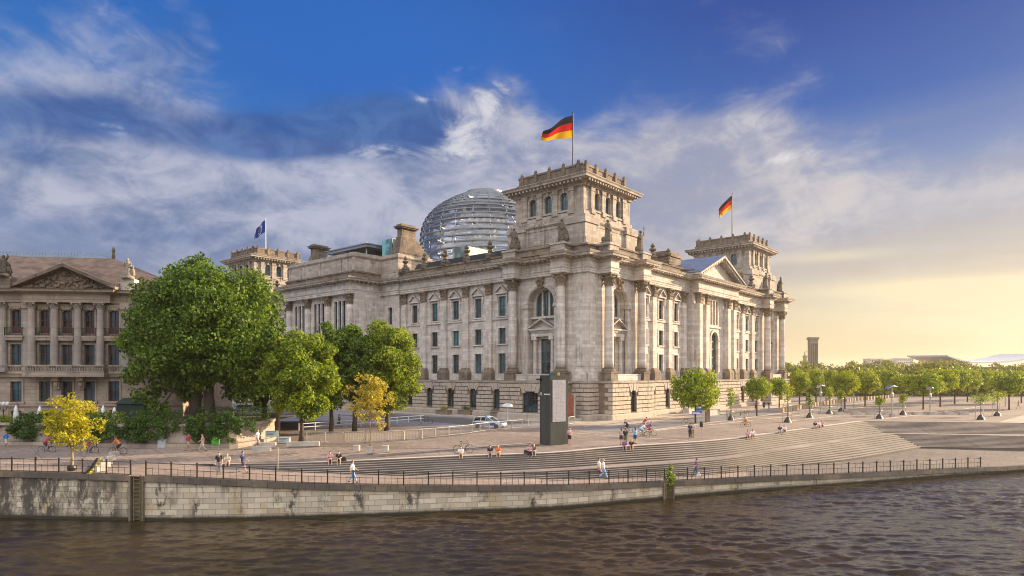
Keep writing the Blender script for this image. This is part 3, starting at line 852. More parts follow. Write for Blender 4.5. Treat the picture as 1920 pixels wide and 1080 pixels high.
# ------- glass dome
dome = empty('glass_dome', (44.0, 63.6, 0)); dome.parent = bld; M['dome_metal'] = simple('grey_dome_steel', (.26, .27, .29), .4, .7, .1, 2)
prof = [(17.3, 34.0), (17.35, 38), (17.35, 41), (17.3, 44.5), (16.9, 46.7), (16.2, 48.6), (15.0, 50.3), (13.5, 51.8), (11.6, 53.2), (9.2, 54.6), (6.6, 55.8), (4.9, 56.6)]
def rprof(z):
    for (r0, z0), (r1, z1) in zip(prof[:-1], prof[1:]):
        if z0 <= z <= z1: return r0 + (r1 - r0) * (z - z0) / (z1 - z0)
    return prof[-1][0]
ribs = MB()
for k in range(24):
    an = 2 * PI * k / 24 + .05
    pts = [(r * math.cos(an), r * math.sin(an), z) for r, z in prof]
    ribs.tube(pts, .17, 5)
ribs.build('dome_rib', 'dome_metal', dome)
rg = MB()
zs = [34.6, 36.1, 37.6, 39.1, 40.6, 42.1, 43.6, 45.1, 46.5, 47.8, 49.0, 50.1, 51.15, 52.15, 53.1, 54.0, 54.8, 55.5, 56.1, 56.6]
for z in zs:
    r = rprof(z)
    rg.lathe(0, 0, [(r + .05, z - .1), (r + .42, z - .15), (r + .42, z + .1), (r + .05, z + .15), (r - .1, z + .05), (r + .05, z - .1)], 64, cap=False)
rg.lathe(0, 0, [(4.7, 56.5), (5.1, 56.5), (5.1, 57.0), (4.7, 57.0), (4.7, 56.5)], 48, cap=False)
rg.build('dome_ring', 'dome_metal', dome, fix=False)
mg, g, b = newmat('dome_glass')
tr_ = g.new('ShaderNodeBsdfTransparent'); gl = g.new('ShaderNodeBsdfGlossy'); gl.inputs['Roughness'].default_value = .05
tr_.inputs[0].default_value = (.86, .9, .93, 1); gl.inputs[0].default_value = (.9, .93, 1, 1)
mx = g.new('ShaderNodeMixShader'); fr = g.new('ShaderNodeLayerWeight'); fr.inputs[0].default_value = .35
g.l.new(g.m('MULTIPLY_ADD', fr.outputs['Facing'], .38, .06), mx.inputs[0]); g.l.new(tr_.outputs[0], mx.inputs[1]); g.l.new(gl.outputs[0], mx.inputs[2])
g.l.new(mx.outputs[0], g.n['Material Output'].inputs[0])
dg = MB()
for z0, z1 in zip(zs[:-1], zs[1:]):
    dg.lathe(0, 0, [(rprof(z0) + .32, z0 + .12), (rprof(z1) + .0, z1 - .02)], 48, cap=False)
dg.build('dome_glass', mg, dome, fix=False)
rp = MB()
for sgn in (0, PI):
    pts = []; K = 150
    for k in range(K + 1):
        z = 36 + 16.5 * k / K; an = sgn + 2.3 * 2 * PI * k / K
        r1 = rprof(z) - .9; r0 = r1 - 1.9
        pts.append([(r0 * math.cos(an), r0 * math.sin(an), z), (r1 * math.cos(an), r1 * math.sin(an), z), (r1 * math.cos(an), r1 * math.sin(an), z + .95), (r1 * math.cos(an), r1 * math.sin(an), z - .25), (r0 * math.cos(an), r0 * math.sin(an), z - .3)])
    rp.ring_loft(pts, cap=False)
rp.build('spiral_ramp', simple('pale_ramp_steel', (.5, .5, .5), .5, .3), dome)
cnm, g, b = newmat('mirror_cone'); b.inputs['Metallic'].default_value = 1; b.inputs['Roughness'].default_value = .12; b.inputs['Base Color'].default_value = (.8, .82, .85, 1)
cn = MB()
cn.ring_loft([[(r * math.cos(2 * PI * k / 30), r * math.sin(2 * PI * k / 30), z) for k in range(30)] for r, z in ((1.3, 33.5), (1.9, 40), (3.2, 45), (5.2, 49), (8.0, 52.0))])
cn.build('mirror_cone', cnm, dome)
pf = MB(); pf.lathe(0, 0, [(20.5, 29.0), (20.5, 34.0), (18.6, 34.2), (17.6, 34.3)], 48); pf.build('dome_base', simple('grey_dome_drum', (.22, .22, .22), .5), dome)
gx2 = MB(); gx2.box(16, 25, 42.5, 47.0, 29.0, 35.6); part(gx2, 'roof_glass_box', glass('pale_frosted_glass', (.09, .115, .105), .3))
# fenced brick patch at the foot of the corner
hb = MB(); hb.T = FE
hb.box(.9, 2.75, 2.2, 2.35, 0.3, 4.0); hb.m = 1; hb.box(.74, .9, 2.15, 2.4, 0.02, 4.2); hb.box(.2, 2.75, 1.2, 2.9, 0.0, .35)
hb.T = None
hb.build('brick_infill', ['brickred', 'concrete'], bld)

# ------- flags
def flagm(name, cols, vertical=False):
    m, g, b = newmat(name)
    uv = g.new('ShaderNodeTexCoord').outputs['UV']
    v = g.sep(uv)[1]
    if cols == 'eu':
        u = g.sep(uv)[0]
        base_ = None
        du = g.m('MULTIPLY', g.m('SUBTRACT', u, .5), 1.5); dv = g.m('SUBTRACT', v, .5)
        rr = g.m('SQRT', g.m('ADD', g.m('MULTIPLY', du, du), g.m('MULTIPLY', dv, dv)))
        an = g.m('ARCTAN2', dv, du)
        dots = g.m('ABSOLUTE', g.m('SINE', g.m('MULTIPLY', an, 6.0)))
        f = g.m('MULTIPLY', g.m('GREATER_THAN', dots, .75), g.m('LESS_THAN', g.m('ABSOLUTE', g.m('SUBTRACT', rr, .32)), .045))
        c = g.mix(f, (.01, .045, .30), (.8, .6, .02))
    else:
        c = g.mix(g.m('GREATER_THAN', v, .3333), cols[0], cols[1]); c = g.mix(g.m('GREATER_THAN', v, .6667), c, cols[2])
    g.setin(b.inputs['Base Color'], c); b.inputs['Roughness'].default_value = .8
    t = g.new('ShaderNodeBsdfTranslucent'); g.setin(t.inputs[0], c)
    mx = g.new('ShaderNodeMixShader'); mx.inputs[0].default_value = .35
    g.l.new(b.outputs[0], mx.inputs[1]); g.l.new(t.outputs[0], mx.inputs[2]); g.l.new(mx.outputs[0], g.n['Material Output'].inputs[0])
    return m
GER = flagm('black_red_gold_cloth', [(.75, .42, .0), (.62, .01, .01), (.012, .010, .010)])
EU = flagm('blue_star_cloth', 'eu')
def flag(bx, by, ztop, w, h, droop, lean, mat, label, seed, colr='iron'):
    loc = bld.matrix_basis @ Vector((bx, by, 40.2))
    r_ = empty('flag_and_pole', loc, 0, label=label, cat='flag', group='flags on the corner towers')
    p = MB(); H = ztop - 40.2
    p.tube([(0, 0, 0), (0, 0, H * .5), (0, 0, H)], [.17, .13, .08], 10); p.ell((0, 0, H + .1), (.16, .16, .16), 8, 6); p.box(-.35, .35, -.35, .35, -.05, .5)
    p.build('flagpole', colr, r_)
    NX, NY = 26, 14
    vs = []; fs = []; uvs = []
    for j in range(NY + 1):
        for i in range(NX + 1):
            u, v = i / NX, j / NY
            x = -u * w * (1 - .25 * lean * (v)) * (1 - lean * .3 * u)
            z = (-(1 - v) * h - v * droop * u ** 1.15 - (1 - v) * .12 * h * u if seed == 0 else -(1 - v) * h * (1 - .38 * u * lean) - droop * u ** 1.25) + .2 * math.sin(u * 7 + seed) * u
            y = .38 * math.sin(u * 9 + v * 2.2 + seed) * (.25 + u) + .2 * math.sin(u * 4 - v * 3)
            vs.append((x - .1, y, H - .45 + z)); uvs.append((u, v))
    for j in range(NY):
        for i in range(NX):
            a = j * (NX + 1) + i; fs.append((a, a + 1, a + NX + 2, a + NX + 1))
    me = bpy.data.meshes.new('flag'); me.from_pydata(vs, [], fs); me.materials.append(mat)
    ul = me.uv_layers.new(name='UVMap')
    for l in me.loops: ul.data[l.index].uv = uvs[l.vertex_index]
    me.polygons.foreach_set('use_smooth', [True] * len(me.polygons))
    o = bpy.data.objects.new('flag', me); COL.objects.link(o); o.parent = r_
flag(9.5, 9.5, 54.2, 6.3, 4.0, 3.1, .3, GER, 'large black red and gold flag streaming from the nearest tower', 0)
flag(WB - 9.5, 9.5, 54.8, 3.9, 3.4, 3.4, .3, GER, 'drooping black red and gold flag on the far right tower', 2.1)
flag(9.5, LB - 9.5, 52.2, 3.6, 3.4, 3.0, .5, EU, 'blue flag with gold stars on the far left tower', 1.2, 'white')
# =============================================================== GROUND, QUAY, STEPS, WATER
ZW = -3.8
# stations: quay edge Q (px, water-line depth, edge level), plaza edge T, flights B (foot of upper), L (head of lower), M (foot of lower)
ST = [
 # px,   Qd,   zq,    T,                 zT
 (-900, 52.5, -.20, PD(-900, 58), -.15), (-300, 50.6, -.20, PD(-300, 56.5), -.15), (0, 49.8, -.25, PD(0, 55.5), -.2), (130, 49.2, -.33, PD(130, 55), -.28), (250, 48.9, -.43, PD(250, 55.2), -.38),
 (400, 49.0, -.72, PD(400, 56.0), -.5), (612, 49.9, -1.25, PD(612, 56.7), -.4), (860, 51.6, -1.68, PD(860, 59.2), -.2), (1035, 53.1, -1.9, PD(1035, 60.9), -.1),
 (1160, 55.4, -2.12, PD(1160, 64.9), 0), (1340, 59.6, -2.42, PD(1340, 71.2), 0), (1459, 62.2, -2.56, PD(1459, 81.1), 0), (1600, 65.2, -2.75, PD(1600, 98.4), 0),
 (1622.5, 65.7, -2.78, PD(1622.5, 101.3), 0), (1640, 66.2, -2.8, PD(1640, 101.1), 0), (1840, 71.6, -3.05, PD(1840, 98.6), 0), (1920, 73.6, -3.1, PD(1920, 97.4), 0), (2300, 86, -3.1, PD(2300, 94), 0)]
Bd = [None, None, None, None, None, 53.2, 53.9, 56.6, 58.9, 60.9, 66.0, 74.1, 86.6, 93.4, 93.3, 92.0, 91.3, 89]
Bp = [None] * 5 + [400, 612, 860, 1035, 1160, 1340, 1459, 1600, 1663, 1675, 1850, 1920, 2300]
Ld = [None] * 5 + [52.8, 53.4, 56.0, 57.6, 59.3, 64.1, 71.7, 84.5, 92.9, 92.6, 90.2, 89.3, 87.5]
Lp = [None] * 5 + [400, 612, 860, 1035, 1160, 1340, 1459, 1600, 1679, 1690, 1855, 1920, 2300]
Md = [None] * 5 + [50.8, 51.5, 53.6, 55.3, 57.6, 61.9, 67.9, 74.9, 86.9, 87.0, 85.8, 85.3, 86.5]
Mp = [None] * 5 + [400, 612, 860, 1035, 1160, 1340, 1459, 1600, 1726.7, 1735, 1862, 1920, 2300]
def catmull(pts, sub, keep=()):
    out = []
    n = len(pts)
    for i in range(n - 1):
        p1, p2 = pts[i], pts[i + 1]
        p0 = pts[i - 1] if i > 0 and i not in keep else p1 * 2 - p2
        p3 = pts[i + 2] if i + 2 < n and (i + 1) not in keep else p2 * 2 - p1
        for k in range(sub):
            t = k / sub
            t1 = .5 * ((2 * p1) + (-p0 + p2) * t + (2 * p0 - 5 * p1 + 4 * p2 - p3) * t * t + (-p0 + 3 * p1 - 3 * p2 + p3) * t ** 3)
            out.append(t1)
    out.append(pts[-1].copy())
    return out
def V3(p, z): return Vector((p.x, p.y, z))
SUB = 6
_qs = [s for s in ST if s[0] not in (1622.5, 1640, 130)]
_qc = catmull([Vector((s[0], s[1], s[2])) for s in _qs], 12)
_px = [q.x for q in _qc]
pxs_ = [q.x for q in catmull([Vector((s[0], 0, 0)) for s in ST], SUB, keep=(13,))]
pxs_ = sorted(pxs_)
Qp = [V3(PD(x, float(np.interp(x, _px, [q.y for q in _qc]))), float(np.interp(x, _px, [q.z for q in _qc]))) for x in pxs_]
Tp = catmull([V3(s[3], s[4]) for s in ST], SUB, keep=(13, 14, 15, 16, 17))
j0 = 5
Bq = catmull([PD(Bp[i], Bd[i], 0) for i in range(j0, len(ST))], SUB, keep=(8, 9, 10, 11, 12))
Lq = catmull([PD(Lp[i], Ld[i], 0) for i in range(j0, len(ST))], SUB, keep=(8, 9, 10, 11, 12))
Mq = catmull([PD(Mp[i], Md[i], 0) for i in range(j0, len(ST))], SUB, keep=(8, 9, 10, 11, 12))
NQ = len(Qp); off = j0 * SUB
def strip(mb, A, B_):
    ia = [mb.vert(p) for p in A]; ib = [mb.vert(p) for p in B_]
    for k in range(len(A) - 1): mb.face((ia[k], ia[k + 1], ib[k + 1], ib[k]))

# materials for paving
def paving(name, c1, c2, brick=None, rot=0.0, patch=.25, spot=.25):
    m, g, b = newmat(name)
    tc = g.new('ShaderNodeTexCoord').outputs['Object']
    v = g.map(tc, rot=(0, 0, rot))
    base = g.mix(g.ss(g.noise(v, .12, 6, .6), .35, .65), c1, c2)
    base = g.mix(g.ss(g.noise(v, 1.3, 6, .7), .35, .7, 0, patch), base, tuple(c * .55 for c in c1))
    base = g.mix(g.ss(g.noise(g.map(v, (.25, 2.2, 1)), 1.0, 5, .7), .5, .75, 0, spot), base, tuple(min(1, c * 1.5) for c in c2))
    if brick:
        br = g.new('ShaderNodeTexBrick'); g.l.new(v, br.inputs[0]); br.inputs['Scale'].default_value = 1
        br.inputs['Brick Width'].default_value = brick[0]; br.inputs['Row Height'].default_value = brick[1]; br.inputs['Mortar Size'].default_value = .012
        br.inputs['Color1'].default_value = (.35, .35, .35, 1); br.inputs['Color2'].default_value = (.65, .65, .65, 1); br.inputs['Mortar'].default_value = (0.1, .1, .1, 1)
        base = g.mix(.5, base, br.outputs[0], 'OVERLAY')
    if brick:
        b2 = g.new('ShaderNodeTexBrick'); g.l.new(v, b2.inputs[0]); b2.inputs['Scale'].default_value = 1
        b2.inputs['Brick Width'].default_value = 6.0; b2.inputs['Row Height'].default_value = 3.0; b2.inputs['Mortar Size'].default_value = .07
        b2.inputs['Color1'].default_value = (.42, .42, .42, 1); b2.inputs['Color2'].default_value = (.58, .58, .58, 1); b2.inputs['Mortar'].default_value = (.3, .3, .3, 1)
        base = g.mix(.55, base, b2.outputs[0], 'OVERLAY')
    g.setin(b.inputs['Base Color'], base); b.inputs['Roughness'].default_value = .85; b.inputs['Specular IOR Level'].default_value = .3
    bp = g.new('ShaderNodeBump'); bp.inputs['Strength'].default_value = .3; bp.inputs['Distance'].default_value = .02
    g.l.new(g.noise(v, 14, 4), bp.inputs['Height']); g.l.new(bp.outputs[0], b.inputs['Normal'])
    return m
AV = math.atan2(.757, .653)
M['plaza'] = paving('brown_pink_paving', (.255, .20, .165), (.325, .258, .21), (.6, .3), AV)
M['plaza2'] = paving('pinkish_promenade_paving', (.31, .235, .19), (.38, .295, .24), (.5, .25), .1)
M['promenade_grey'] = paving('grey_brown_promenade', (.17, .138, .12), (.21, .172, .15), (.5, .25), .6)
M['asphalt'] = paving('grey_asphalt', (.19, .18, .175), (.25, .235, .23), None, AV)
M['forecourt'] = paving('pale_grey_setts', (.22, .21, .212), (.29, .275, .28), (.4, .3), AV, .3)
M['asphalt_dark'] = paving('dark_tarmac', (.11, .10, .095), (.15, .135, .13), None, AV)
M['slabs'] = paving('pale_pavement_slabs', (.44, .37, .29), (.52, .435, .345), (1.2, .8), AV)
M['kerb'] = simple('pale_kerb_stone', (.55, .47, .38), .85, 0, .15, 2)
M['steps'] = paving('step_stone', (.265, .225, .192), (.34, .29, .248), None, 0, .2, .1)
M['riser'] = paving('shade_toned_riser', (.10, .085, .072), (.145, .125, .105), None, 0, .3, .05)  # risers toned below the treads: their shade is put into the colour

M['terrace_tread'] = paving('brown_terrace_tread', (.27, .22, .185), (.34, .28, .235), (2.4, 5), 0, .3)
M['terrace_riser'] = paving('brown_terrace_riser', (.17, .14, .118), (.24, .20, .168), (2.4, 5), 0, .3)  # riser shade put into the colour here too, milder than on the steps
gm = MB()
# plaza: from T inland
mid = [V3(Vector((p.x * 1.16, p.y * 1.18 + 3, 0)), 0) for p in Tp]
far = [V3(Vector((p.x * 1.5, p.y * 1.5 + 20, 0)), 0) for p in Tp]
vfar = [V3(Vector((p.x * 36, 2900, 0)), 0) for p in Tp]
strip(gm, Tp, mid); strip(gm, mid, far); strip(gm, far, vfar)
for A in ((Tp[0], mid[0], far[0], vfar[0]), (Tp[-1], mid[-1], far[-1], vfar[-1])):
    pass
gm.poly([V3(vfar[0], 0), V3(far[0], 0), V3(mid[0], 0), Vector((-2900, 70, 0)), Vector((-3300, 2900, 0))])
gm.poly([V3(vfar[-1], 0), V3(far[-1], 0), V3(mid[-1], 0), Vector((2900, 110, 0)), Vector((3300, 2900, 0))])
tag(gm.build('ground', 'plaza', fix=False), kind='structure')
# promenade (sloping) running on under the flights
pm = MB()
inner = []
for k, p in enumerate(Qp):
    if k < off - SUB: inner.append(V3(Tp[k], Tp[k].z))
    else:
        f = min(1, (k - (off - SUB)) / SUB)
        zz = p.z + .08 if p.z > -2.4 else max(-2.45, p.z + .35)
        inner.append(V3(Tp[k], Tp[k].z * (1 - f) + zz * f))
kk = next(k for k in range(NQ) if pxs_[k] > 1400)
strip(pm, Qp[:kk + 1], inner[:kk + 1]); pm.m = 1; strip(pm, Qp[kk:], inner[kk:])
tag(pm.build('promenade', ['plaza2', 'promenade_grey'], fix=False), kind='structure')
# flights
sm = MB()
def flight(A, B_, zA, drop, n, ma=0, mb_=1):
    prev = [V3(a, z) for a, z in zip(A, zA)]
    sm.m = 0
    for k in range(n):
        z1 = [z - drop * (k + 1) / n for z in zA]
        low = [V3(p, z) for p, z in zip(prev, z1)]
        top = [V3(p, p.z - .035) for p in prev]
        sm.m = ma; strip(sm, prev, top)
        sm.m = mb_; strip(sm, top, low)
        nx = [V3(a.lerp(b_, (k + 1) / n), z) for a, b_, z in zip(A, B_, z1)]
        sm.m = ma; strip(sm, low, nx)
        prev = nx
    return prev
zT = [p.z for p in Tp[off:]]
CI = (13 - j0) * SUB
Tq = Tp[off:]; zc_ = [z - 1.2 for z in zT]
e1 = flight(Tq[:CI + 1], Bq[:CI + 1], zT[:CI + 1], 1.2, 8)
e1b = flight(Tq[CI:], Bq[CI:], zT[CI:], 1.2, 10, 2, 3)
e1 = e1 + e1b[1:]
lz = [V3(p, z - 1.2) for p, z in zip(Lq, zT)]
strip(sm, e1, lz)
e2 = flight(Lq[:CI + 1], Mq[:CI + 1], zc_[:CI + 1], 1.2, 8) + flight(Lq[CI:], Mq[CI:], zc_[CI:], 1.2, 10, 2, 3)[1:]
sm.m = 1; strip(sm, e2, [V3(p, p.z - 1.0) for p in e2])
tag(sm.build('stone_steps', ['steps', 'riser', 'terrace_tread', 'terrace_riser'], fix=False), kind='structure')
# pale coping band at the head of the flights
cp = MB()
def inset(A, d):
    out = []
    for k, p in enumerate(A):
        a, b_ = A[max(0, k - 1)], A[min(len(A) - 1, k + 1)]
        t = (b_ - a); t.z = 0; t.normalize(); nn = Vector((-t.y, t.x, 0))
        out.append(p + nn * d)
    return out
up = [p + Vector((0, 0, .012)) for p in Tp[off:]]
strip(cp, up, inset(up, .7))
tag(cp.build('steps_kerb', 'kerb', fix=False), kind='structure')

# quay wall
def quay_mat(name, dirt):
    m, g, b = newmat(name)
    uv = g.new('ShaderNodeTexCoord').outputs['UV']
    br = g.new('ShaderNodeTexBrick'); g.l.new(uv, br.inputs[0]); br.inputs['Scale'].default_value = 1
    br.inputs['Brick Width'].default_value = .95; br.inputs['Row Height'].default_value = .42; br.inputs['Mortar Size'].default_value = .02
    br.inputs['Color1'].default_value = (0, 0, 0, 1); br.inputs['Color2'].default_value = (1, 1, 1, 1); br.inputs['Mortar'].default_value = (.5, .5, .5, 1)
    base = g.mix(br.outputs[0], (.42, .36, .265), (.66, .575, .44))
    base = g.mix(g.ss(g.noise(uv, .6, 4), .5, .7, 0, .6), base, (.46, .33, .16))
    x, y, z = g.sep(uv)
    st = g.noise(g.map(uv, (1.1, .5, 1)), 1.0, 7, .78, .2)
    col = g.noise(g.map(uv, (.42, .05, 1)), 1.0, 3, .5)
    f = g.m('MULTIPLY', g.ss(st, *( (.40, .54) if dirt else (.48, .60))), g.ss(col, *((.30, .52) if dirt else (.46, .60))))
    base = g.mix(g.m('MULTIPLY', f, .92), base, (.05, .044, .038))
    drip = g.m('MULTIPLY', g.ss(g.noise(g.map(uv, (2.4, .14, 1)), 1.0, 5, .7), .52, .66), g.ss(y, .8, 3.2))
    base = g.mix(g.m('MULTIPLY', drip, .75), base, (.06, .05, .04))
    base = g.mix(g.m('MULTIPLY', br.outputs['Fac'], .6), base, (.10, .085, .065))
    wet = g.ss(g.m('ADD', y, g.m('MULTIPLY', st, .3)), .28, .62)
    base = g.mix(wet, (.03, .028, .018), base)
    g.setin(b.inputs['Base Color'], base); b.inputs['Roughness'].default_value = .85
    bp = g.new('ShaderNodeBump'); bp.inputs['Strength'].default_value = .6; bp.inputs['Distance'].default_value = .03
    g.l.new(g.m('SUBTRACT', g.noise(uv, 8, 4), br.outputs['Fac']), bp.inputs['Height']); g.l.new(bp.outputs[0], b.inputs['Normal'])
    return m
def qlen(A):
    s = [0]
    for a, b_ in zip(A[:-1], A[1:]): s.append(s[-1] + (b_ - a).length)
    return s
QL = qlen(Qp)
def at_len(l):
    for k in range(len(QL) - 1):
        if QL[k] <= l <= QL[k + 1]:
            f = (l - QL[k]) / (QL[k + 1] - QL[k]); p = Qp[k].lerp(Qp[k + 1], f); d = (Qp[k + 1] - Qp[k]); d.z = 0
            return p, d.normalized()
    return Qp[-1], (Qp[-1] - Qp[-2]).normalized()
def len_at_px(px):
    for k in range(NQ - 1):
        a, b_ = Qp[k].x / Qp[k].y * FPX + 960, Qp[k + 1].x / Qp[k + 1].y * FPX + 960
        if a <= px <= b_: return QL[k] + (px - a) / (b_ - a) * (QL[k + 1] - QL[k])
    return QL[-1]
l_lad1, l_lad2 = len_at_px(256), len_at_px(1254)
def wallpiece(name, la, lb, mat, label):
    n = max(2, int((lb - la) / 1.2)); vs = []; fs = []; uv = []
    for i in range(n + 1):
        l = la + (lb - la) * i / n; p, d = at_len(l); nn = Vector((d.y, -d.x, 0))
        for q, z in ((p, p.z - .38), (p, ZW - 2.2)):
            vs.append(tuple(V3(q + nn * -.12, z))); uv.append((l, z - ZW))
    for i in range(n): fs.append((2 * i, 2 * i + 2, 2 * i + 3, 2 * i + 1))
    # back so that it is a solid slab
    k0 = len(vs)
    for i in range(n + 1):
        l = la + (lb - la) * i / n; p, d = at_len(l); nn = Vector((d.y, -d.x, 0))
        for z in (p.z - .38, ZW - 2.2): vs.append(tuple(V3(p - nn * 1.0, z))); uv.append((l, z - ZW))
    for i in range(n): fs.append((k0 + 2 * i, k0 + 2 * i + 1, k0 + 2 * i + 3, k0 + 2 * i + 2)); fs.append((2 * i, k0 + 2 * i, k0 + 2 * i + 2, 2 * i + 2))
    fs.append((0, 1, k0 + 1, k0)); fs.append((2 * n, k0 + 2 * n, k0 + 2 * n + 1, 2 * n + 1))
    me = bpy.data.meshes.new(name); me.from_pydata(vs, [], fs); me.materials.append(mat)
    ul = me.uv_layers.new(name='UVMap')
    for lp in me.loops: ul.data[lp.index].uv = uv[lp.vertex_index]
    o = bpy.data.objects.new(name, me); COL.objects.link(o); tag(o, label, 'wall')
    return o
def coping(par, la, lb):
    c = MB(); l = la
    while l < lb - .05:
        ln = min(1.15, lb - l)
        pa, d = at_len(l + .012); pb, _ = at_len(l + ln - .012); nn = Vector((d.y, -d.x, 0))
        h = .38 + random.uniform(-.01, .0)
        A = [pa + nn * .05, pb + nn * .05, pb - nn * .5, pa - nn * .5]
        c.ring_loft([[tuple(V3(q, q.z - h)) for q in A], [tuple(V3(q, q.z + .05)) for q in A]])
        l += ln
    c.build('coping', 'quaycap', par)
M['quaycap'] = stone('dark_weathered_coping', (.22, .19, .16), (.13, .112, .095), (.06, .05, .042), block=(50, 50), stain=.6, joint=0)
w1 = wallpiece('quay_wall', 0, l_lad1 - .55, quay_mat('stained_quay_blocks', True), 'heavily soot stained block quay wall beside the ladder at the far left')
coping(w1, 0, l_lad1 - .55)
w2 = wallpiece('quay_wall', l_lad1 + .55, l_lad2 - .55, quay_mat('pale_quay_blocks', False), 'long pale sandstone block quay wall between the two ladders')
coping(w2, l_lad1 + .55, l_lad2 - .55)
w3 = wallpiece('quay_wall', l_lad2 + .55, QL[-1] - .1, M_q3 if 'M_q3' in globals() else w2.data.materials[0], 'low quay wall curving away to the right below the railing')
coping(w3, l_lad2 + .55, QL[-1] - .1)
def ladder(l, label):
    p, d = at_len(l); nn = Vector((d.y, -d.x, 0)); r_ = empty('quay_ladder', V3(p, 0), math.atan2(d.y, d.x), label=label, cat='ladder')
    b_ = MB(); b_.box(-.55, .55, .30, .5, ZW - 2, p.z - .02); b_.box(-.56, -.44, -.1, .3, ZW - 2, p.z); b_.box(.44, .56, -.1, .3, ZW - 2, p.z)
    b_.build('niche', 'quaycap', r_)
    c = MB()
    for s_ in (-.26, .26): c.box(s_ - .035, s_ + .035, .02, .09, ZW - 1, p.z + .08)
    z = ZW - .5
    while z < p.z - .1: c.box(-.26, .26, .03, .08, z, z + .05); z += .30
    c.build('ladder_rails', simple('rusty_green_ladder', (.17, .13, .045), .8, 0, .4, 5), r_)
ladder(l_lad1, 'rusty ladder in the recess between the stained and the pale quay wall')
ladder(l_lad2, 'rusty ladder recess below the green bush growing from the quay')

# railing: posts, rails and small uprights
def railing(la, lb, label, endp=1840):
    r_ = tag(empty('quay_railing', (0, 0, 0)), label, 'railing')
    n = int(round((lb - la) / 1.93)); pts = []
    for i in range(n + 1):
        l = la + (lb - la) * i / n; p, d = at_len(l); nn = Vector((d.y, -d.x, 0)); pts.append(p - nn * .22)
    rl = MB()
    for z, rr in ((1.02, .026), (.58, .018), (.12, .018)): rl.tube([p + Vector((0, 0, z)) for p in pts], rr, 5)
    for a, b_ in zip(pts[:-1], pts[1:]):
        for f, zt in ((.25, .66), (.5, 1.06), (.75, .66)):
            q = a.lerp(b_, f); rl.tube([q + Vector((0, 0, .0)), q + Vector((0, 0, zt))], .017, 4); rl.ell(tuple(q + Vector((0, 0, .58))), (.035, .035, .035), 5, 4)
    rl.build('rails', 'iron', r_, fix=False)
    po = MB(); po.box(-.045, .045, -.045, .045, 0, 1.12); po.box(-.06, .06, -.06, .06, 1.12, 1.17); po.box(-.055, .055, -.055, .055, .98, 1.06)
    p0 = None
    for i, p in enumerate(pts):
        if p0 is None: o = p0 = po.build('post', 'iron', r_)
        else: o = p0.copy(); COL.objects.link(o); o.parent = r_
        o.location = p
railing(len_at_px(-160), l_lad1 - .6, 'dark iron railing left of the ladder along the quay')
railing(l_lad1 + .6, l_lad2 - .3, 'long dark iron railing along the quay before the steps')
railing(l_lad2 + .3, len_at_px(1842), 'dark iron railing on the low quay right of the green bush')

# water with real waves
def water():
    rng = np.random.RandomState(3)
    waves = []
    for i in range(46):
        lam = 10 ** rng.uniform(-.35, .4); th = PI / 2 + rng.normal(.12, .42)
        amp = .0068 * lam ** .95
        waves.append((2 * PI / lam * math.cos(th), 2 * PI / lam * math.sin(th), amp, rng.uniform(0, 6.28)))
    def H(X, Y):
        z = np.zeros_like(X)
        for kx, ky, a, ph in waves:
            q = kx * X + ky * Y + ph
            z += a * (np.sin(q) + .28 * np.sin(2 * q + 1.0))
        return z * (1 + .35 * np.sin(X * .11 + Y * .17)) * 1.0
    xs = np.concatenate([np.linspace(-62, 75, 760), np.linspace(76, 140, 40)])
    ys = np.concatenate([np.linspace(22, 56, 300), np.linspace(56.2, 96, 200)])
    X, Y = np.meshgrid(xs, ys)
    Z = ZW + H(X, Y)
    v = np.stack([X, Y, Z], -1).reshape(-1, 3)
    nx, ny = len(xs), len(ys)
    i = np.arange(ny - 1)[:, None] * nx + np.arange(nx - 1)[None, :]
    f = np.stack([i, i + 1, i + nx + 1, i + nx], -1).reshape(-1, 4)
    me = bpy.data.meshes.new('water')
    me.vertices.add(len(v)); me.vertices.foreach_set('co', v.ravel().astype(np.float32))
    me.loops.add(f.size); me.loops.foreach_set('vertex_index', f.ravel().astype(np.int32))
    me.polygons.add(len(f)); me.polygons.foreach_set('loop_start', np.arange(0, f.size, 4, dtype=np.int32))
    me.update(calc_edges=True); me.validate()
    me.polygons.foreach_set('use_smooth', np.ones(len(f), dtype=bool))
    m, g, b = newmat('river_water')
    tc = g.new('ShaderNodeTexCoord').outputs['Object']
    g.setin(b.inputs['Base Color'], g.mix(g.ss(g.noise(tc, .08, 3), .35, .65), (.030, .020, .008), (.046, .031, .014)))
    b.inputs['Roughness'].default_value = .035; b.inputs['IOR'].default_value = 1.55
    b.inputs['Specular Tint'].default_value = (1, .74, .46, 1)
    bp = g.new('ShaderNodeBump'); bp.inputs['Strength'].default_value = .6; bp.inputs['Distance'].default_value = .07
    g.l.new(g.m('ADD', g.noise(g.map(tc, (1, 2.6, 1), rot=(0, 0, .1)), 2.6, 5, .6), g.m('MULTIPLY', g.noise(tc, .5, 2), .6)), bp.inputs['Height']); g.l.new(bp.outputs[0], b.inputs['Normal'])
    me.materials.append(m)
    o = bpy.data.objects.new('river_water', me); COL.objects.link(o); tag(o, kind='structure')
water()
far_w = MB(); far_w.box(-400, 400, -200, 21.9, ZW - 2, ZW); far_w.box(-400, -62.1, 22, 60, ZW - 2, ZW); 
tag(far_w.build('river_reach', bpy.data.materials['river_water']), kind='structure')

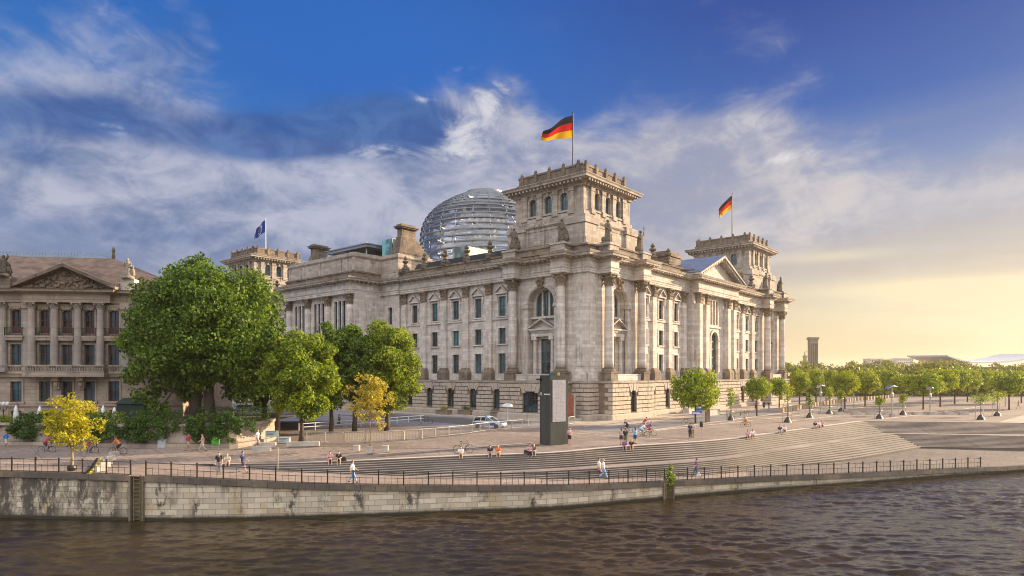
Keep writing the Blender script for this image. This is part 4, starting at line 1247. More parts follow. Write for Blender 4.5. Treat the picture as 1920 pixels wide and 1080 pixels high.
# street surfaces by the building (local frame of the building: a along the north front, o outward)
def loc_pt(t, s, z=0.0):
    u = Vector((-.757, .653)) ; v = Vector((.653, .757)); p = Vector((11.93, 103.0)) + u * s + v * t
    return Vector((p.x, p.y, z))
def sheet(name, quads, z, mat):
    mb = MB()
    for q in quads: mb.poly([loc_pt(t, s, z) for t, s in q])
    return tag(mb.build(name, mat, fix=False), kind='structure')
sheet('pavement', [[(-9, -9.5), (120, -9.5), (120, -2.9), (-9, -2.9)]], .012, 'slabs')
sheet('road', [[(-16, -16.5), (400, -16.5), (400, -9.6), (-16, -9.6)]], .008, 'asphalt')
sheet('road_kerb', [[(-14, -17.2), (400, -17.2), (400, -16.55), (-14, -16.55)]], .012, 'kerb')
sheet('forecourt', [[(-3.5, 4), (-3.5, 122), (-45, 122), (-45, 42), (-29, 18), (-19, 0), (-12, -4), (-9.1, -4)]], .008, 'forecourt')
sheet('parking_bay', [[(-10, 2), (-10, 40), (-19, 40), (-19, 4)]], .012, 'asphalt_dark')
sheet('pavement_east', [[(-9.0, -9.4), (-2.9, -2.95), (-2.9, 110), (-7.5, 110), (-7.5, 1)]], .016, 'slabs')
# thin pale lines in the plaza paving
ln_ = MB()
def line(pts, w=.35):
    P_ = [P(x, y) for x, y in pts]
    for a, b_ in zip(P_[:-1], P_[1:]):
        d = (b_ - a).normalized(); nn = Vector((-d.y, d.x, 0)) * w / 2
        ln_.poly([a - nn + Vector((0, 0, .012)), b_ - nn + Vector((0, 0, .012)), b_ + nn + Vector((0, 0, .012)), a + nn + Vector((0, 0, .012))])
line([(1068, 811), (1150, 818), (1290, 826)]); line([(1222, 808), (1480, 781), (1640, 761)], .5); line([(1484, 789), (1560, 781)], .5); line([(1095, 800), (1310, 776), (1480, 757)], .3)
line([(1660, 785), (1760, 774), (1840, 762)], .5); line([(700, 852), (1000, 830)], .25)
tag(ln_.build('paving_lines', 'kerb', fix=False), kind='structure')
wl = MB()   # pale paved square at the far right
wl.poly([P(1873, 791, .008), P(1990, 796, .008), P(2100, 772, .008), P(1935, 774, .008)])
tag(wl.build('pale_square', 'slabs', fix=False), kind='structure')
# dark edge channel across the left plaza
dr = MB()
pts = [P(x, y, -.0) for x, y in ((515, 834.5), (640, 835), (760, 838), (900, 838), (1012, 834))]
for a, b_ in zip(pts[:-1], pts[1:]):
    d = (b_ - a).normalized(); nn = Vector((-d.y, d.x, 0)) * .11
    dr.poly([q + Vector((0, 0, .014)) for q in (a - nn, b_ - nn, b_ + nn, a + nn)])
tag(dr.build('drain_channel', simple('brass_brown_channel', (.12, .09, .045), .7), fix=False), kind='structure')
# =============================================================== PALACE AT THE LEFT
A0 = Vector((-59.2, 75.0, 0))
pal = empty('palace_building', A0, math.atan2(.134, .991), label='brown sandstone palace with a columned and pedimented front behind the ivy wall', cat='building')
def pa(px):
    r = (px - 960) / FPX
    return (75 * r + 59.2) / (.991 - .134 * r)
def FP(a, o, z): return (a, -o, z)
def ppart(mb, name, mats, parent=None, smooth=False): return mb.build(name, mats, parent or pal, smooth)
AL, AR = pa(8) - 25, 20.0
pxs = [30.5, 84, 126, 168, 214]
wc = [pa(x) for x in pxs]
cen = (pa(107) + pa(150.5)) / 2
left = [2 * cen - c for c in (wc[0],)]
wins = sorted(wc + [wc[0] - 3.4, wc[0] - 6.8, wc[0] - 10.2])
w = MB(); w.T = FP
ops = []
for c in wins:
    prot = pa(52) < c < pa(208)
    ops += [(c, 1.15, 2.0, 3.1, .15), (c, 1.2, 4.1, 6.45, 0), (c, 1.2, 8.35, 10.75, 0), (c, 1.15, 12.05, 14.75, .3)]
wall_open(w, AL, AR, 1.2, 15.7, 0, ops, .4)
w.poly([(AR, 0, 1.2), (AR, -20, 1.2), (AR, -20, 15.7), (AR, 0, 15.7)]); w.poly([(AL, 0, 1.2), (AL, -20, 1.2), (AL, -20, 15.7), (AL, 0, 15.7)]); w.poly([(AL, -20, 1.2), (AR, -20, 1.2), (AR, -20, 15.7), (AL, -20, 15.7)])
ppart(w, 'facade_wall', 'palace')
t = MB(); t.T = FP
def pwindow(c, wd, zb, zt, rise, glassm, red=False):
    o = window_obj(FP, c, wd, zb, zt, -.36, rise, 1, (.56,), 'frame_red', glassm, pal, .08)
sky_up = {0: 1}
for i, c in enumerate(wins):
    surround(t, c, 1.2, 4.1, 6.45, 0, .2, .08, sill=True); surround(t, c, 1.2, 8.35, 10.75, 0, .22, .1, sill=False)
    surround(t, c, 1.15, 12.05, 14.75, 0, .2, .1, sill=False)
    pwindow(c, 1.2, 4.1, 6.45, 0, 'glass_b' if i < 5 else 'glass'); pwindow(c, 1.2, 8.35, 10.75, 0, 'glass_b' if i < 5 else 'glass'); pwindow(c, 1.15, 12.05, 14.75, .3, 'glass'); 
    window_obj(FP, c, 1.15, 2.0, 3.1, -.36, .15, 1, (), 'frame_dark', 'glass', pal, .08)
    t.ring_loft([[(c - .5, 0, 14.8), (c + .5, 0, 14.8), (c + .5, .2, 14.8), (c - .5, .2, 14.8)], [(c - .85, 0, 15.45), (c + .85, 0, 15.45), (c + .85, .3, 15.45), (c - .85, .3, 15.45)]])
    for k in range(5): t.ell((c - .5 + .25 * k, .22, 15.0 + .12 * math.sin(k * 1.7)), (.13, .12, .18), 6, 4)
    bal = MB(); bal.T = FP
    bal.box(c - .98, c + .98, -.02, .62, 11.55, 11.75); bal.frust(c - .85, c + .85, -.02, .55, 11.2, 11.55, -.1, 0)
    bal.m = 1
    for z in (12.62, 11.85): bal.box(c - .95, c + .95, .54, .6, z, z + .05)
    for sg in (-.94, .94): bal.box(c + sg - .03, c + sg + .03, -.02, .6, 12.62, 12.67); bal.box(c + sg - .03, c + sg + .03, .54, .6, 11.75, 12.7)
    for k in range(12): x = c - .86 + 1.72 * k / 11; bal.box(x - .012, x + .012, .555, .585, 11.75, 12.64)
    bal.m = 2; bal.box(c - .5, c + .5, -.3, -.22, 12.05, 12.85)
    ppart(bal, 'balcony', ['palace', 'iron', 'frame_red'])
# projecting centre bay with ledge and balustrade
x0, x1 = pa(56), pa(207)
t.box(AL, AR, -.02, .35, 7.0, 7.35); t.box(AL, AR, -.02, .5, 7.35, 7.55)
t.box(x0, x1, .35, 1.5, 7.0, 7.5)
for xa, xb, o in ((x0 + .1, x1 - .1, 1.2), (pa(16), pa(47), .3), (pa(206), pa(232), .3)):
    t.box(xa, xb, o, o + .2, 8.2, 8.36); t.box(xa, xb, o, o + .2, 7.55, 7.68)
    k = int((xb - xa) / .27)
    for j in range(k):
        x = xa + (xb - xa) * (j + .5) / k; t.lathe(x, o + .1, [(.05, 7.66), (.085, 7.85), (.04, 8.0), (.06, 8.22)], 6)
t.box(AL, AR, -.02, .16, 3.55, 3.85); t.box(AL, AR, -.02, .2, 1.2, 1.9)
for px in (110, 156):
    c = pa(px); t.box(c - .35, c + .35, 0, .9, 6.5, 7.0); t.ell((c, .45, 6.1), (.28, .4, .45), 8, 6); t.box(c - .3, c + .3, 0, .5, 5.6, 6.5)
# entablature
path = [(AL, 20), (AL, 0), (x0 - .3, 0), (x0 - .3, -.75), (x1 + .2, -.75), (x1 + .2, 0), (AR, 0), (AR, 20)]
e = MB(); e.sweep(path, [(-.6, 15.62), (.12, 15.62), (.16, 15.9), (.1, 15.95), (.1, 16.55), (.3, 16.65), (.75, 16.8), (.8, 17.0), (.95, 17.12), (-.6, 17.2)])
ppart(e, 'entablature', 'palace')
ppart(t, 'window_surrounds', 'palace')
pr = MB(); pr.sweep([(AL, 20), (AL, 0), (x0 - .3, 0)], [(-.4, 17.15), (.15, 17.15), (.15, 17.6), (.15, 17.95), (-.4, 17.95)]); pr.sweep([(x1 + .2, 0), (AR, 0), (AR, 20)], [(-.4, 17.15), (.15, 17.15), (.15, 17.95), (-.4, 17.95)])
ppart(pr, 'parapet', 'stone_dark')
def pcol(px, o, r=.40, flat=False):
    c = pa(px); m = MB(); m.T = FP
    if flat: m.box(c - .42, c + .42, -.02, .3, 8.4, 14.9)
    else: m.lathe(c, o, [(r, 8.4), (r, 10.5), (r * .95, 12.5), (r * .87, 14.9)], 18)
    m.m = 1
    if flat: m.box(c - .52, c + .52, -.02, .42, 7.6, 8.4); m.box(c - .5, c + .5, -.02, .45, 14.9, 15.62)
    else:
        m.box(c - .58, c + .58, o - .58, o + .58, 7.55, 8.0); m.lathe(c, o, [(.56, 8.0), (.58, 8.15), (.45, 8.25), (.5, 8.35), (.42, 8.45)], 18)
        capital(m, c, o, 14.85, 15.62, r * .95, 12)
    o_ = m.build('column', ['palace_col', 'palace_col'], pal)
for px in (64.5, 107, 150.5, 192.5): pcol(px, .55)
for px in (53, 236): pcol(px, 0, flat=True)
pcol(8, .35, .42); pcol(-60, .35, .42)
# pediment with carved field
pdm = MB(); pdm.T = FP
hw = (x1 - x0) / 2 + 1.1; c = (x0 + x1) / 2; zb, zt_ = 17.15, 20.0
pdm.poly([(c - hw, .6, zb), (c + hw, .6, zb), (c, .6, zt_ - .3)])
for sg in (-1, 1):
    pdm.ring_loft([[(c + sg * (hw + .15), -3, zb - .02), (c + sg * (hw + .15), 1.7, zb - .02), (c + sg * (hw + .15), 1.75, zb + .3), (c + sg * (hw + .15), -3, zb + .3)],
                   [(c, -3, zt_ - .36), (c, 1.7, zt_ - .36), (c, 1.75, zt_), (c, -3, zt_)]])
ppart(pdm, 'pediment', 'stone_dark')
rl = MB(); rl.T = FP
random.seed(5)
for k in range(120):
    x = random.uniform(-hw * .86, hw * .86); zm = (zt_ - zb - .6) * (1 - abs(x) / hw)
    z = zb + .2 + random.random() * max(.05, zm - .25)
    rl.ell((c + x, .68, z), (random.uniform(.08, .3), .22, random.uniform(.08, .26)), 7, 5)
ppart(rl, 'pediment_relief', 'stone_carved', smooth=True)
# roof
r = MB(); r.T = FP
RZ = 22.3; ra = pa(213) * 1.0 + 1.9; rl_ = AL + 8
e0, e1 = 0.2, -20.2
def RP(a, o, z): return (a, o, z)
A_ = (AL - .2, e0, 17.3); B_ = (AR + .2, e0, 17.3); C_ = (AR + .2, e1, 17.3); D_ = (AL - .2, e1, 17.3)
E_ = (rl_, -8.0, RZ); F_ = (AR - 11.4, -8.0, RZ); G_ = (AR - 11.4, -12.0, RZ); H_ = (rl_, -12, RZ)
for q in ((A_, B_, F_, E_), (B_, C_, G_, F_), (C_, D_, H_, G_), (D_, A_, E_, H_), (E_, F_, G_, H_)): r.poly(q)
rr = ppart(r, 'roof', 'rooftile')
cr = MB(); cr.T = FP
cr.box(rl_, AR - 11.4, -8.2, -7.9, RZ - .05, RZ + .15)
x = rl_
while x < AR - 11.5: cr.box(x - .03, x + .03, -8.08, -8.02, RZ + .15, RZ + .62); x += .38
cr.box(rl_, AR - 11.5, -8.07, -8.03, RZ + .42, RZ + .47)
cr.m = 1
cr.lathe(AR - 11.3, -8.05, [(.22, RZ - .1), (.2, RZ + .6), (.12, RZ + .7), (.24, RZ + 1.0), (.2, RZ + 1.25), (.04, RZ + 1.5)], 8)
ppart(cr, 'ridge_cresting', ['zinc', 'stone_dark'])
cr.T = None
# parapet statues
for nm, px, mt in (('dark', 9, 'bronze'), ('pale', 241, 'statue_pale')):
    if mt == 'statue_pale': M[mt] = simple('pale_statue_stone', (.28, .235, .18), .85, 0, .3, 3, .3)
    q = MB(); robed(q, 2.4, 'up' if nm == 'dark' else None)
    o = q.build('parapet_statue', mt, pal, smooth=True); o.location = (pa(px), -.25, 18.85); o.scale = (.7, .7, .85)
    pq = MB(); pq.box(pa(px) - .75, pa(px) + .75, -.3, 1.0, 17.15, 18.55); pq.T = None; pq.build('statue_plinth', 'stone_dark' if nm == 'dark' else 'stone', pal)

# terrace and garden wall in front of it
wp = [PD(-420, 64), PD(-200, 65), P(-60, 840, -.25), P(0, 838.5, -.25), P(200, 842, -.25), P(340, 843, -.25), P(430, 843, -.25), P(470, 838, -.25), P(500, 832, -.2), P(512, 826, -.1), PD(516, 76)]
wp = [Vector((p.x, p.y)) for p in catmull([V3(p, 0) for p in wp], 4)]
gw = MB(); gw.sweep([tuple(p) for p in wp], [(0, -.8), (.22, -.8), (.22, .35), (.06, .4), (.0, .42), (0, 2.0), (.14, 2.02), (.14, 2.28), (-.5, 2.28), (-.5, -.8)])
gwo = tag(gw.build('garden_wall', stone('rendered_garden_wall', (.47, .40, .345), (.38, .32, .275), (.15, .12, .10), block=(1.6, .5), stain=.45, joint=.5)), 'long pale masonry garden wall overgrown with ivy below the palace', 'wall')
te = MB()
ids = [tuple((p.x, p.y, 1.95)) for p in wp[2:]]
te.poly([(p[0], p[1] + .3, 1.95) for p in ids[:-1]] + [(ids[-1][0] - .3, 100, 1.95), (-130, 100, 1.95), (-60, 64, 1.95)])
tag(te.build('terrace', 'plaza'), kind='structure')
pil = MB(); q = wp[-1]; pil.box(q.x - .45, q.x + .45, q.y - .4, q.y + .4, -.3, 2.5); pil.box(q.x - .55, q.x + .55, q.y - .5, q.y + .5, 2.5, 2.75)
tag(pil.build('gate_pillar', 'stone_dark'), 'brown stone gate pillar at the end of the garden wall', 'pillar')
# =============================================================== VEGETATION
def leafmat(name, dark, mid, light, trans=.35):
    m, g, b = newmat(name)
    isl = g.new('ShaderNodeNewGeometry').outputs['Random Per Island']
    tc = g.new('ShaderNodeTexCoord').outputs['Object']
    c = g.ramp(isl, [(0, dark), (.45, mid), (.85, light), (1, light)])
    n = g.noise(tc, .45, 3)
    c = g.mix(g.ss(n, .35, .7, 0, .55), c, light)
    n2 = g.noise(g.map(tc, loc=(7, 3, 9)), .7, 3)
    c = g.mix(g.ss(n2, .45, .75, 0, .6), c, dark)
    g.setin(b.inputs['Base Color'], c); b.inputs['Roughness'].default_value = .55; b.inputs['Specular IOR Level'].default_value = .3
    t = g.new('ShaderNodeBsdfTranslucent'); g.setin(t.inputs[0], g.mix(1.0, c, (1.6, 1.5, .6), 'MULTIPLY'))
    mx = g.new('ShaderNodeMixShader'); mx.inputs[0].default_value = trans
    g.l.new(b.outputs[0], mx.inputs[1]); g.l.new(t.outputs[0], mx.inputs[2]); g.l.new(mx.outputs[0], g.n['Material Output'].inputs[0])
    return m
LM = {
 'deep': leafmat('deep_green_leaves', (.016, .040, .006), (.060, .125, .013), (.20, .30, .030)),
 'green': leafmat('fresh_green_leaves', (.024, .058, .006), (.11, .185, .014), (.34, .41, .03)),
 'lime': leafmat('yellow_green_leaves', (.08, .12, .010), (.18, .24, .016), (.33, .37, .024), .4),
 'yellow': leafmat('yellow_leaves', (.14, .15, .010), (.38, .36, .018), (.56, .50, .035), .4),
 'autumn': leafmat('orange_brown_leaves', (.15, .15, .02), (.36, .29, .045), (.52, .44, .07), .4),
 'ivy': leafmat('ivy_leaves', (.018, .048, .008), (.048, .105, .016), (.10, .18, .026), .2),
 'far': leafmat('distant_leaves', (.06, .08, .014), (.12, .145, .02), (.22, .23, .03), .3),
}
M['bark'] = simple('dark_bark', (.075, .055, .04), .9, 0, .35, 4, .6)
M['bark_pale'] = simple('pale_bark', (.30, .235, .14), .9, 0, .3, 5, .4)

def leaves(clumps, per, size, seed, name, mat, parent=None, droop=.25):
    """clumps: (x,y,z,r); every leaf a small folded blade with its own tilt"""
    rng = np.random.RandomState(seed)
    C = np.array(clumps, dtype=float)
    w = C[:, 3] ** 2; w = w / w.mean()
    cnt = np.maximum(6, (per * w)).astype(int)
    idx = np.repeat(np.arange(len(C)), cnt); n = len(idx)
    d = rng.normal(size=(n, 3)); d /= np.linalg.norm(d, axis=1)[:, None]
    rr = C[idx, 3] * rng.uniform(.15, 1.0, n) ** .42
    lump = 1 + .22 * np.sin(d[:, 0] * 5 + idx) * np.cos(d[:, 2] * 4 + idx * 1.7)
    p = C[idx, :3] + d * (rr * lump)[:, None] * np.array([1, 1, .82])
    nrm = d * .75 + rng.normal(size=(n, 3)) * .55 + np.array([0, 0, .35]); nrm /= np.linalg.norm(nrm, axis=1)[:, None]
    a = np.cross(nrm, rng.normal(size=(n, 3))); a /= np.linalg.norm(a, axis=1)[:, None]
    b_ = np.cross(nrm, a)
    s = size * rng.uniform(.55, 1.35, n)
    a = a * (s * .5)[:, None]; b_ = b_ * (s * .34)[:, None]; f = nrm * (s * .10)[:, None]
    v = np.stack([p - a, p - b_ - f, p + a - np.array([0, 0, 1.0]) * (s * droop)[:, None], p + b_ - f], 1).reshape(-1, 3)
    me = bpy.data.meshes.new(name)
    me.vertices.add(4 * n); me.vertices.foreach_set('co', v.ravel().astype(np.float32))
    me.loops.add(4 * n); me.loops.foreach_set('vertex_index', np.arange(4 * n, dtype=np.int32))
    me.polygons.add(n); me.polygons.foreach_set('loop_start', np.arange(0, 4 * n, 4, dtype=np.int32))
    me.update(calc_edges=True)
    me.materials.append(mat)
    o = bpy.data.objects.new(name, me); COL.objects.link(o)
    if parent: o.parent = parent
    return o
def crown_clumps(rx, rz, zc, n, rc, seed, flat=.0, inner=.35, irregular=.22):
    rng = random.Random(seed); out = []
    ph = [rng.uniform(0, 6.28) for _ in range(4)]
    for i in range(n):
        z = 1 - 2 * (i + .5) / n; z += rng.uniform(-.06, .06); z = max(-1, min(1, z))
        an = i * 2.399963 + rng.uniform(-.3, .3); q = math.sqrt(max(0, 1 - z * z))
        k = 1 + irregular * (math.sin(2 * an + ph[0]) * .5 + math.sin(3 * an + 2 * z + ph[1]) * .5 + math.sin(5 * z + ph[2]) * .4) + rng.uniform(-.10, .08)
        f = (1.0 if i % 3 else inner + rng.uniform(0, .35)) * k
        if z < 0: zz = z * (1 - flat)
        else: zz = z
        r = rc * rng.uniform(.72, 1.25)
        lim = max(.05, 1 - r / max(rx, .1) * .8)
        out.append((math.cos(an) * q * rx * f * lim, math.sin(an) * q * rx * f * lim, zc + zz * rz * f * max(.1, 1 - r / rz * .7), r))
    return out
def tree(name, loc, crown_r, z_bot, z_top, n, per, size, mat, label, trunk_r, seed, cat='tree', group=None, bark='bark', rc=None, trunks=((0, 0),), extra=None, **kw):
    r_ = empty(name, loc, 0, label=label, cat=cat, group=group)
    zc, rz = (z_bot + z_top) / 2, (z_top - z_bot) / 2
    cl = crown_clumps(crown_r, rz, zc, n, rc or crown_r * .3, seed, **kw)
    if extra: cl += extra
    leaves(cl, per, size, seed, 'crown', mat, r_)
    t = MB(); rng = random.Random(seed + 1)
    for tx, ty in trunks:
        t.tube([(tx, ty, -.1), (tx * 1.02 + .05, ty, z_bot * .5), (tx * .9, ty, z_bot), (tx * .6, ty * .6, zc)], [trunk_r * 1.35, trunk_r, trunk_r * .85, trunk_r * .4], 9)
        for c in rng.sample(cl, min(len(cl), 12)):
            z0 = z_bot * .8 + (zc - z_bot) * rng.uniform(.05, .7)
            p0 = Vector((tx * .8, ty * .8, z0)); p1 = Vector(c[:3]); m_ = p0.lerp(p1, .5) + Vector((0, 0, .35))
            t.tube([p0, m_, p1], [trunk_r * .42, trunk_r * .26, trunk_r * .08], 5)
    t.build('trunk', bark, r_, smooth=True)
    return r_

# the big plane tree at the palace corner
random.seed(11)
big = PD(392, 73, 1.8)
tree('plane_tree', big, 8.0, 3.2, 18.2, 110, 620, .36, LM['deep'], 'huge leafy deciduous tree standing before the corner of the brown palace', .62, 21, trunks=((-1.7, .3), (0.3, -.6)), rc=1.95, irregular=.12,
     extra=[(-1.6, -1, 17.3, 1.5), (-.4, -1, 18.0, 1.2), (-8.2, -1, 9.5, 1.5), (-7.8, 0, 12, 1.6), (-7.9, -1, 5.5, 1.5), (-6.6, -1, 3.0, 1.6), (-4.5, -2, 1.6, 1.4), (7, -1, 7, 1.6), (7.9, 0, 9, 1.5), (4.5, -1, 3.6, 1.7), (6.5, -1, 4.2, 1.5), (2.5, 1, 3.6, 1.5), (-3, 1.5, 3.4, 1.6), (-5.5, 0, 4.2, 1.5), (3.6, 2, 5.0, 1.7)])
tree('plane_tree', PD(496, 80, .6), 4.3, 2.4, 12.6, 40, 380, .42, LM['deep'], 'dark leafy tree tucked behind the right side of the huge tree', .35, 33, rc=1.35)
# plaza trees behind the barriers
tree('maple_tree', P(565, 828), 4.0, 1.9, 12.3, 56, 560, .30, LM['green'], 'yellow green broad tree standing in the low stone planter left of the barriers', .26, 41, rc=1.15, irregular=.14)
tree('maple_tree', P(621, 812), 3.3, 2.6, 14.0, 36, 380, .36, LM['deep'], 'dark green tree behind the yellow green planter tree', .27, 42, rc=1.15)
tree('maple_tree', P(657, 811) + Vector((.3, .8, 0)), 3.5, 3.6, 14.2, 36, 380, .36, LM['deep'], 'dark green tree in the middle of the clump behind the orange sapling', .27, 43, rc=1.15)
tree('maple_tree', P(708, 808) + Vector((1.2, 0, 0)), 4.6, 2.5, 14.0, 72, 560, .30, LM['green'], 'wide green tree at the right end of the clump nearest the parliament', .3, 44, rc=1.25, irregular=.12)
# orange sapling with its thin stem
tree('orange_sapling', P(694, 838), 2.15, 2.0, 7.6, 60, 46, .26, LM['autumn'], 'thin orange brown sapling among the pale stone cubes', .07, 51, rc=.55, bark='bark_pale', irregular=.3, flat=.1)
# yellow tree at the quay
ytr = P(134.5, 881, -.25)
tree('yellow_tree', ytr, 1.95, 1.75, 5.75, 62, 56, .21, LM['yellow'], 'small bright yellow tree with a pale stem beside the quay railing', .10, 52, rc=.46, bark='bark_pale', irregular=.25,
     extra=[(0, 0, 5.9, .35), (-.3, 0, 5.5, .4), (.3, 0, 5.3, .4)])
tubm = MB(); tubm.lathe(ytr.x, ytr.y, [(.26, ytr.z - .05), (.34, ytr.z + .18), (.3, ytr.z + .34), (.2, ytr.z + .36)], 12)
tag(tubm.build('watering_bag', 'black'), 'dark watering bag round the foot of the yellow tree', 'watering bag')
# green bush on the quay
q, _ = at_len(l_lad2)
bush = empty('quay_bush', q + Vector((.1, .1, -.5)), 0, label='small green bush sprouting from the quay edge above the ladder recess', cat='bush')
leaves([(0, 0, .4, .35), (.12, 0, .9, .42), (-.1, 0, 1.3, .36), (.1, 0, 1.75, .26), (.35, 0, .9, .3), (-.38, 0, .7, .25), (.1, 0, 2.0, .14)], 130, .13, 5, 'foliage', LM['green'], bush)
bs = MB(); bs.tube([(0, 0, -.3), (.05, 0, .8), (.05, 0, 1.7)], [.03, .02, .01], 5); bs.build('stem', 'bark', bush)

# ivy hanging over the garden wall, hedges on the terrace
def wall_pt(px):
    best = min(range(len(wp)), key=lambda k: abs(wp[k].x / wp[k].y * FPX + 960 - px)); return wp[best]
def ivy(px0, px1, y0, y1, label, seed, n):
    rng = random.Random(seed); a = wall_pt((px0 + px1) / 2); d = a.y - .15
    m = d / FPX; cl = []
    zt, zb = EYE - (y0 - HOR) * m, EYE - (y1 - HOR) * m
    for i in range(n):
        u = rng.uniform(-1, 1); v = rng.uniform(-1, 1)
        if u * u + v * v > 1.05: continue
        cl.append((u * (px1 - px0) / 1.85 * m, rng.uniform(-.45, .25) - .25 * (1 - abs(u)), (zt + zb) / 2 + v * (zt - zb) / 2, rng.uniform(.28, .55)))
    r_ = empty('ivy', (((px0 + px1) / 2 - 960) * m, d, 0), 0, label=label, cat='ivy')
    leaves(cl, 95, .17, seed, 'foliage', LM['ivy'], r_)
    s_ = MB(); s_.tube([(-.1, .1, -.1), (.05, .05, .9), (.0, .0, zt * .6)], [.06, .05, .03], 5); s_.build('stem', 'bark', r_)
ivy(24, 92, 778, 822, 'round dark ivy clump on the garden wall left of the yellow tree', 61, 60)
ivy(86, 168, 783, 820, 'ivy clump on the wall behind the yellow tree', 62, 60)
ivy(150, 213, 782, 824, 'ivy clump on the wall right of the yellow tree', 63, 60)
ivy(212, 332, 782, 826, 'wide ivy clump on the wall above the pale utility cabinet', 64, 110)
ivy(350, 472, 775, 829, 'large ivy clump on the wall above the green board', 65, 130)
def hedge(px0, px1, d, ztop, label, seed, zb=1.95):
    a, b_ = (px0 - 960) / FPX * d, (px1 - 960) / FPX * d
    r_ = empty('hedge', ((a + b_) / 2, d, 0), 0, label=label, cat='hedge'); cl = []; rng = random.Random(seed)
    x = a
    while x < b_:
        for zz in (zb + .3, (zb + ztop) / 2, ztop - .28): cl.append((x - (a + b_) / 2, rng.uniform(-.3, .3), zz + rng.uniform(-.05, .05), .38))
        x += .42
    leaves(cl, 70, .15, seed, 'foliage', LM['green'] if seed % 2 else LM['ivy'], r_, 0)
    s_ = MB()
    for k in range(4): s_.tube([(-.9 + .6 * k, 0, zb - .1), (-.9 + .6 * k, 0, ztop - .4)], .04, 5)
    s_.build('stems', 'bark', r_)
hedge(-20, 18, 67.8, 3.1, 'short clipped hedge behind the wall at the far left edge', 71)
hedge(60, 145, 68.6, 3.4, 'clipped hedge behind the yellow tree crown', 72)
hedge(165, 236, 68.8, 3.35, 'clipped hedge below the closed white parasols', 73)
hedge(250, 345, 69.0, 3.5, 'long clipped hedge left of the two thick trunks', 74)
hedge(375, 505, 72, 3.7, 'dark hedge behind the ivy right of the thick trunks', 76)

# rows of round trees along the north side
CP = {}
for k, (mt, sd) in enumerate((('green', 81), ('lime', 82), ('green', 83))):
    CP[k] = leaves(crown_clumps(1.0, .78, 0, 60, .25, sd, flat=.15, irregular=.13), 110, .09, sd, 'crown', LM[mt])
    if k == 0: pass
tk = MB(); tk.tube([(0, 0, -.1), (0, 0, .5), (.01, 0, 1.0)], [.032, .026, .02], 8)
for k in range(7):
    an = k * 2.4; tk.tube([(0, 0, .82 + .03 * k), (.1 * math.cos(an), .1 * math.sin(an), 1.0 + .04 * k), (.26 * math.cos(an), .26 * math.sin(an), 1.15 + .05 * k)], [.014, .009, .003], 5)
TK = tk.build('trunk', 'bark')
used = set()
def round_tree(px, yb, hw, yt, ybot, label, kind, i):
    p = P(px, yb); m = p.y / FPX
    R = hw * m; z1 = EYE - (yt - HOR) * m; z0 = max(1.2, EYE - (ybot - HOR) * m)
    r_ = empty('round_tree', p, 0, label=label, cat='tree', group='rows of round plaza trees')
    c = CP[kind] if kind not in used else CP[kind].copy()
    if kind in used: COL.objects.link(c)
    used.add(kind); c.parent = r_
    k1, k2, k3 = math.sin(i * 2.7), math.sin(i * 4.1 + 1), math.sin(i * 1.9 + 2)
    c.location = (.06 * R * k1, 0, (z0 + z1) / 2); c.scale = (R * (1 + .09 * k2), R * (1 - .08 * k2), (z1 - z0) / 2 / .78 * (1 + .07 * k3)); c.rotation_euler = (.10 * k1, .12 * k3, i * 1.37)
    t = TK if 't' not in used else TK.copy()
    if 't' in used: COL.objects.link(t)
    used.add('t'); t.parent = r_; h = (z0 + z1) / 2
    t.scale = (h * .95, h * .95, h / 1.1)
rt = [ # px, base y, half width, top y, crown bottom y, label, kind
 (1304, 794, 45, 691, 772, 'largest round green tree on the plaza before the parliament', 0),
 (1419, 780, 24, 703, 753, 'round dark green ball tree before the far pavilion of the parliament', 2),
 (1461, 773, 19, 704, 746, 'round tree at the far corner of the parliament behind the staked sapling', 2),
 (1499, 767, 21, 693, 738, 'round tree just clear of the parliament corner', 1),
 (1530, 761, 18, 690, 730, 'smaller round tree behind the first wing shaped lamp', 0),
 (1556, 757, 15, 691, 727, 'small round tree beside the first wing shaped lamp', 0),
 (1584, 767, 28, 694, 742, 'broad tree above the row of stone cubes, right of the first lamp', 1),
 (1622, 762, 28, 692, 740, 'broad tree second to the right of the first lamp', 1),
 (1659, 753, 26, 690, 731, 'tree directly behind the second wing shaped lamp', 0),
 (1692, 757, 20, 700, 736, 'thin tree right of the second wing shaped lamp', 1),
 (1731, 768, 33, 697, 741, 'wide round tree at the front of the right hand avenue', 0),
 (1763, 763, 30, 687, 736, 'tall wide tree second in the right hand avenue', 1),
 (1790, 758, 26, 688, 735, 'tree third in the right hand avenue', 0),
 (1814, 754, 26, 690, 733, 'tree fourth in the right hand avenue', 1),
 (1842, 751, 22, 692, 733, 'tree fifth in the right hand avenue', 0),
 (1866, 748, 20, 692, 730, 'tree sixth in the right hand avenue', 1),
 (1892, 769, 32, 697, 741, 'round tree near the right edge of the plaza', 2),
 (1915, 756, 26, 694, 735, 'tree cut by the right edge of the picture', 1),
 (1640, 748, 18, 697, 728, 'small tree between the avenue rows, left of the second lamp', 1),
 (1605, 750, 17, 700, 730, 'small tree seen between two broad trees above the stone cubes', 0),
 (1512, 754, 16, 697, 727, 'small tree behind the tree at the parliament corner', 1),
 (1950, 765, 30, 694, 738, 'round tree just beyond the right edge of the picture', 0)]
for i, a in enumerate(rt): round_tree(*a, i)
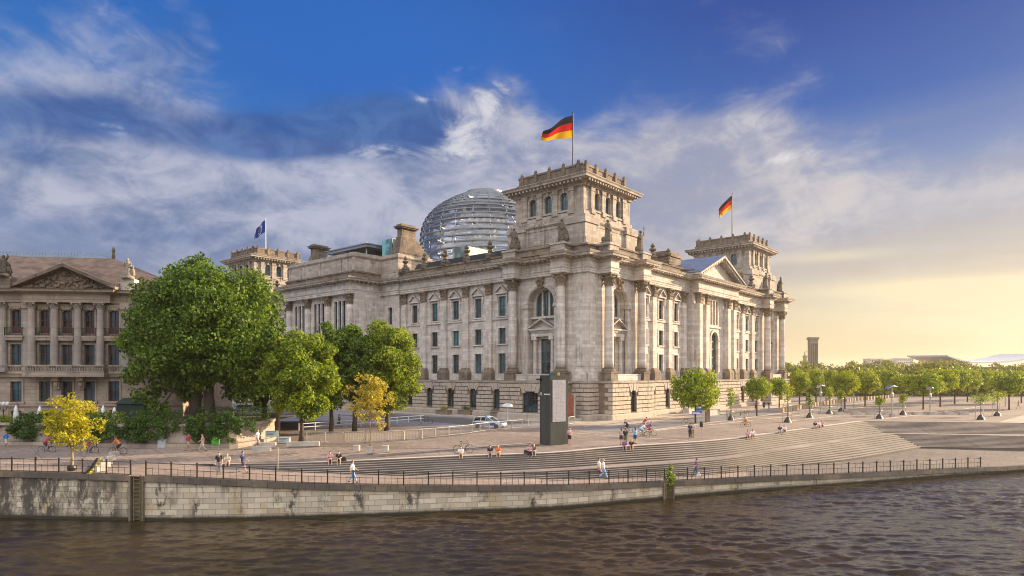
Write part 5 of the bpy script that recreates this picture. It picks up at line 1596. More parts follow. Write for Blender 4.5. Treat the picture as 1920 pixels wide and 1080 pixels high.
# staked saplings
def sapling(px, yb, hw, yt, ybot, label, i):
    p = P(px, yb); m = p.y / FPX; R = hw * m; z1 = EYE - (yt - HOR) * m; z0 = EYE - (ybot - HOR) * m
    r_ = empty('staked_sapling', p, 0, label=label, cat='sapling', group='staked saplings on the plaza')
    c = leaves(crown_clumps(R, (z1 - z0) / 2, (z0 + z1) / 2, 22, R * .42, 90 + i), 26, .22, 90 + i, 'crown', LM['lime' if i % 2 else 'green'], r_)
    t = MB(); t.tube([(0, 0, 0), (0, 0, z0), (0, 0, (z0 + z1) / 2)], [.06, .05, .03], 6); t.build('trunk', 'bark', r_)
    s_ = MB()
    for k in range(3):
        an = k * 2.09 + .4; x, y = .75 * math.cos(an), .75 * math.sin(an)
        s_.tube([(x, y, 0), (x * .85, y * .85, min(3.0, z0))], .05, 6)
    for z in (1.4, 2.6):
        for k in range(3):
            a0, a1 = k * 2.09 + .4, (k + 1) * 2.09 + .4
            s_.tube([(.68 * math.cos(a0), .68 * math.sin(a0), z), (.68 * math.cos(a1), .68 * math.sin(a1), z)], .03, 5)
    s_.build('stakes', 'galv', r_)
    b_ = MB(); b_.lathe(0, 0, [(.6, 0), (.5, .3), (.2, .75), (.08, .8)], 10); b_.build('watering_bag', 'black', r_)
for i, a in enumerate([
 (1370.5, 788, 10, 722, 767, 'thin staked sapling before the parliament wall, behind the parked bicycles'),
 (1477, 792, 12, 716, 757, 'staked sapling with grey stakes before the first row of stone cubes'),
 (1518, 783, 7, 737, 762, 'bare staked sapling left of the first wing shaped lamp'),
 (1555, 776, 9, 722, 751, 'small yellow green sapling right of the first wing shaped lamp'),
 (1649, 785, 10, 741, 763, 'dry brown topped sapling with a dark bag left of the second lamp'),
 (1693, 778, 9, 735, 758, 'staked sapling right of the second wing shaped lamp'),
 (1839, 787, 21, 734, 760, 'spreading staked sapling on the open plaza at the right'),
 (1870, 780, 18, 728, 755, 'staked sapling behind the spreading one at the right edge'),
 (1577, 772, 8, 730, 752, 'slim sapling between the cubes and the stone benches')]): sapling(*a, i)

# distant wood: nearer crowns one can tell apart as trees, the rest as one mass
random.seed(17)
rows = []
cl = []
def ridge(px):
    return 674.5 + max(0, min(9, (px - 1720) * .09)) + 5 * math.sin(px * .013) + 4 * math.sin(px * .041 + 1) + 3 * math.sin(px * .09)
for d in (225, 260, 300, 350, 410):
    px = 1380
    while px < 2150:
        m = d / FPX; r = random.uniform(5.5, 8.5)
        top = EYE - (ridge(px) + 1.5 + (410 - d) * .05 + random.uniform(-2, 7) - HOR) * m
        x = (px - 960) * m; zc = top - r * .9
        for k in range(15):
            an = random.uniform(0, 6.28); ph = random.uniform(-.9, 1.2)
            cl.append((x + r * .72 * math.cos(an) * math.cos(ph), d + r * .72 * math.sin(an) * math.cos(ph), zc + r * .8 * math.sin(ph), r * random.uniform(.3, .46)))
        cl.append((x, d, zc * .5, r * .8)); cl.append((x, d, 2.5, r * .8))
        px += (r * 1.25) / m
print('forest clumps', len(cl))
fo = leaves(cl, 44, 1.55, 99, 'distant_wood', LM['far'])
tag(fo, kind='stuff')
# left background greenery behind the big tree
for i, (px, d, lab) in enumerate(((455, 150, 'dark street tree far behind the palace forecourt'),)):
    tree('street_tree', PD(px, d), 5, 3, 13, 22, 120, .7, LM['deep'], lab, .3, 120 + i, rc=1.8)
# =============================================================== PEOPLE
def limb(mb, pts, rr): mb.tube(pts, rr, 10)
def make_pose(name, J):
    """one body surface plus clothing shells; figure faces -y"""
    b = MB()
    pel, che, nk, hd = (Vector(J[k]) for k in ('pel', 'che', 'nk', 'hd'))
    b.tube([pel, pel.lerp(che, .5), che, nk - (nk - che) * .25], [.135, .115, .14, .10], 14)
    b.ell(tuple(pel), (.16, .12, .12), 12, 8)
    b.tube([nk - (nk - che) * .3, nk, hd], [.075, .055, .055], 10)
    # head with face
    up = (hd - nk).normalized(); fw = Vector((0, -1, 0)); 
    b.ell(tuple(hd), (.078, .096, .118), 14, 10)
    b.ell((hd.x, hd.y - .05, hd.z - .06), (.05, .055, .05), 10, 6)
    b.ring_loft([[(hd.x - .006, hd.y - .088, hd.z + .02), (hd.x + .006, hd.y - .088, hd.z + .02), (hd.x + .006, hd.y - .08, hd.z + .02)], [(hd.x - .018, hd.y - .118, hd.z - .025), (hd.x + .018, hd.y - .118, hd.z - .025), (hd.x, hd.y - .07, hd.z - .03)]])
    for sg in (-1, 1): b.ell((hd.x + sg * .08, hd.y, hd.z), (.014, .026, .035), 6, 5)
    b.tube([(hd.x - .025, hd.y - .098, hd.z - .06), (hd.x + .025, hd.y - .098, hd.z - .06)], .008, 6)
    sh = MB(); tr = MB(); so = MB()
    pants = J.get('long', True)
    for sg, s in ((-1, 'l'), (1, 'r')):
        S, E_, H = Vector(J['sh' + s]), Vector(J['el' + s]), Vector(J['ha' + s])
        limb(b, [S, S.lerp(E_, .5), E_, E_.lerp(H, .4), H], [.058, .052, .041, .042, .028])
        b.ell(tuple(S), (.065, .06, .065), 10, 6)
        d = (H - E_).normalized(); side = d.cross(Vector((0, 1, 0)));
        side = side.normalized() if side.length > .2 else Vector((1, 0, 0))
        palm = H + d * .05
        b.tube([H - d * .01, palm, H + d * .09], [.026, .034, .03], 8)
        bend = Vector((0, -1, 0)) if abs(d.y) < .7 else Vector((0, 0, -1))
        for k in range(4):
            o = side * (.03 - .02 * k); L = (.07, .08, .075, .058)[k]
            p0 = H + d * .085 + o; p1 = p0 + d * L * .55 + bend * .012; p2 = p1 + d * L * .4 + bend * .03
            b.tube([p0, p1, p2], [.0115, .0105, .009], 6)
        b.tube([H + d * .03 + side * .028, H + d * .06 + side * .052 + bend * .012, H + d * .09 + side * .05 + bend * .03], [.014, .012, .010], 6)
        hp, kn, an, to = Vector(J['hp' + s]), Vector(J['kn' + s]), Vector(J['an' + s]), Vector(J['to' + s])
        limb(b, [hp, hp.lerp(kn, .5), kn, kn.lerp(an, .35), an], [.092, .078, .056, .058, .038])
        sh.tube([S, S.lerp(E_, .45), S.lerp(E_, .8)], [.078, .068, .064], 10)
        sh.ell(tuple(S), (.08, .075, .078), 10, 6)
        if pants: tr.tube([hp, hp.lerp(kn, .5), kn, kn.lerp(an, .5), an + Vector((0, 0, .03))], [.112, .096, .076, .07, .062], 12)
        else: tr.tube([hp, hp.lerp(kn, .5), hp.lerp(kn, .85)], [.115, .105, .098], 12)
        f = (to - an); so.tube([an + Vector((0, .035, -.03)), an + Vector((0, 0, -.035)) + f * .4, to], [.045, .046, .034], 8)
        b.tube([an, an + f * .5 + Vector((0, 0, -.02))], [.038, .03], 8)
    b.tube([Vector(J['shl']), che.lerp(nk, .5), Vector(J['shr'])], [.06, .085, .06], 10)
    sh.tube([pel + (che - pel) * .05, pel.lerp(che, .5), che, che.lerp(nk, .6)], [.158, .145, .165, .11], 16)
    sh.tube([Vector(J['shl']), che.lerp(nk, .45), Vector(J['shr'])], [.078, .105, .078], 10)
    tr.ell(tuple(pel), (.18, .14, .13), 14, 8)
    if J.get('skirt'):
        tr = MB(); k0 = Vector(J['knl']).lerp(Vector(J['knr']), .5)
        tr.tube([pel + Vector((0, 0, .12)), pel, pel.lerp(k0, .6), k0 + Vector((0, 0, .05))], [.14, .19, .22, .25], 14)
    hr = MB(); hr.ell((hd.x, hd.y + .02, hd.z + .035), (.09, .1, .105), 12, 8)
    if J.get('longhair'): hr.tube([(hd.x, hd.y + .05, hd.z), (hd.x, hd.y + .09, hd.z - .15), (hd.x, hd.y + .08, hd.z - .3)], [.08, .075, .04], 10)
    parts = {}
    dgs = []
    for nm, mb_, vs in (('body', b, .0105), ('shirt', sh, .018), ('trousers', tr, .018), ('hair', hr, .018), ('shoes', so, .014)):
        o = mb_.build(nm, cmat('tmp', (.5, .5, .5)), None)
        md = o.modifiers.new('r', 'REMESH'); md.mode = 'VOXEL'; md.voxel_size = vs; md.use_smooth_shade = True
        dg = bpy.context.evaluated_depsgraph_get()
        me = bpy.data.meshes.new_from_object(o.evaluated_get(dg)); me.name = nm
        bpy.data.objects.remove(o)
        parts[nm] = me
    return parts
def T(*v): return v
def base_j(**k):
    J = dict(pel=(0, 0, .96), che=(0, .01, 1.3), nk=(0, .01, 1.48), hd=(0, -.01, 1.63), shl=(-.18, .01, 1.42), shr=(.18, .01, 1.42), ell=(-.24, .03, 1.14), elr=(.24, .03, 1.14),
             hal=(-.23, -.07, .9), har=(.23, -.07, .9), hpl=(-.09, 0, .92), hpr=(.09, 0, .92), knl=(-.1, -.02, .5), knr=(.1, -.02, .5), anl=(-.1, .02, .09), anr=(.1, .02, .09), tol=(-.12, -.15, .035), tor=(.12, -.15, .035))
    J.update(k); return J
walk = dict(knl=(-.09, -.2, .52), anl=(-.09, -.33, .1), tol=(-.1, -.5, .07), knr=(.09, .02, .5), anr=(.09, .34, .16), tor=(.1, .22, .045), ell=(-.25, .14, 1.16), hal=(-.24, .12, .93), elr=(.25, -.1, 1.16), har=(.22, -.3, 1.02))
sit = dict(pel=(0, 0, .12), che=(0, -.05, .46), nk=(0, -.09, .63), hd=(0, -.13, .78), shl=(-.18, -.07, .58), shr=(.18, -.07, .58), ell=(-.24, -.2, .34), elr=(.24, -.2, .34), hal=(-.1, -.42, .33), har=(.1, -.42, .33),
           hpl=(-.09, 0, .1), hpr=(.09, 0, .1), knl=(-.13, -.43, .22), knr=(.13, -.43, .22), anl=(-.13, -.52, -.17), anr=(.13, -.52, -.17), tol=(-.15, -.68, -.2), tor=(.15, -.68, -.2))
cyc = dict(pel=(0, .2, .98), che=(0, -.06, 1.26), nk=(0, -.16, 1.42), hd=(0, -.22, 1.58), shl=(-.18, -.12, 1.36), shr=(.18, -.12, 1.36), ell=(-.25, -.28, 1.14), elr=(.25, -.28, 1.14), hal=(-.22, -.5, 1.06), har=(.22, -.5, 1.06),
           hpl=(-.09, .18, .94), hpr=(.09, .18, .94), knl=(-.1, -.2, .8), knr=(.1, -.08, .58), anl=(-.1, -.06, .44), anr=(.1, .04, .2), tol=(-.1, -.22, .4), tor=(.1, -.12, .16))
phone = dict(ell=(-.24, -.05, 1.16), hal=(-.08, -.26, 1.24), elr=(.24, -.05, 1.16), har=(.08, -.26, 1.2))
POSE = {
 'stand': make_pose('stand', base_j()), 'stand_short': make_pose('ss', base_j(long=False, longhair=True, **phone)), 'skirt': make_pose('sk', base_j(skirt=True, longhair=True)),
 'walk': make_pose('walk', base_j(**walk)), 'walk_short': make_pose('ws', base_j(long=False, **walk)), 'sit': make_pose('sit', base_j(**sit)), 'sit_short': make_pose('s2', base_j(long=False, longhair=True, **sit)),
 'cycle': make_pose('cyc', base_j(long=False, **cyc)),
}
PC = dict(white=(.75, .74, .72), black=(.02, .02, .022), navy=(.03, .045, .12), blue=(.04, .22, .62), sky=(.25, .42, .7), red=(.45, .04, .05), pink=(.6, .3, .32), grey=(.25, .25, .26), khaki=(.36, .29, .18), denim=(.07, .11, .2), orange=(.6, .17, .04), beige=(.5, .42, .33), purple=(.2, .08, .25), olive=(.12, .12, .05))
HC = dict(dark=(.02, .014, .01), brown=(.09, .05, .025), blond=(.42, .29, .13), grey=(.3, .29, .27))
SK = [simple('skin_light', (.55, .34, .25), .6), simple('skin_tan', (.40, .23, .15), .6)]
def person(pose, pos, face, shirt, trous, hair, label, skin=0, scale=1.0, group=None):
    r_ = empty('person', pos, face, label=label, cat='person', group=group); r_.scale = (scale,) * 3
    for nm, mat in (('body', SK[skin]), ('shirt', cmat('cloth_' + shirt, PC[shirt])), ('trousers', cmat('cloth_' + trous, PC[trous])), ('hair', cmat('hair_' + hair, HC[hair])), ('shoes', cmat('cloth_grey' if trous == 'black' else 'cloth_black', PC['grey' if trous == 'black' else 'black']))):
        o = bpy.data.objects.new(nm, POSE[pose][nm]); COL.objects.link(o); o.parent = r_; setmat(o, mat)
    return r_
def ground_z(px):      # level of the promenade below a sight line
    k = min(range(NQ), key=lambda k: abs(Qp[k].x / Qp[k].y * FPX + 960 - px)); return inner[k].z * .3 + Qp[k].z * .7
LFT, RGT, TOW, AWY = -PI / 2, PI / 2, 0, PI
def W(px, y): return P(px, y, 0)
def WL(px, y, z): return P(px, y, z)
def on_prom(px, y):
    z = ground_z(px)
    return P(px, y, z)
def on_steps(px, y):
    """sit at the head of the flights"""
    k = min(range(off, NQ), key=lambda k: abs(Tp[k].x / Tp[k].y * FPX + 960 - px))
    return k
def seat(px, dn=0.0):
    best = None
    for k in range(off, NQ - 1):
        a, b_ = Tp[k].x / Tp[k].y * FPX + 960, Tp[k + 1].x / Tp[k + 1].y * FPX + 960
        if a <= px <= b_:
            f = (px - a) / (b_ - a); p = Tp[k].lerp(Tp[k + 1], f)
            q = Bq[k - off].lerp(Bq[k + 1 - off], f)
            d = (q - p); d.z = 0
            r = p + d * dn; r.z = p.z - 1.2 * dn + .0
            d.normalize()
            return r - d * .08 + Vector((0, 0, .0)), math.atan2(-d.x, d.y) + PI
    return Tp[off], 0
person('walk_short', WL(11.5, 842, -.25), RGT, 'blue', 'beige', 'brown', 'person in a bright blue shirt and beige shorts walking at the far left', 1)
person('walk_short', WL(353, 847, -.25), RGT, 'red', 'khaki', 'brown', 'bare legged person in a dark red top walking before the pale cabinets', 1)
person('walk_short', WL(380, 846.5, -.25), LFT + .4, 'pink', 'beige', 'dark', 'person in a pink top with beige shorts beside the green board', 0)
person('stand', on_prom(410.5, 889), .4, 'black', 'grey', 'dark', 'person in black with grey trousers standing behind the quay railing')
person('walk_short', on_prom(455, 886), RGT, 'navy', 'navy', 'dark', 'person in dark blue walking right behind the quay railing')
p_, f_ = seat(426); person('sit_short', p_, f_, 'beige', 'beige', 'blond', 'blond person in beige sitting alone at the left end of the steps')
person('walk', W(483, 838), RGT, 'white', 'beige', 'blond', 'person in a white shirt walking past the gate pillar', 0)
def seated(px, pose, a, b_, c, lab, sk=0, dn=0.0, turn=0.0):
    p_, f_ = seat(px, dn); person(pose, p_, f_ + turn, a, b_, c, lab, sk)
seated(619, 'sit_short', 'pink', 'black', 'dark', 'long haired person in a pink top and black shorts sitting on the steps')
seated(635, 'sit_short', 'black', 'black', 'brown', 'person in black sitting beside the black bag on the steps')
person('walk', on_prom(661, 905), RGT, 'white', 'sky', 'brown', 'person in white top and light blue trousers walking by the quay railing')
seated(864, 'sit_short', 'white', 'khaki', 'dark', 'person in white sitting in front of the upright bicycle')
seated(919, 'sit_short', 'black', 'grey', 'dark', 'left one of a seated pair, dressed in black, right of the upright bicycle')
seated(934, 'sit_short', 'orange', 'beige', 'blond', 'blond person in orange sitting beside the one in black on the steps')
seated(993, 'sit', 'pink', 'black', 'brown', 'person in pale pink sitting next to the black box below the kiosk')
seated(1001, 'sit_short', 'olive', 'blue', 'blond', 'blond person with blue shorts sitting below the dark kiosk')
person('stand_short', W(1068, 833.5), .3, 'pink', 'black', 'dark', 'person in black shorts leaning beside the dark kiosk')
person('stand_short', W(1165, 834), AWY, 'beige', 'navy', 'brown', 'person with a blue bag left in the group of three above the steps')
person('stand', W(1172.5, 835), AWY, 'black', 'olive', 'dark', 'tall person in a black top in the middle of the group of three')
person('stand_short', W(1191, 832.5), AWY + .4, 'sky', 'navy', 'brown', 'person in light blue with navy shorts standing right of the group')
seated(1171, 'sit_short', 'purple', 'denim', 'dark', 'person in purple sitting on the steps below the group of three', 1, .12)
seated(1184, 'sit_short', 'black', 'denim', 'blond', 'blond person in black sitting on the steps below the group of three', 0, .12)
person('walk_short', on_prom(1123, 895), RGT, 'white', 'pink', 'brown', 'shorter person with bare legs of the couple walking by the railing')
person('walk', on_prom(1131, 898), RGT, 'white', 'sky', 'blond', 'taller person in a white shirt of the couple walking by the railing', 0, 1.04)
person('walk', on_prom(1306, 895), LFT, 'purple', 'denim', 'dark', 'person in a dark top with a pale bag right of the quay bush')
person('stand', W(1294, 822), AWY, 'navy', 'black', 'dark', 'person in dark clothes standing near the litter bin post', 0)
person('stand', W(1299.5, 821), AWY, 'beige', 'khaki', 'brown', 'person in beige standing right behind the one in dark clothes', 0, .97)
for px, cs, lab in ((1402, ('pink', 'khaki', 'brown'), 'left person of the seated pair on the middle of the steps'), (1411, ('white', 'khaki', 'dark'), 'right person in white of the seated pair on the middle of the steps'),
                    (1462, ('black', 'white', 'dark'), 'person in black of the seated pair below the staked sapling'), (1470, ('white', 'black', 'dark'), 'person in white of the seated pair below the staked sapling'),
                    (1528, ('black', 'white', 'dark'), 'left person in black of the far seated trio on the steps'), (1535, ('white', 'pink', 'grey'), 'middle person in white of the far seated trio on the steps'), (1541, ('pink', 'black', 'brown'), 'right person in pink of the far seated trio on the steps')):
    seated(px, 'sit_short', *cs, lab, 0, .05 if px < 1420 else 0, .2)
person('stand', W(1417, 769), AWY, 'red', 'black', 'brown', 'person in red left of the trunk of the dark green ball tree')
person('skirt', W(1432.5, 768.5), AWY, 'black', 'black', 'dark', 'person in a black dress right of the dark green ball tree')
person('stand', W(1441.5, 768.5), 0, 'black', 'grey', 'dark', 'person in black with grey trousers near the far pavilion')
person('walk', W(1910, 766), LFT, 'pink', 'beige', 'blond', 'distant person in pale pink at the right edge', 0)
person('walk', W(1549, 756), LFT, 'black', 'denim', 'dark', 'distant person in black beneath the first wing shaped lamp', 0)
person('walk', W(636, 800), LFT, 'grey', 'black', 'dark', 'person in dark clothes behind the barriers under the trees', 0)

# =============================================================== BICYCLES
def make_bike():
    fr = MB(); R = .34
    A, B_ = Vector((0, -.52, R)), Vector((0, .52, R)); bb = Vector((0, .02, .3)); st = Vector((0, .2, .82)); hd_ = Vector((0, -.36, .82))
    for a, b_, r in ((bb, st, .018), (bb, hd_ + Vector((0, 0, -.08)), .02), (st, hd_, .018), (B_, st, .012), (B_, bb, .012), (hd_ + Vector((0, -.02, .15)), A, .016)): fr.tube([a, b_], r, 6)
    fr.tube([(-.28, -.28, 1.0), (-.1, -.38, 1.0), (.1, -.38, 1.0), (.28, -.28, 1.0)], .013, 6)
    fr.tube([st, st + Vector((0, .03, .1))], .014, 6)
    ob = [('frame', fr, 'black')]
    se = MB(); se.ell((0, .22, .95), (.07, .13, .035), 8, 5); ob.append(('saddle', se, 'black'))
    for c in (A, B_):
        w = MB(); K = 22
        pts = [(0, c.y + R * math.cos(2 * PI * k / K), c.z + R * math.sin(2 * PI * k / K)) for k in range(K + 1)]
        w.tube(pts, .022, 5, cap=False); w.m = 1
        for k in range(10): w.tube([(0, c.y, c.z), (0, c.y + R * math.cos(2 * PI * k / 10), c.z + R * math.sin(2 * PI * k / 10))], .004, 3)
        w.tube([(-.05, c.y, c.z), (.05, c.y, c.z)], .03, 8)
        ob.append(('wheel', w, ['black', 'galv']))
    pe = MB(); pe.tube([(.09, .02, .3), (.09, .1, .16)], .012, 5); pe.box(.08, .18, .05, .15, .14, .165); pe.tube([(-.09, .02, .3), (-.09, -.06, .44)], .012, 5); pe.box(-.18, -.08, -.11, -.01, .43, .455)
    pe.lathe(0, 0, [(0.001, -.1)], 3, cap=False) if False else None
    ob.append(('pedals', pe, 'galv'))
    return ob
BK = {}
for nm, mb_, mt in make_bike():
    me_o = mb_.build(nm, mt, None, fix=False); BK.setdefault(nm + str(len(BK)), (nm, me_o.data)); bpy.data.objects.remove(me_o)
def bike(pos, rz, label, lean=0.0, scale=1.0, group=None):
    r_ = empty('bicycle', pos, rz, label=label, cat='bicycle', group=group); r_.rotation_euler = (0, lean, rz); r_.scale = (scale,) * 3
    for nm, me in BK.values():
        o = bpy.data.objects.new(nm, me); COL.objects.link(o); o.parent = r_
    return r_
bike(P(869, 849.5, -.15), RGT + .15, 'dark city bicycle standing upright at the head of the steps', .05, 1.12)
bike(P(799.5, 795), LFT - .1, 'dark bicycle standing on the forecourt left of the police car', .06, 1.1)
bike(P(1287, 797), LFT + .3, 'pale bicycle leaning by the street sign under the largest round tree', .1)
for i, (px, y) in enumerate(((1366, 785), (1378, 783), (1389, 781), (1398, 779), (1404, 777))):
    bike(P(px, y), RGT + .5 + .3 * (i % 3), ('left end bicycle of the row beside the thin sapling', 'second bicycle from the left in the parked row', 'middle bicycle of the parked row before the parliament', 'second bicycle from the right in the parked row', 'right end bicycle of the parked row before the parliament')[i], .08, 1.0, 'parked bicycles in a row')
def cyclist(px, y, rz, cs, lab, labb, sk=0):
    p = P(px, y, -.25 if px < 400 else 0)
    person('cycle', p, rz, *cs, lab, sk); bike(p, rz, labb)
cyclist(221, 853, LFT, ('orange', 'black', 'brown'), 'cyclist in orange riding by the yellow ramp', 'bicycle ridden by the cyclist in orange', 1)
cyclist(88, 850, RGT, ('red', 'black', 'dark'), 'cyclist in a red top left of the yellow tree', 'bicycle under the cyclist in the red top', 1)
cyclist(168, 851, RGT, ('purple', 'red', 'dark'), 'cyclist in purple right of the yellow tree stem', 'bicycle under the cyclist in purple', 1)
cyclist(1175, 812, LFT + .3, ('navy', 'black', 'dark'), 'cyclist in navy on the road behind the group of three', 'bicycle under the cyclist in navy')
cyclist(1205, 820, RGT - .2, ('white', 'sky', 'dark'), 'cyclist in white nearest the group of three on the plaza', 'bicycle under the cyclist in white')
cyclist(1218, 817, RGT - .2, ('purple', 'red', 'dark'), 'cyclist in purple ahead of the one in white', 'bicycle under the plaza cyclist in purple')
cyclist(1209, 806, RGT - .2, ('red', 'pink', 'dark'), 'cyclist in red behind the pair of plaza cyclists', 'bicycle under the plaza cyclist in red')
cyclist(1398, 801, LFT + .3, ('beige', 'orange', 'blond'), 'cyclist in beige riding on the plaza above the steps', 'bicycle under the cyclist in beige', 1)

# =============================================================== KIOSK
kc = P(1032, 834.5); kz = 7.15
kl = P(1012.3, 832.3); kr = P(1065, 832.0)
va, vb = (kl - kc), (kr - kc)
vb = Vector((va.y, -va.x, 0)).normalized() * -1 * vb.length if False else vb
k_ = MB(); 
corn = [kc, kr, kr + va, kl]
k_.prism([(q.x, q.y) for q in corn], -.02, kz)
kmat = paving('dark_grey_panels', (.050, .053, .050), (.062, .066, .062), (1.0, .55), 0, .2, .05)
ko = k_.build('kiosk', kmat); tag(ko, 'tall dark grey kiosk tower with a pale louvred grille on the plaza', 'kiosk')
nb = Vector((vb.y, -vb.x, 0)).normalized(); db = vb.normalized()
gr = MB()
w_ = vb.length; a0, a1 = w_ * .11, w_ * .86; z0, z1 = EYE - (791.5 - HOR) * kc.y / FPX, EYE - (712.5 - HOR) * kc.y / FPX
def kq(a, o, z): q = kc + db * a + nb * o; return (q.x, q.y, z)
gr.T = kq
gr.box(a0, a1, -.01, .03, z0, z1)
gr.build('grille_back', simple('pale_grille', (.24, .235, .27), .6), ko)
lv = MB(); lv.T = kq
n_ = 64
for i in range(n_):
    z = z0 + (z1 - z0) * (i + .5) / n_; s_ = .03 * math.sin(i * 1.1)
    lv.ring_loft([[(a0 + .01, .03, z - .04), (a0 + .01, .045, z - .02), (a0 + .01, .03, z + .04)], [((a0 + a1) / 2, .03, z - .04 + s_), ((a0 + a1) / 2, .05, z - .02 + s_), ((a0 + a1) / 2, .03, z + .04 + s_)], [(a1 - .01, .03, z - .04), (a1 - .01, .045, z - .02), (a1 - .01, .03, z + .04)]])
lv.build('louvres', simple('louvre_lilac', (.27, .265, .305), .5), ko)
da = va.normalized(); na = Vector((-va.y, va.x, 0)).normalized()
def kp(a, o, z): q = kl - da * a + na * o; return (q.x, q.y, z)
sgn = 1
test = (Vector(kp(0, .1, 0)) - Vector((kl.x, kl.y, 0)))
if test.y > 0: na = -na
tx = MB(); tx.T = kp
zs_ = EYE - (739 - HOR) * kc.y / FPX
tx.box(.12, .24, 0, .02, zs_ - .14, zs_ + .16)
for k in range(6): tx.box(.62 + .15 * k, .62 + .15 * k + .11, 0, .02, zs_ - .09, zs_ + .03)
tx.build('lettering', 'white', ko)
cb_ = MB(); cb_.T = kp
zc_ = EYE - (711 - HOR) * kc.y / FPX
cb_.box(-.1, .3, .05, .45, zc_ - .12, zc_ + .06); cb_.tube([(.2, .0, zc_), (.5, .35, zc_ + .12), (.9, .35, zc_ + .14)], .04, 6)
cb_.build('camera', 'black', ko)
tb = MB(); q = kc.lerp(corn[2], .5); tb.box(q.x - .5, q.x + .1, q.y - .2, q.y + .3, kz, kz + .28); tb.m = 1; tb.box(q.x + .35, q.x + .62, q.y - .3, q.y + .1, kz, kz + .3)
tb.build('roof_units', ['frame_teal', 'yellow'], ko)

# =============================================================== BARRIERS, SIGNS, CABINETS, BLOCKS
bar = MB()
Wd = 2.15
bar.tube([(0, 0, .12), (0, 0, 1.08), (.08, 0, 1.12), (Wd - .14, 0, 1.12), (Wd - .06, 0, 1.08), (Wd - .06, 0, .12)], .045, 6); bar.tube([(0, 0, .18), (Wd - .06, 0, .18)], .02, 6)
for k in range(1, 12): x = (Wd - .06) * k / 12; bar.tube([(x, 0, .18), (x, 0, 1.1)], .018, 4)
ft = MB()
for x in (.25, Wd - .3): ft.tube([(x, -.3, .02), (x, 0, .12), (x, .3, .02)], .018, 5)
b0 = None
def barrier(p, d, label):
    global b0
    if b0 is None:
        r_ = empty('crowd_barrier', (0, 0, 0), 0, cat='barrier'); bar.build('rail_panel', 'galv', r_, fix=False); ft.build('feet', 'galv', r_, fix=False); b0 = r_
    else: r_ = copy_tree(b0)
    r_.location = p; r_.rotation_euler = (0, 0, math.atan2(d.y, d.x)); tag(r_, label, 'barrier', 'steel crowd barriers round the forecourt')
bp_ = [P(x, y) for x, y in ((575, 829), (622, 830), (695, 829.5), (760, 826), (817, 821), (867, 815.6), (915.6, 808.5), (960, 804.5), (985, 803.5))]
L = qlen(bp_); l = 0; bi = 0
while l < L[-1] - 1:
    for k in range(len(L) - 1):
        if L[k] <= l <= L[k + 1]:
            p = bp_[k].lerp(bp_[k + 1], (l - L[k]) / (L[k + 1] - L[k])); d = (bp_[k + 1] - bp_[k]).normalized()
    bi += 1
    barrier(p, d, 'galvanised steel crowd barrier in the curved line before the forecourt'); l += Wd
for x0, x1, y0, y1 in ((990, 1012, 800, 799), (1066, 1078, 797, 795)):
    a, b_ = P(x0, y0), P(x1, y1); barrier(a, (b_ - a).normalized(), 'galvanised barrier left of the dark kiosk' if x0 < 1000 else 'galvanised barrier right of the dark kiosk')
# low white rail fence
wf = MB(); fp = [P(x, y) for x, y in ((560, 808), (640, 802), (705, 798), (752, 793), (795, 790))]
for z in (.45, .9): wf.tube([q + Vector((0, 0, z)) for q in fp], .06, 6)
Lf = qlen(fp); l = 0
while l < Lf[-1]:
    for k in range(len(Lf) - 1):
        if Lf[k] <= l <= Lf[k + 1]: p = fp[k].lerp(fp[k + 1], (l - Lf[k]) / (Lf[k + 1] - Lf[k]))
    wf.box(p.x - .06, p.x + .06, p.y - .06, p.y + .06, 0, 1.0); l += 2.4
tag(wf.build('rail_fence', 'white'), 'low white rail fence behind the trees on the forecourt', 'fence')
def boxthing(name, px0, px1, yt, yb, dep, mats, label, cat, z=-.25, legs=False, extra=None):
    p0, p1 = P(px0, yb, z), P(px1, yb, z); m = p0.y / FPX; h = (yb - yt) * m; w = p1.x - p0.x
    r_ = empty(name, p0, 0, label=label, cat=cat)
    b_ = MB(); zb = .15 if not legs else h * .38
    b_.box(0, w, 0, dep, zb, h - .05); b_.box(-.04, w + .04, -.04, dep + .04, h - .05, h)
    b_.build('cabinet', mats, r_)
    d_ = MB()
    n = 2 if w > 1 else 1
    for k in range(n): d_.box(w * k / n + .05, w * (k + 1) / n - .04, -.03, 0, zb + .06, h - .12); d_.box(w * (k + .5) / n + .2 * (w / n - .4), w * (k + .5) / n + .2 * (w / n - .4) + .03, -.06, -.03, h * .5, h * .5 + .14)
    d_.build('door', mats, r_)
    f = MB()
    if legs:
        for x in (.06, w - .12): f.box(x, x + .06, .05, .11, 0, zb)
        f.box(.0, w, .0, .3, 0, .06)
    else: f.box(.03, w - .03, .03, dep - .03, 0, zb)
    f.build('base', 'concrete', r_)
    if extra: 
        e_ = MB(); e_.box(w * .5, w * .82, -.05, -.03, h * .76, h * .88); e_.build('notice', 'white', r_)
cmat('cab_grey', (.42, .45, .47)); cmat('cab_pink', (.42, .36, .36)); cmat('board_green', (.10, .42, .05))
boxthing('utility_cabinet', 295, 310, 818, 843.5, .5, 'cab_grey', 'narrow light grey utility cabinet at the foot of the ivy wall', 'cabinet')
boxthing('utility_cabinet', 336.5, 358, 815, 843, .5, 'cab_pink', 'wide pinkish grey cabinet left of its twin by the wall', 'cabinet')
boxthing('utility_cabinet', 361.5, 389.5, 815, 843, .5, 'cab_pink', 'wide pinkish grey cabinet next to the green board', 'cabinet')
boxthing('green_box', 395.5, 411, 818, 844, .3, 'board_green', 'bright green box on legs with a white notice', 'box', legs=True, extra=True)
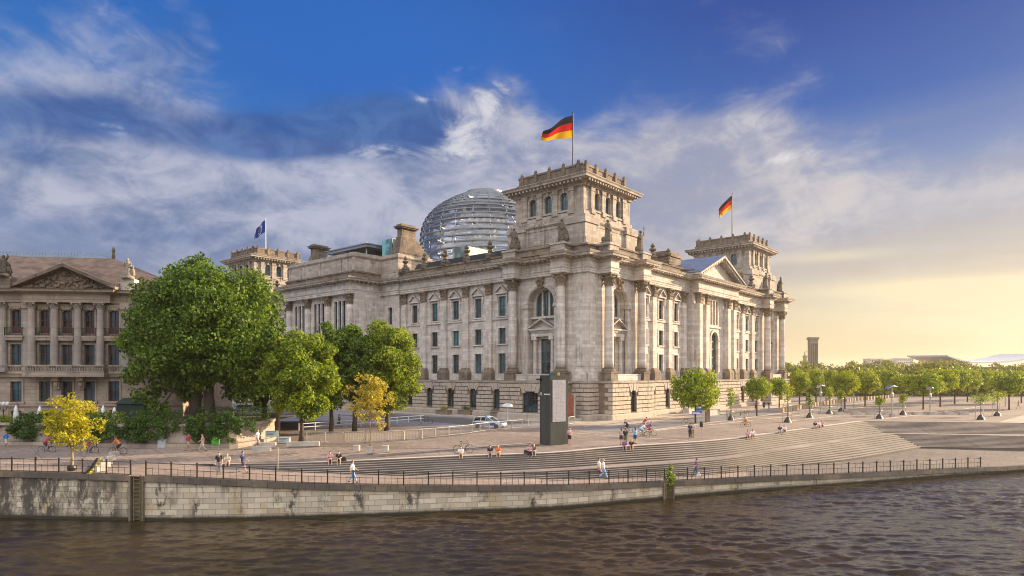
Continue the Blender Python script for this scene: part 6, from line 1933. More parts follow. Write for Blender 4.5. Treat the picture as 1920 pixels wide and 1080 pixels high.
def signboard(px0, px1, yt, yb, ybase, label, mat='sign_pale', z=-.1, lines=True, T_=.06):
    p0, p1 = P(px0, ybase, z), P(px1, ybase, z); m = p0.y / FPX; w = p1.x - p0.x
    r_ = empty('sign_board', p0, 0, label=label, cat='sign')
    b_ = MB(); z0, z1 = (ybase - yb) * m, (ybase - yt) * m
    b_.box(0, w, 0, T_, z0, z1); b_.build('panel', mat, r_)
    l_ = MB(); l_.box(.05, .12, .0, .07, 0, z0) ; l_.box(w - .12, w - .05, .0, .07, 0, z0); l_.build('leg', 'galv', r_)
    if lines:
        t_ = MB()
        for k in range(3): t_.box(w * .12, w * (.85 - .1 * k), -.012, 0, z1 - .14 - .14 * k, z1 - .09 - .14 * k)
        t_.build('text_lines', 'frame_teal', r_)
cmat('sign_pale', (.42, .52, .52)); cmat('sign_blue', (.03, .09, .32))
signboard(497.5, 521.5, 807.5, 819, 832, 'pale turquoise sign board on legs by the gate pillar')
signboard(520.5, 542, 820, 830, 833, 'low pale sign with printed lines right of the turquoise board', T_=.5)
pole = MB(); q = P(521, 886, ground_z(521)); pole.tube([q, q + Vector((0, 0, 2.1))], .035, 8)
tag(pole.build('slim_pole', 'galv'), 'slim pale pole rising from the steps before the railing', 'pole')
def block(px, yb, w, h, d, label, group=None, z=0.0, rz=.0, mat='concrete', name='stone_block'):
    p = P(px, yb, z); b_ = MB(); b_.frust(-w / 2, w / 2, -d / 2, d / 2, -.02, h - .025, .0); b_.frust(-w / 2, w / 2, -d / 2, d / 2, h - .02, h, .02)
    o = tag(b_.build(name, mat, loc=p + Vector((0, d / 2, 0))), label, 'block', group); o.rotation_euler = (0, 0, rz); return o
for px, y, lab in ((667, 845, 'pale stone cube left of the orange sapling'), (692.5, 848, 'pale stone cube in front of the orange sapling stem'), (721, 845.5, 'pale stone cube right of the orange sapling')): block(px, y, .58, .48, .6, lab, 'stone cubes round the orange sapling')
for i, (px, y) in enumerate(((183, 884), (190, 877), (194.5, 871), (201, 864.5), (208.5, 856))):
    block(px, y, .42, .42, .8, ('nearest', 'second', 'middle', 'fourth', 'farthest')[i] + ' of the five pale stone seats beside the yellow ramp', 'stone seats by the yellow ramp', z=-.3, rz=-.5)
# round planter beds
for px, y, w_, lab in ((567, 836.5, 3.2, 'curved low stone planter edge under the yellow green tree'), (500, 838, 1.6, 'low stone seat left of the curved planter'), (488, 846, 1.7, 'sunlit low stone seat by the garden wall')):
    block(px, y, w_, .42, .5, lab, None, 0, .12, name='stone_bench')
# yellow cable ramp
yr = MB(); pts = [P(x, y, z) for x, y, z in ((166, 889, -.33), (176, 880, -.33), (184, 868, -.32), (192, 856, -.3), (203, 846, -.28), (212, 841.5, -.27))]
pts = catmull(pts, 4)
L1 = inset(pts, .16); L2 = inset(pts, -.16)
rings = []
for a, b_, c in zip(L1, pts, L2): rings.append([tuple(a + Vector((0, 0, .01))), tuple(b_ + Vector((0, 0, .09))), tuple(c + Vector((0, 0, .01)))])
yr.ring_loft(rings); yr.m = 1
L3 = inset(pts, .17); L4 = inset(pts, .34)
yr.ring_loft([[tuple(a + Vector((0, 0, .02))), tuple(a + Vector((0, 0, .07))), tuple(b_ + Vector((0, 0, .07))), tuple(b_ + Vector((0, 0, .02)))] for a, b_ in zip(L3, L4)])
tag(yr.build('cable_ramp', ['yellow', 'black']), 'yellow and black cable ramp curving across the left promenade', 'cable ramp')
# stone cube row and benches on the far plaza
ps = [P(1465, 773.5), P(1530, 761.5), P(1600, 752), P(1690, 744)]
Lc = qlen(ps); l = 0; i = 0; c0 = None
while l < Lc[-1]:
    for k in range(len(Lc) - 1):
        if Lc[k] <= l <= Lc[k + 1]: p = ps[k].lerp(ps[k + 1], (l - Lc[k]) / (Lc[k + 1] - Lc[k]))
    if c0 is None:
        b_ = MB(); b_.box(-.42, .42, -.42, .42, -.02, .95); o = c0 = b_.build('stone_bollard', simple('ochre_stone', (.40, .29, .18), .85, 0, .2, 3))
    else: o = c0.copy(); COL.objects.link(o)
    o.location = p; o.rotation_euler = (0, 0, .8); i += 1
    tag(o, 'ochre stone cube bollard in the long row along the far road', 'bollard', 'stone cubes lining the road'); l += 2.9
for i, px in enumerate((1574, 1607, 1635, 1665, 1722, 1752, 1780, 1809)):
    block(px, 777.5, 1.7, .5, .6, ('stone bench block %s' % ('furthest left in the row before the avenue', 'second from the left in the row before the avenue', 'left of the dry brown sapling', 'at the foot of the second wing shaped lamp', 'right of the staked sapling and its lamp', 'before the wide round avenue tree', 'second from the right in the row before the avenue', 'furthest right in the row before the avenue')[i]), 'stone bench blocks in a row', name='bench_block')
# benches/stone slabs near the pediment trees
for px, y, w_, lab in ((1293, 775, 2.4, 'pale stone block behind the trunk of the largest round tree'), (1335, 779, 5, 'long low stone bench before the parliament centre')): block(px, y, w_, 1.0, 1.2, lab, None, 0, math.atan2(.757, .653), 'concrete', 'stone_bench')
st_ = MB(); q = P(1327.5, 792); st_.box(q.x - .33, q.x + .33, q.y, q.y + .4, 0, 2.6); tag(st_.build('info_stele', simple('rosy_stele', (.30, .20, .16), .6)), 'slim rosy grey information stele near the largest round tree', 'stele')
# street sign and bin post
sg_ = empty('street_sign', P(1309, 796), 0, label='blue and white sign plates on a post before the largest round tree', cat='sign')
a = MB(); a.tube([(0, 0, 0), (0, 0, 2.6)], .05, 8); a.build('post', 'galv', sg_)
a = MB(); a.box(-.9, .55, -.1, -.04, 1.5, 1.95); a.box(-.35, .8, -.1, -.04, 2.05, 2.35); a.m = 1; a.box(-.85, .5, -.115, -.1, 1.58, 1.66); a.box(-.85, .2, -.115, -.1, 1.75, 1.83); a.build('plate', ['sign_blue', 'white'], sg_)
bn_ = empty('bin_post', P(1315, 823), 0, label='dark litter bin on a slim post above the steps', cat='litter bin')
a = MB(); a.tube([(0, 0, 0), (0, 0, 1.4)], .03, 8); a.build('post', 'galv', bn_)
a = MB(); a.lathe(0, -.05, [(.17, 1.35), (.2, 1.45), (.2, 1.85), (.12, 1.95)], 12); a.build('bin', 'black', bn_)
# wing lamps
def wing_lamp(px, y, yt, hw, label):
    p = P(px, y); m = p.y / FPX; H = (y - yt) * m
    r_ = empty('wing_lamp', p, 0, label=label, cat='street lamp', group='wing shaped plaza lamps')
    a = MB(); a.tube([(0, 0, 0), (0, 0, H * .97)], [.13, .10], 10); a.box(-.3, .3, -.3, .3, 0, .5); a.lathe(.0, 0, [(.13, H * .62), (.24, H * .66), (.24, H * .76), (.13, H * .8)], 10); a.build('post', 'galv', r_)
    a = MB(); w = hw * m
    a.ring_loft([[(-w, -.5, H * .93), (-w, .5, H * .93), (-w, .5, H * .94), (-w, -.5, H * .94)], [(-.2 * w, -.9, H * 1.02), (-.2 * w, .9, H * 1.02), (-.2 * w, .8, H * 1.05), (-.2 * w, -.8, H * 1.05)], [(w, -.4, H * 1.0), (w, .4, H * 1.0), (w, .4, H * 1.01), (w, -.4, H * 1.01)]])
    a.build('wing_reflector', 'metal', r_)
wing_lamp(1539, 776, 724, 7, 'first wing shaped lamp on the plaza near the parliament corner')
wing_lamp(1672.5, 781, 725, 10, 'second, larger wing shaped lamp in the middle of the far plaza')
wing_lamp(1744, 777, 728, 4, 'slim lamp post among the avenue trees')
wing_lamp(1864, 760, 724, 3, 'slim far lamp between the right hand trees')
for px, y, lab in ((1601, 768, 'grey advertising panel post left in the tree row'), (1885, 762, 'pale post by the tree near the right edge')):
    a = MB(); q = P(px, y); a.tube([q, q + Vector((0, 0, 3.4))], .1, 8); tag(a.build('slim_post', 'galv'), lab, 'post')
# closed parasols on the terrace
for px, yt, lab in ((30, 760, 'closed white parasol furthest left on the palace terrace'), (74.5, 761, 'closed white parasol left of the yellow tree top'), (193.5, 760, 'taller closed parasol right of the yellow tree'), (214.5, 763, 'closed white parasol nearest the huge tree')):
    d_ = 69.6; p = PD(px, d_, 1.95); h = EYE - (yt - HOR) * d_ / FPX - 1.95
    r_ = empty('closed_parasol', p, 0, label=lab, cat='parasol', group='closed parasols on the terrace')
    a = MB(); a.lathe(0, 0, [(.12, h - 2.0), (.28, h - 1.9), (.27, h - 1.0), (.16, h - .3), (.04, h)], 12); a.build('canopy', 'white', r_, smooth=True)
    a = MB(); a.tube([(0, 0, 0), (0, 0, h - 1.8)], .04, 8); a.box(-.35, .35, -.35, .35, 0, .1); a.build('pole', 'galv', r_)
# old lantern and dark tent on the terrace
la = empty('lantern', PD(6.5, 68.5, 1.95), 0, label='ornate double lantern on the terrace at the far left', cat='street lamp')
a = MB(); a.tube([(0, 0, 0), (0, 0, 1.7)], .05, 8)
for s_ in (-1, 1): a.tube([(0, 0, 1.4), (.3 * s_, 0, 1.6), (.42 * s_, 0, 2.0)], .03, 6)
a.build('post', 'iron', la)
a = MB()
for s_ in (-1, 0, 1): a.lathe(.42 * s_, 0, [(.06, 1.98), (.17, 2.1), (.2, 2.28), (.05, 2.42)], 10)
a.build('lamp_shade', 'white', la)
tn = empty('cafe_tent', PD(245, 71, 1.95), 0, label='dark green cafe tent at the corner of the palace terrace', cat='tent')
a = MB(); a.frust(-1.7, 1.5, 0, 2.5, 0, 2.1, .1); a.frust(-1.7, 1.5, -.1, 2.6, 2.1, 2.7, .6); a.build('tent_cloth', simple('dark_green_cloth', (.012, .028, .022), .8), tn)
# big parasol of the guard post
gp = empty('guard_parasol', P(950.5, 797), 0, label='round parasol with blue and white panels behind the police car', cat='parasol')
a = MB(); a.tube([(0, 0, 0), (0, 0, 2.7)], .05, 8); a.build('pole', 'galv', gp)
a = MB(); H = 3.05; K = 8
for k in range(K):
    a.m = k % 2
    a0, a1 = 2 * PI * k / K, 2 * PI * (k + 1) / K
    a.poly([(0, 0, H + .1), (.75 * math.cos(a0), .75 * math.sin(a0), H - .05), (.75 * math.cos(a1), .75 * math.sin(a1), H - .05)])
    a.m = 1 - 0 if k % 2 else 1
    a.poly([(.75 * math.cos(a0), .75 * math.sin(a0), H - .05), (.75 * math.cos(a1), .75 * math.sin(a1), H - .05), (.8 * math.cos(a1), .8 * math.sin(a1), H - .4), (.8 * math.cos(a0), .8 * math.sin(a0), H - .4)])
cmat('vivid_blue', (.03, .2, .62)); a.build('canopy', ['vivid_blue', 'white'], gp, fix=False)
# bags
for px, col_, lab, sz in ((644, 'black', 'black bag lying beside the seated person in black', .45), (987, 'black', 'black box standing left of the seated pair below the kiosk', .5)):
    p_, f_ = seat(px); a = MB(); a.frust(-sz / 2, sz / 2, -.15, .15, 0, sz * .7, .05); a.tube([(-.1, 0, sz * .68), (0, 0, sz * .85), (.1, 0, sz * .68)], .015, 5)
    tag(a.build('bag', col_, loc=p_ + Vector((0, .15, .0))), lab, 'bag')
p = on_prom(1310, 897); a = MB(); a.ell((0, 0, .3), (.2, .12, .26), 10, 7); a.tube([(-.06, 0, .5), (0, 0, .65), (.06, 0, .5)], .012, 5); tag(a.build('carrier_bag', 'white', loc=p), 'pale carrier bag of the person right of the quay bush', 'bag')
# planters before the east front
for px, y, w_, lab, fol in ((832, 777, 3.2, 'weathered wooden planter with an orange brown shrub below the east windows', 'autumn'), (874, 777, 3.2, 'weathered wooden planter with a small dark shrub', 'deep'), (904, 777, 2.2, 'short wooden planter below the basement window', None), (934, 781, 2.8, 'wooden planter behind the blue and white parasol', None)):
    p = P(px, y); r_ = empty('planter', p, math.atan2(.757, .653) + PI / 2, label=lab, cat='planter')
    a = MB(); a.box(-w_ / 2, w_ / 2, -.6, .6, 0, .75); a.box(-w_ / 2 - .05, w_ / 2 + .05, -.65, .65, .75, .85); a.build('trough', simple('weathered_wood', (.20, .16, .12), .85, 0, .3, 3), r_)
    if fol: leaves([(-w_ * .2 + .4 * k, 0, 1.15 + .1 * (k % 2), .42) for k in range(4)], 60, .2, int(px), 'shrub', LM[fol], r_)

# =============================================================== CARS
def car(pos, rz, label, body, estate=True, police=False, scale=1.0):
    r_ = empty('car', pos, rz, label=label, cat='car'); r_.scale = (scale,) * 3
    Lc_, Wc = 4.5, 1.78
    def prof(x, top):
        return top
    xs = [-2.22, -2.1, -1.6, -.9, -.2, .6, 1.05, 1.7, 2.15, 2.26]
    zt = [.62, .9, .98, 1.0, 1.0, .98, .95, .86, .74, .5]
    zb = [.42, .3, .28, .26, .26, .26, .26, .28, .32, .4]
    hw = [.74, .84, .88, .89, .89, .89, .88, .85, .78, .66]
    b_ = MB()
    b_.ring_loft([[(x, -w, (a + z) / 2), (x, -w * .97, z), (x, w * .97, z), (x, w, (a + z) / 2), (x, w * .94, a), (x, -w * .94, a)] for x, a, z, w in zip(xs, zt, zb, hw)])
    xr0 = -2.05 if estate else -1.55
    rf_ = MB()
    rf_.ring_loft([[(xr0, -.8, .93), (xr0, .8, .93), (xr0 + .3, .62, 1.42), (xr0 + .3, -.62, 1.42)], [(-.4, -.84, .97), (-.4, .84, .97), (-.4, .66, 1.49), (-.4, -.66, 1.49)], [(.15, -.84, .97), (.15, .84, .97), (.1, .65, 1.46), (.1, -.65, 1.46)], [(.95, -.8, .93), (.95, .8, .93), (.93, .76, .96), (.93, -.76, .96)]])
    b_.build('body', body, r_, smooth=False)
    rf_.build('cabin_glass', 'glass', r_)
    tp = MB(); tp.ring_loft([[(xr0 + .28, -.64, 1.42), (xr0 + .28, .64, 1.42), (xr0 + .3, .6, 1.47), (xr0 + .3, -.6, 1.47)], [(-.4, -.68, 1.47), (-.4, .68, 1.47), (-.4, .62, 1.525), (-.4, -.62, 1.525)], [(.12, -.67, 1.45), (.12, .67, 1.45), (.1, .6, 1.49), (.1, -.6, 1.49)]])
    for s_ in (-1, 1):
        for xa, xb in ((xr0, xr0 + .3), (-.95, -.93), (-.18, -.2)): tp.tube([(xa, s_ * .83, .96), (xb, s_ * .67, 1.45)], .035, 4)
        tp.tube([(.93, s_ * .8, .95), (.12, s_ * .66, 1.47)], .035, 4)
    tp.build('roof', body if not police else 'cab_white', r_)
    for x in (-1.38, 1.38):
        for s_ in (-1, 1):
            w = MB(); w.T = lambda a, b2, c2, x=x, s_=s_: (x + a, s_ * (.86) + b2, .32 + c2)
            rings = [[(r * math.cos(2 * PI * k / 18), y_, r * math.sin(2 * PI * k / 18)) for k in range(18)] for r, y_ in ((.3, -.1), (.32, -.07), (.32, .05), (.29, .07))]
            w.ring_loft(rings); w.m = 1
            w.ring_loft([[(r * math.cos(2 * PI * k / 14), y_, r * math.sin(2 * PI * k / 14)) for k in range(14)] for r, y_ in ((.2, s_ * .06 - .01), (.17, s_ * .085))]); w.T = None
            w.build('wheel', ['black', 'metal'], r_)
    h = MB()
    for s_ in (-1, 1): h.ell((2.16, s_ * .6, .64), (.1, .16, .08), 8, 5)
    h.build('headlight', 'white', r_)
    if police:
        st2 = MB()
        for s_ in (-1, 1): st2.box(-2.0, 1.25, s_ * .9 - .012, s_ * .9 + .012, .42, .78)
        st2.box(1.1, 2.12, -.74, .74, .86, .955) if False else st2.ring_loft([[(1.02, -.72, .965), (1.02, .72, .965), (1.02, .72, .975), (1.02, -.72, .975)], [(1.7, -.68, .872), (1.7, .68, .872), (1.7, .68, .885), (1.7, -.68, .885)], [(2.1, -.6, .765), (2.1, .6, .765), (2.1, .6, .78), (2.1, -.6, .78)]])
        st2.build('blue_stripe', 'vivid_blue2', r_)
        lb_ = MB(); lb_.box(-.45, -.15, -.5, .5, 1.52, 1.64); lb_.build('light_bar', 'vivid_blue', r_)
        tx = MB()
        for s_ in (-1, 1):
            for k in range(7): tx.box(-.9 + .17 * k, -.9 + .17 * k + .11, s_ * .92 - .004, s_ * .92 + .004, .52, .68)
        tx.build('door_lettering', 'white', r_)
    return r_
M['cab_white'] = simple('white_car_paint', (.68, .69, .70), .3, 0, .04, 2); M['vivid_blue2'] = simple('police_blue_paint', (.015, .06, .33), .35)
M['car_black'] = simple('black_car_paint', (.012, .012, .014), .2, 0, .1, 2)
car(P(918, 802.5), -.42, 'blue and white police estate car parked behind the barriers', 'cab_white', True, True, 1.02)
car(P(466, 768), .1, 'black car parked in the street behind the huge tree', 'car_black', False)
mt = empty('motorcycle', P(471, 759), .2, label='dark motorcycle beyond the black car', cat='motorcycle')
a = MB(); a.ell((0, 0, .75), (.5, .18, .22), 10, 6); a.tube([(.45, 0, .8), (.6, 0, 1.1), (.75, 0, .35)], .05, 6); a.box(-.7, .1, -.14, .14, .72, .86); a.build('body', 'black', mt)
for x in (-.65, .75):
    a = MB(); a.T = lambda u, v, w, x=x: (x + u, v, .33 + w)
    a.ring_loft([[(r * math.cos(2 * PI * k / 16), y_, r * math.sin(2 * PI * k / 16)) for k in range(16)] for r, y_ in ((.28, -.07), (.33, -.04), (.33, .04), (.28, .07))]); a.T = None; a.build('wheel', 'black', mt)
a = MB(); q = P(408, 771); a.box(q.x - .9, q.x + .9, q.y, q.y + 1.4, .1, 2.3); a.box(q.x - 1, q.x + 1, q.y - .1, q.y + 1.5, 2.3, 2.5); a.box(q.x - .8, q.x + .8, q.y - .05, q.y, .3, 2.1)
tag(a.build('portable_cabin', 'vivid_blue'), 'small bright blue portable cabin in the street behind the trees', 'cabin')

# =============================================================== FAR BUILDINGS
def far_box(name, px0, px1, yt, d, dep, mat, label, cat='building', floors=3, zbase=0):
    x0, x1 = (px0 - 960) / FPX * d, (px1 - 960) / FPX * d; z1 = EYE - (yt - HOR) * d / FPX
    r_ = empty(name, (x0, d, 0), 0, label=label, cat=cat)
    a = MB(); w = x1 - x0; a.box(0, w, 0, dep, zbase, z1); a.box(-.5, w + .5, -.5, dep + .5, z1 - .4, z1 + .3); a.build('wall', mat, r_)
    return r_, w, z1
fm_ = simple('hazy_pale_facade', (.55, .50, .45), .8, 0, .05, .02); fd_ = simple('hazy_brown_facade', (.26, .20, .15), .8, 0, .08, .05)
for px0, px1, yt, d, lab in ((1631, 1656, 672.5, 900, 'low pale flat roofed building left on the wooded horizon'), (1656, 1676, 674, 850, 'stepped pale building in the middle of the wooded horizon'), (1683, 1713, 672, 950, 'long pale building right of the stepped one on the horizon')):
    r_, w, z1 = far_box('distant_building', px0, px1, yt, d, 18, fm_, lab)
    a = MB()
    for f in range(2):
        for k in range(8): a.box(w * (k + .2) / 8, w * (k + .8) / 8, -.15, -.05, z1 - 3 - 4 * f, z1 - 1.4 - 4 * f)
    a.build('window', 'glass', r_)
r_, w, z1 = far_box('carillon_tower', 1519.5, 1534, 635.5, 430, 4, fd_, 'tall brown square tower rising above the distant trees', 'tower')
a = MB(); a.box(-.5, w + .5, -.5, 4.5, z1 + .35, z1 + 1.2)
for k in range(5): a.box(.3 + (w - .6) * k / 4 - .15, .3 + (w - .6) * k / 4 + .15, -.25, -.05, 8, z1 - 3)
a.build('tower_cap', fd_, r_)
a = MB()
for k in range(4): a.box(.3 + (w - .6) * (k + .25) / 4, .3 + (w - .6) * (k + .75) / 4, -.12, -.05, 8, z1 - 3)
a.build('window', 'glass', r_)
vc = empty('victory_column', PD(1509.5, 700), 0, label='slender column with a winged figure left of the brown tower', cat='monument')
a = MB(); a.lathe(0, 0, [(4, 0), (4, 8), (2.3, 9), (2.0, 26), (2.6, 26.5), (2.6, 28), (1.2, 28.3)], 16); a.build('shaft', fd_, vc)
a = MB(); a.lathe(0, 0, [(.9, 28.2), (.7, 30.5), (.5, 31.5), (.35, 32.5)], 10); a.ring_loft([[(-2.2, 0, 33.2), (-2.0, .3, 33.4), (-2.1, .2, 32.8)], [(0, 0, 30.5), (0, .4, 31.2), (0, .3, 30)], [(2.2, 0, 33.2), (2.0, .3, 33.4), (2.1, .2, 32.8)]]); a.build('winged_figure', simple('dull_gold', (.3, .2, .06), .5, .5), vc)
# curved white hall roof
hr = MB(); d = 420; m = d / FPX
def HZ(y): return EYE - (y - HOR) * m
pts = [(1771, 666), (1785, 671), (1800, 675.5), (1815, 678.5), (1840, 679), (1860, 678), (1885, 677.5), (1905, 674.5), (1930, 670), (1960, 663)]
rings = [[((x - 960) * m, d - 3, HZ(y)), ((x - 960) * m, d + 40, HZ(y) + 1), ((x - 960) * m, d + 40, HZ(y) + .2), ((x - 960) * m, d - 3, HZ(y) - .9)] for x, y in pts]
hr.ring_loft(rings); hr.m = 1; hr.box((1805 - 960) * m, (1925 - 960) * m, d + 4, d + 34, 0, HZ(688))
tag(hr.build('hall_roof', ['white', fd_]), 'white upswept roof of a hall above the trees at the far right', 'building')
fdm = None
# street front behind the trees on the left: pale government block seen in gaps
r_, w, z1 = far_box('street_building', 395, 520, 640, 215, 20, 'palace', 'distant pale facade seen through the gap behind the huge tree')
a = MB()
for f in range(4):
    for k in range(10): a.box(w * (k + .3) / 10, w * (k + .7) / 10, -.15, -.05, 2.5 + 4 * f, 4.7 + 4 * f)
a.build('window', 'glass', r_)
# =============================================================== SKY, SUN, CAMERA
HZD = .00016
SUN_AZ = math.atan2(.912, .410)        # clockwise from +y: where the sun stands
SUN_EL = rad(14)
world = bpy.data.worlds.new('World'); scene.world = world; world.use_nodes = True
wt = world.node_tree; wt.nodes.clear(); g = N(wt)
out = g.new('ShaderNodeOutputWorld'); bg = g.new('ShaderNodeBackground'); g.l.new(bg.outputs[0], out.inputs[0])
tc = g.new('ShaderNodeTexCoord').outputs['Generated']
X, Y, Z = g.sep(tc)
sky = g.new('ShaderNodeTexSky', sky_type='NISHITA'); sky.sun_disc = False; sky.sun_elevation = SUN_EL; sky.sun_rotation = SUN_AZ; sky.air_density = 1.2; sky.dust_density = 1.5; sky.ozone_density = 3
az = g.m('ARCTAN2', X, Y)               # 0 ahead, positive to the right
el = g.m('ARCSINE', Z)
elc = g.m('MAXIMUM', el, 0.0)
K_ = .625
def c3(r, gg, b): 
    f = lambda v: (v / 255 / 12.92 if v < 10.3 else ((v / 255 + .055) / 1.055) ** 2.4) * K_
    return (f(r), f(gg), f(b))
def blob(px, y, rx, ry, s=1.0, rot=0.0):
    a0 = math.atan((px - 960) / FPX); e0 = math.atan((HOR - y) / FPX * math.cos(a0))
    da = g.m('SUBTRACT', az, a0); de = g.m('SUBTRACT', el, e0)
    if rot:
        c, s_ = math.cos(rot), math.sin(rot)
        u = g.m('ADD', g.m('MULTIPLY', da, c), g.m('MULTIPLY', de, s_)); v = g.m('SUBTRACT', g.m('MULTIPLY', de, c), g.m('MULTIPLY', da, s_)); da, de = u, v
    da = g.m('MULTIPLY', da, FPX / rx); de = g.m('MULTIPLY', de, FPX / ry)
    r2 = g.m('ADD', g.m('MULTIPLY', da, da), g.m('MULTIPLY', de, de))
    return g.m('MULTIPLY', g.m('EXPONENT', g.m('MULTIPLY', r2, -1.0)), s)
def total(lst):
    t = lst[0]
    for q in lst[1:]: t = g.m('ADD', t, q)
    return t
# clear air: blue deepening upwards, slate low on the left, amber low towards the sun
Lf = g.ramp(g.m('MULTIPLY', elc, 1.7), [(0, c3(120, 128, 150)), (.2, c3(130, 142, 175)), (.42, c3(112, 145, 195)), (.6, c3(56, 122, 198)), (.8, c3(30, 106, 194)), (1, c3(26, 92, 182))])
Rt = g.ramp(g.m('MULTIPLY', elc, 1.7), [(0, c3(238, 208, 152)), (.14, c3(228, 210, 180)), (.30, c3(196, 190, 190)), (.45, c3(128, 150, 195)), (.62, c3(44, 98, 182)), (.82, c3(16, 70, 160)), (1, c3(10, 54, 142))])
base = g.mix(g.ss(az, -.32, .42), Lf, Rt)
cenblue = total([blob(620, 120, 260, 150, .8), blob(900, 90, 300, 120, .45)])
base = g.mix(g.m('MINIMUM', cenblue, 1.0), base, c3(26, 106, 200))
# cloud noises on a flat layer
inv = g.m('DIVIDE', 1.0, g.m('ADD', g.m('MAXIMUM', Z, .0), .30))
P2 = g.comb(g.m('MULTIPLY', X, inv), g.m('MULTIPLY', Y, inv), 0.0)
P3 = g.comb(g.m('MULTIPLY', az, 1.0), g.m('MULTIPLY', el, 1.7), 0.0)
n1 = g.noise(g.map(P3, loc=(3.1, 1.2, 0), rot=(0, 0, .12)), 3.1, 9, .56, .25)
n2 = g.noise(g.map(P3, loc=(8.4, 5.2, 2), rot=(0, 0, .1)), 5.2, 9, .60, .35)
n3 = g.noise(g.map(P3, loc=(1.4, 9.2, 4), rot=(0, 0, .25)), 11.0, 8, .64, .6)
# pale lavender bank across the middle
bank = total([blob(250, 400, 330, 60, .7), blob(620, 430, 300, 60, .5), blob(1500, 400, 420, 70, .5), blob(1250, 300, 160, 50, .35), blob(120, 330, 330, 80, .35), blob(330, 290, 330, 70, .75, -.25), blob(560, 370, 420, 60, .75, -.1), blob(860, 350, 380, 90, .85), blob(1180, 380, 300, 100, .6), blob(1450, 330, 330, 70, .35), blob(900, 230, 110, 80, .55), blob(1420, 240, 160, 60, .5), blob(120, 100, 320, 110, .32), blob(1120, 140, 220, 90, .2), blob(820, 560, 1200, 70, .4)])
m1 = g.ss(g.m('ADD', bank, g.m('MULTIPLY', g.m('SUBTRACT', g.m('ADD', g.m('MULTIPLY', n1, .75), g.m('MULTIPLY', n3, .25)), .5), 2.5)), .18, .85)
lit = g.mix(g.ss(az, -.3, .35), c3(200, 202, 220), c3(222, 214, 212))
shd = g.mix(g.ss(az, -.3, .35), c3(120, 136, 176), c3(160, 165, 190))
cc = g.mix(g.ss(g.m('ADD', g.m('MULTIPLY', n2, .6), g.m('MULTIPLY', n3, .4)), .40, .60), shd, lit)
colr = g.mix(g.m('MULTIPLY', m1, .88), base, cc)
# slate undersides
slate = total([blob(110, 215, 200, 42, .9, .06), blob(60, 290, 110, 30, .5, -.3), blob(500, 255, 110, 42, .9, .2), blob(770, 235, 90, 36, .8), blob(640, 280, 150, 26, .5), blob(120, 420, 330, 40, .55), blob(330, 90, 200, 60, .35, .5), blob(1000, 40, 260, 60, .3), blob(700, 210, 160, 50, .5)])
m2 = g.ss(g.m('ADD', slate, g.m('MULTIPLY', g.m('SUBTRACT', n1, .5), 1.5)), .22, .80)
colr = g.mix(g.m('MULTIPLY', m2, .9), colr, g.mix(g.ss(n3, .35, .7), c3(34, 84, 158), c3(70, 116, 182)))
# crisp bright tops
br_ = total([blob(885, 215, 75, 60, 1.0, .7), blob(930, 180, 40, 26, .8), blob(730, 292, 120, 20, .95), blob(600, 325, 130, 16, .6), blob(870, 270, 80, 22, .8), blob(1400, 238, 110, 26, .8, -.3), blob(1470, 297, 60, 10, .8), blob(800, 186, 26, 7, .8), blob(250, 262, 150, 26, .5, -.3), blob(1500, 210, 60, 20, .5), blob(60, 40, 200, 26, .2)])
bm_ = g.ss(g.m('ADD', g.m('MULTIPLY', br_, .75), g.m('MULTIPLY', g.m('SUBTRACT', n3, .5), 2.6)), .42, 1.15)
bm_ = g.m('MULTIPLY', bm_, g.ss(br_, .05, .45))
colr = g.mix(g.m('MULTIPLY', bm_, .85), colr, c3(238, 236, 240))
# thin veils low on the right, glowing towards the sun
veil = g.noise(g.map(P3, (1, 5, 1), loc=(2, 2, 1), rot=(0, 0, -.03)), 3.0, 7, .55, .2)
vm = g.m('MULTIPLY', g.m('MULTIPLY', g.ss(az, .05, .4), g.ss(elc, .38, .2)), g.ss(veil, .48, .72))
colr = g.mix(g.m('MULTIPLY', vm, .35), colr, c3(190, 176, 170))
gl_ = total([blob(1900, 530, 300, 16, .9, -.02), blob(1860, 560, 240, 26, .5), blob(1560, 480, 90, 9, .5), blob(2050, 600, 330, 70, .8), blob(1900, 600, 260, 60, .35)])
gm_ = g.m('MULTIPLY', gl_, g.ss(veil, .3, .6, .5, 1.0))
colr = g.mix(g.m('MINIMUM', gm_, 1.0), colr, c3(255, 238, 200))
# aureole added round the low sun, out of view, for warm side light and glare
ga = g.m('MULTIPLY', g.m('SUBTRACT', az, SUN_AZ + .03), 1 / .21); ge = g.m('MULTIPLY', g.m('SUBTRACT', el, .2), 1 / .26)
aur = g.m('EXPONENT', g.m('MULTIPLY', g.m('ADD', g.m('MULTIPLY', ga, ga), g.m('MULTIPLY', ge, ge)), -1.0))
colr = g.mix(1.0, colr, g.mix(g.m('MINIMUM', aur, 1.0), (0, 0, 0), (4.0, 2.7, 1.4)), 'ADD')
# unseen bright overcast added behind the viewer as fill for the shaded fronts
back = g.ss(Y, .12, -.35)
nb_ = g.noise(tc, 2.2, 6, .6)
hi_ = g.ss(Z, .10, .55)
backc = g.mix(hi_, g.mix(g.ss(nb_, .35, .7), (.26, .27, .31), (.42, .41, .44)), g.mix(g.ss(nb_, .35, .7), (1.1, 1.08, 1.14), (2.1, 2.05, 2.05)))
colr = g.mix(g.m('MULTIPLY', back, g.ss(Z, -.05, .1)), colr, backc)
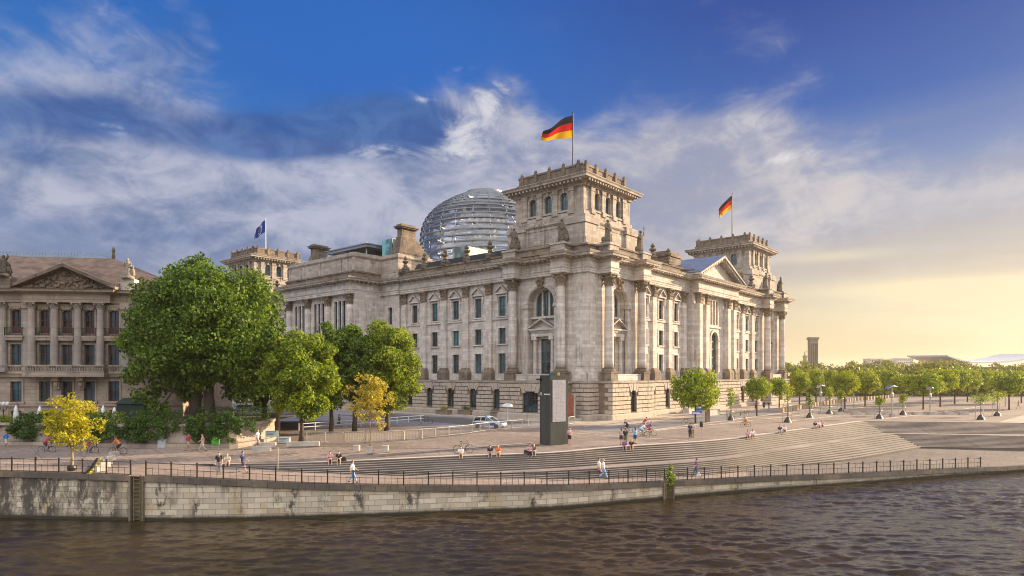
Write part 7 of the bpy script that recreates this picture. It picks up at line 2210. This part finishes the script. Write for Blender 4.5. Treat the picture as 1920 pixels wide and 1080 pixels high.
# below the horizon
colr = g.mix(g.ss(Z, -.01, -.06), colr, (.16, .14, .12))
nis = g.new('ShaderNodeVectorMath', operation='SCALE'); g.l.new(sky.outputs[0], nis.inputs[0]); nis.inputs[3].default_value = .08
world.cycles.sampling_method = 'MANUAL'; world.cycles.sample_map_resolution = 512
fin_ = g.mix(.08, colr, nis.outputs[0])
g.l.new(fin_, bg.inputs[0]); bg.inputs[1].default_value = .70
sl = bpy.data.lights.new('sun', 'SUN'); sl.energy = 5.0; sl.angle = rad(.6); sl.color = (1.0, .77, .50)
so_ = bpy.data.objects.new('sun', sl); COL.objects.link(so_)
sd = Vector((math.sin(SUN_AZ) * math.cos(SUN_EL), math.cos(SUN_AZ) * math.cos(SUN_EL), math.sin(SUN_EL)))
so_.rotation_euler = sd.to_track_quat('Z', 'Y').to_euler(); so_.location = sd * 100
hz = MB(); hz.box(-3400, 3400, -250, 3000, -8.0, 66.0)
hzm = bpy.data.materials.new('haze_air'); hzm.use_nodes = True; hn = hzm.node_tree; hn.nodes.clear()
ho = hn.nodes.new('ShaderNodeOutputMaterial'); hv = hn.nodes.new('ShaderNodeVolumePrincipled')
hv.inputs['Density'].default_value = HZD; hv.inputs['Color'].default_value = (.95, .88, .76, 1); hv.inputs['Anisotropy'].default_value = .35
hn.links.new(hv.outputs[0], ho.inputs['Volume'])
tag(hz.build('haze', hzm), kind='stuff')
cam = bpy.data.cameras.new('camera'); co_ = bpy.data.objects.new('camera', cam); COL.objects.link(co_); scene.camera = co_
co_.location = (0, 0, EYE); co_.rotation_euler = (rad(90), 0, 0)
cam.sensor_width = 36; cam.lens = FPX / 1920 * 36; cam.shift_y = (HOR - 540) / 1920; cam.clip_end = 12000; cam.clip_start = .5
scene.view_settings.view_transform = 'Standard'; scene.view_settings.look = 'None'; scene.view_settings.gamma = 1; scene.view_settings.exposure = 1.1
scene.cycles.max_bounces = 6; scene.cycles.volume_bounces = 0; scene.cycles.transparent_max_bounces = 12; scene.cycles.diffuse_bounces = 3
scene.cycles.use_denoising = True; scene.cycles.filter_width = 1.05
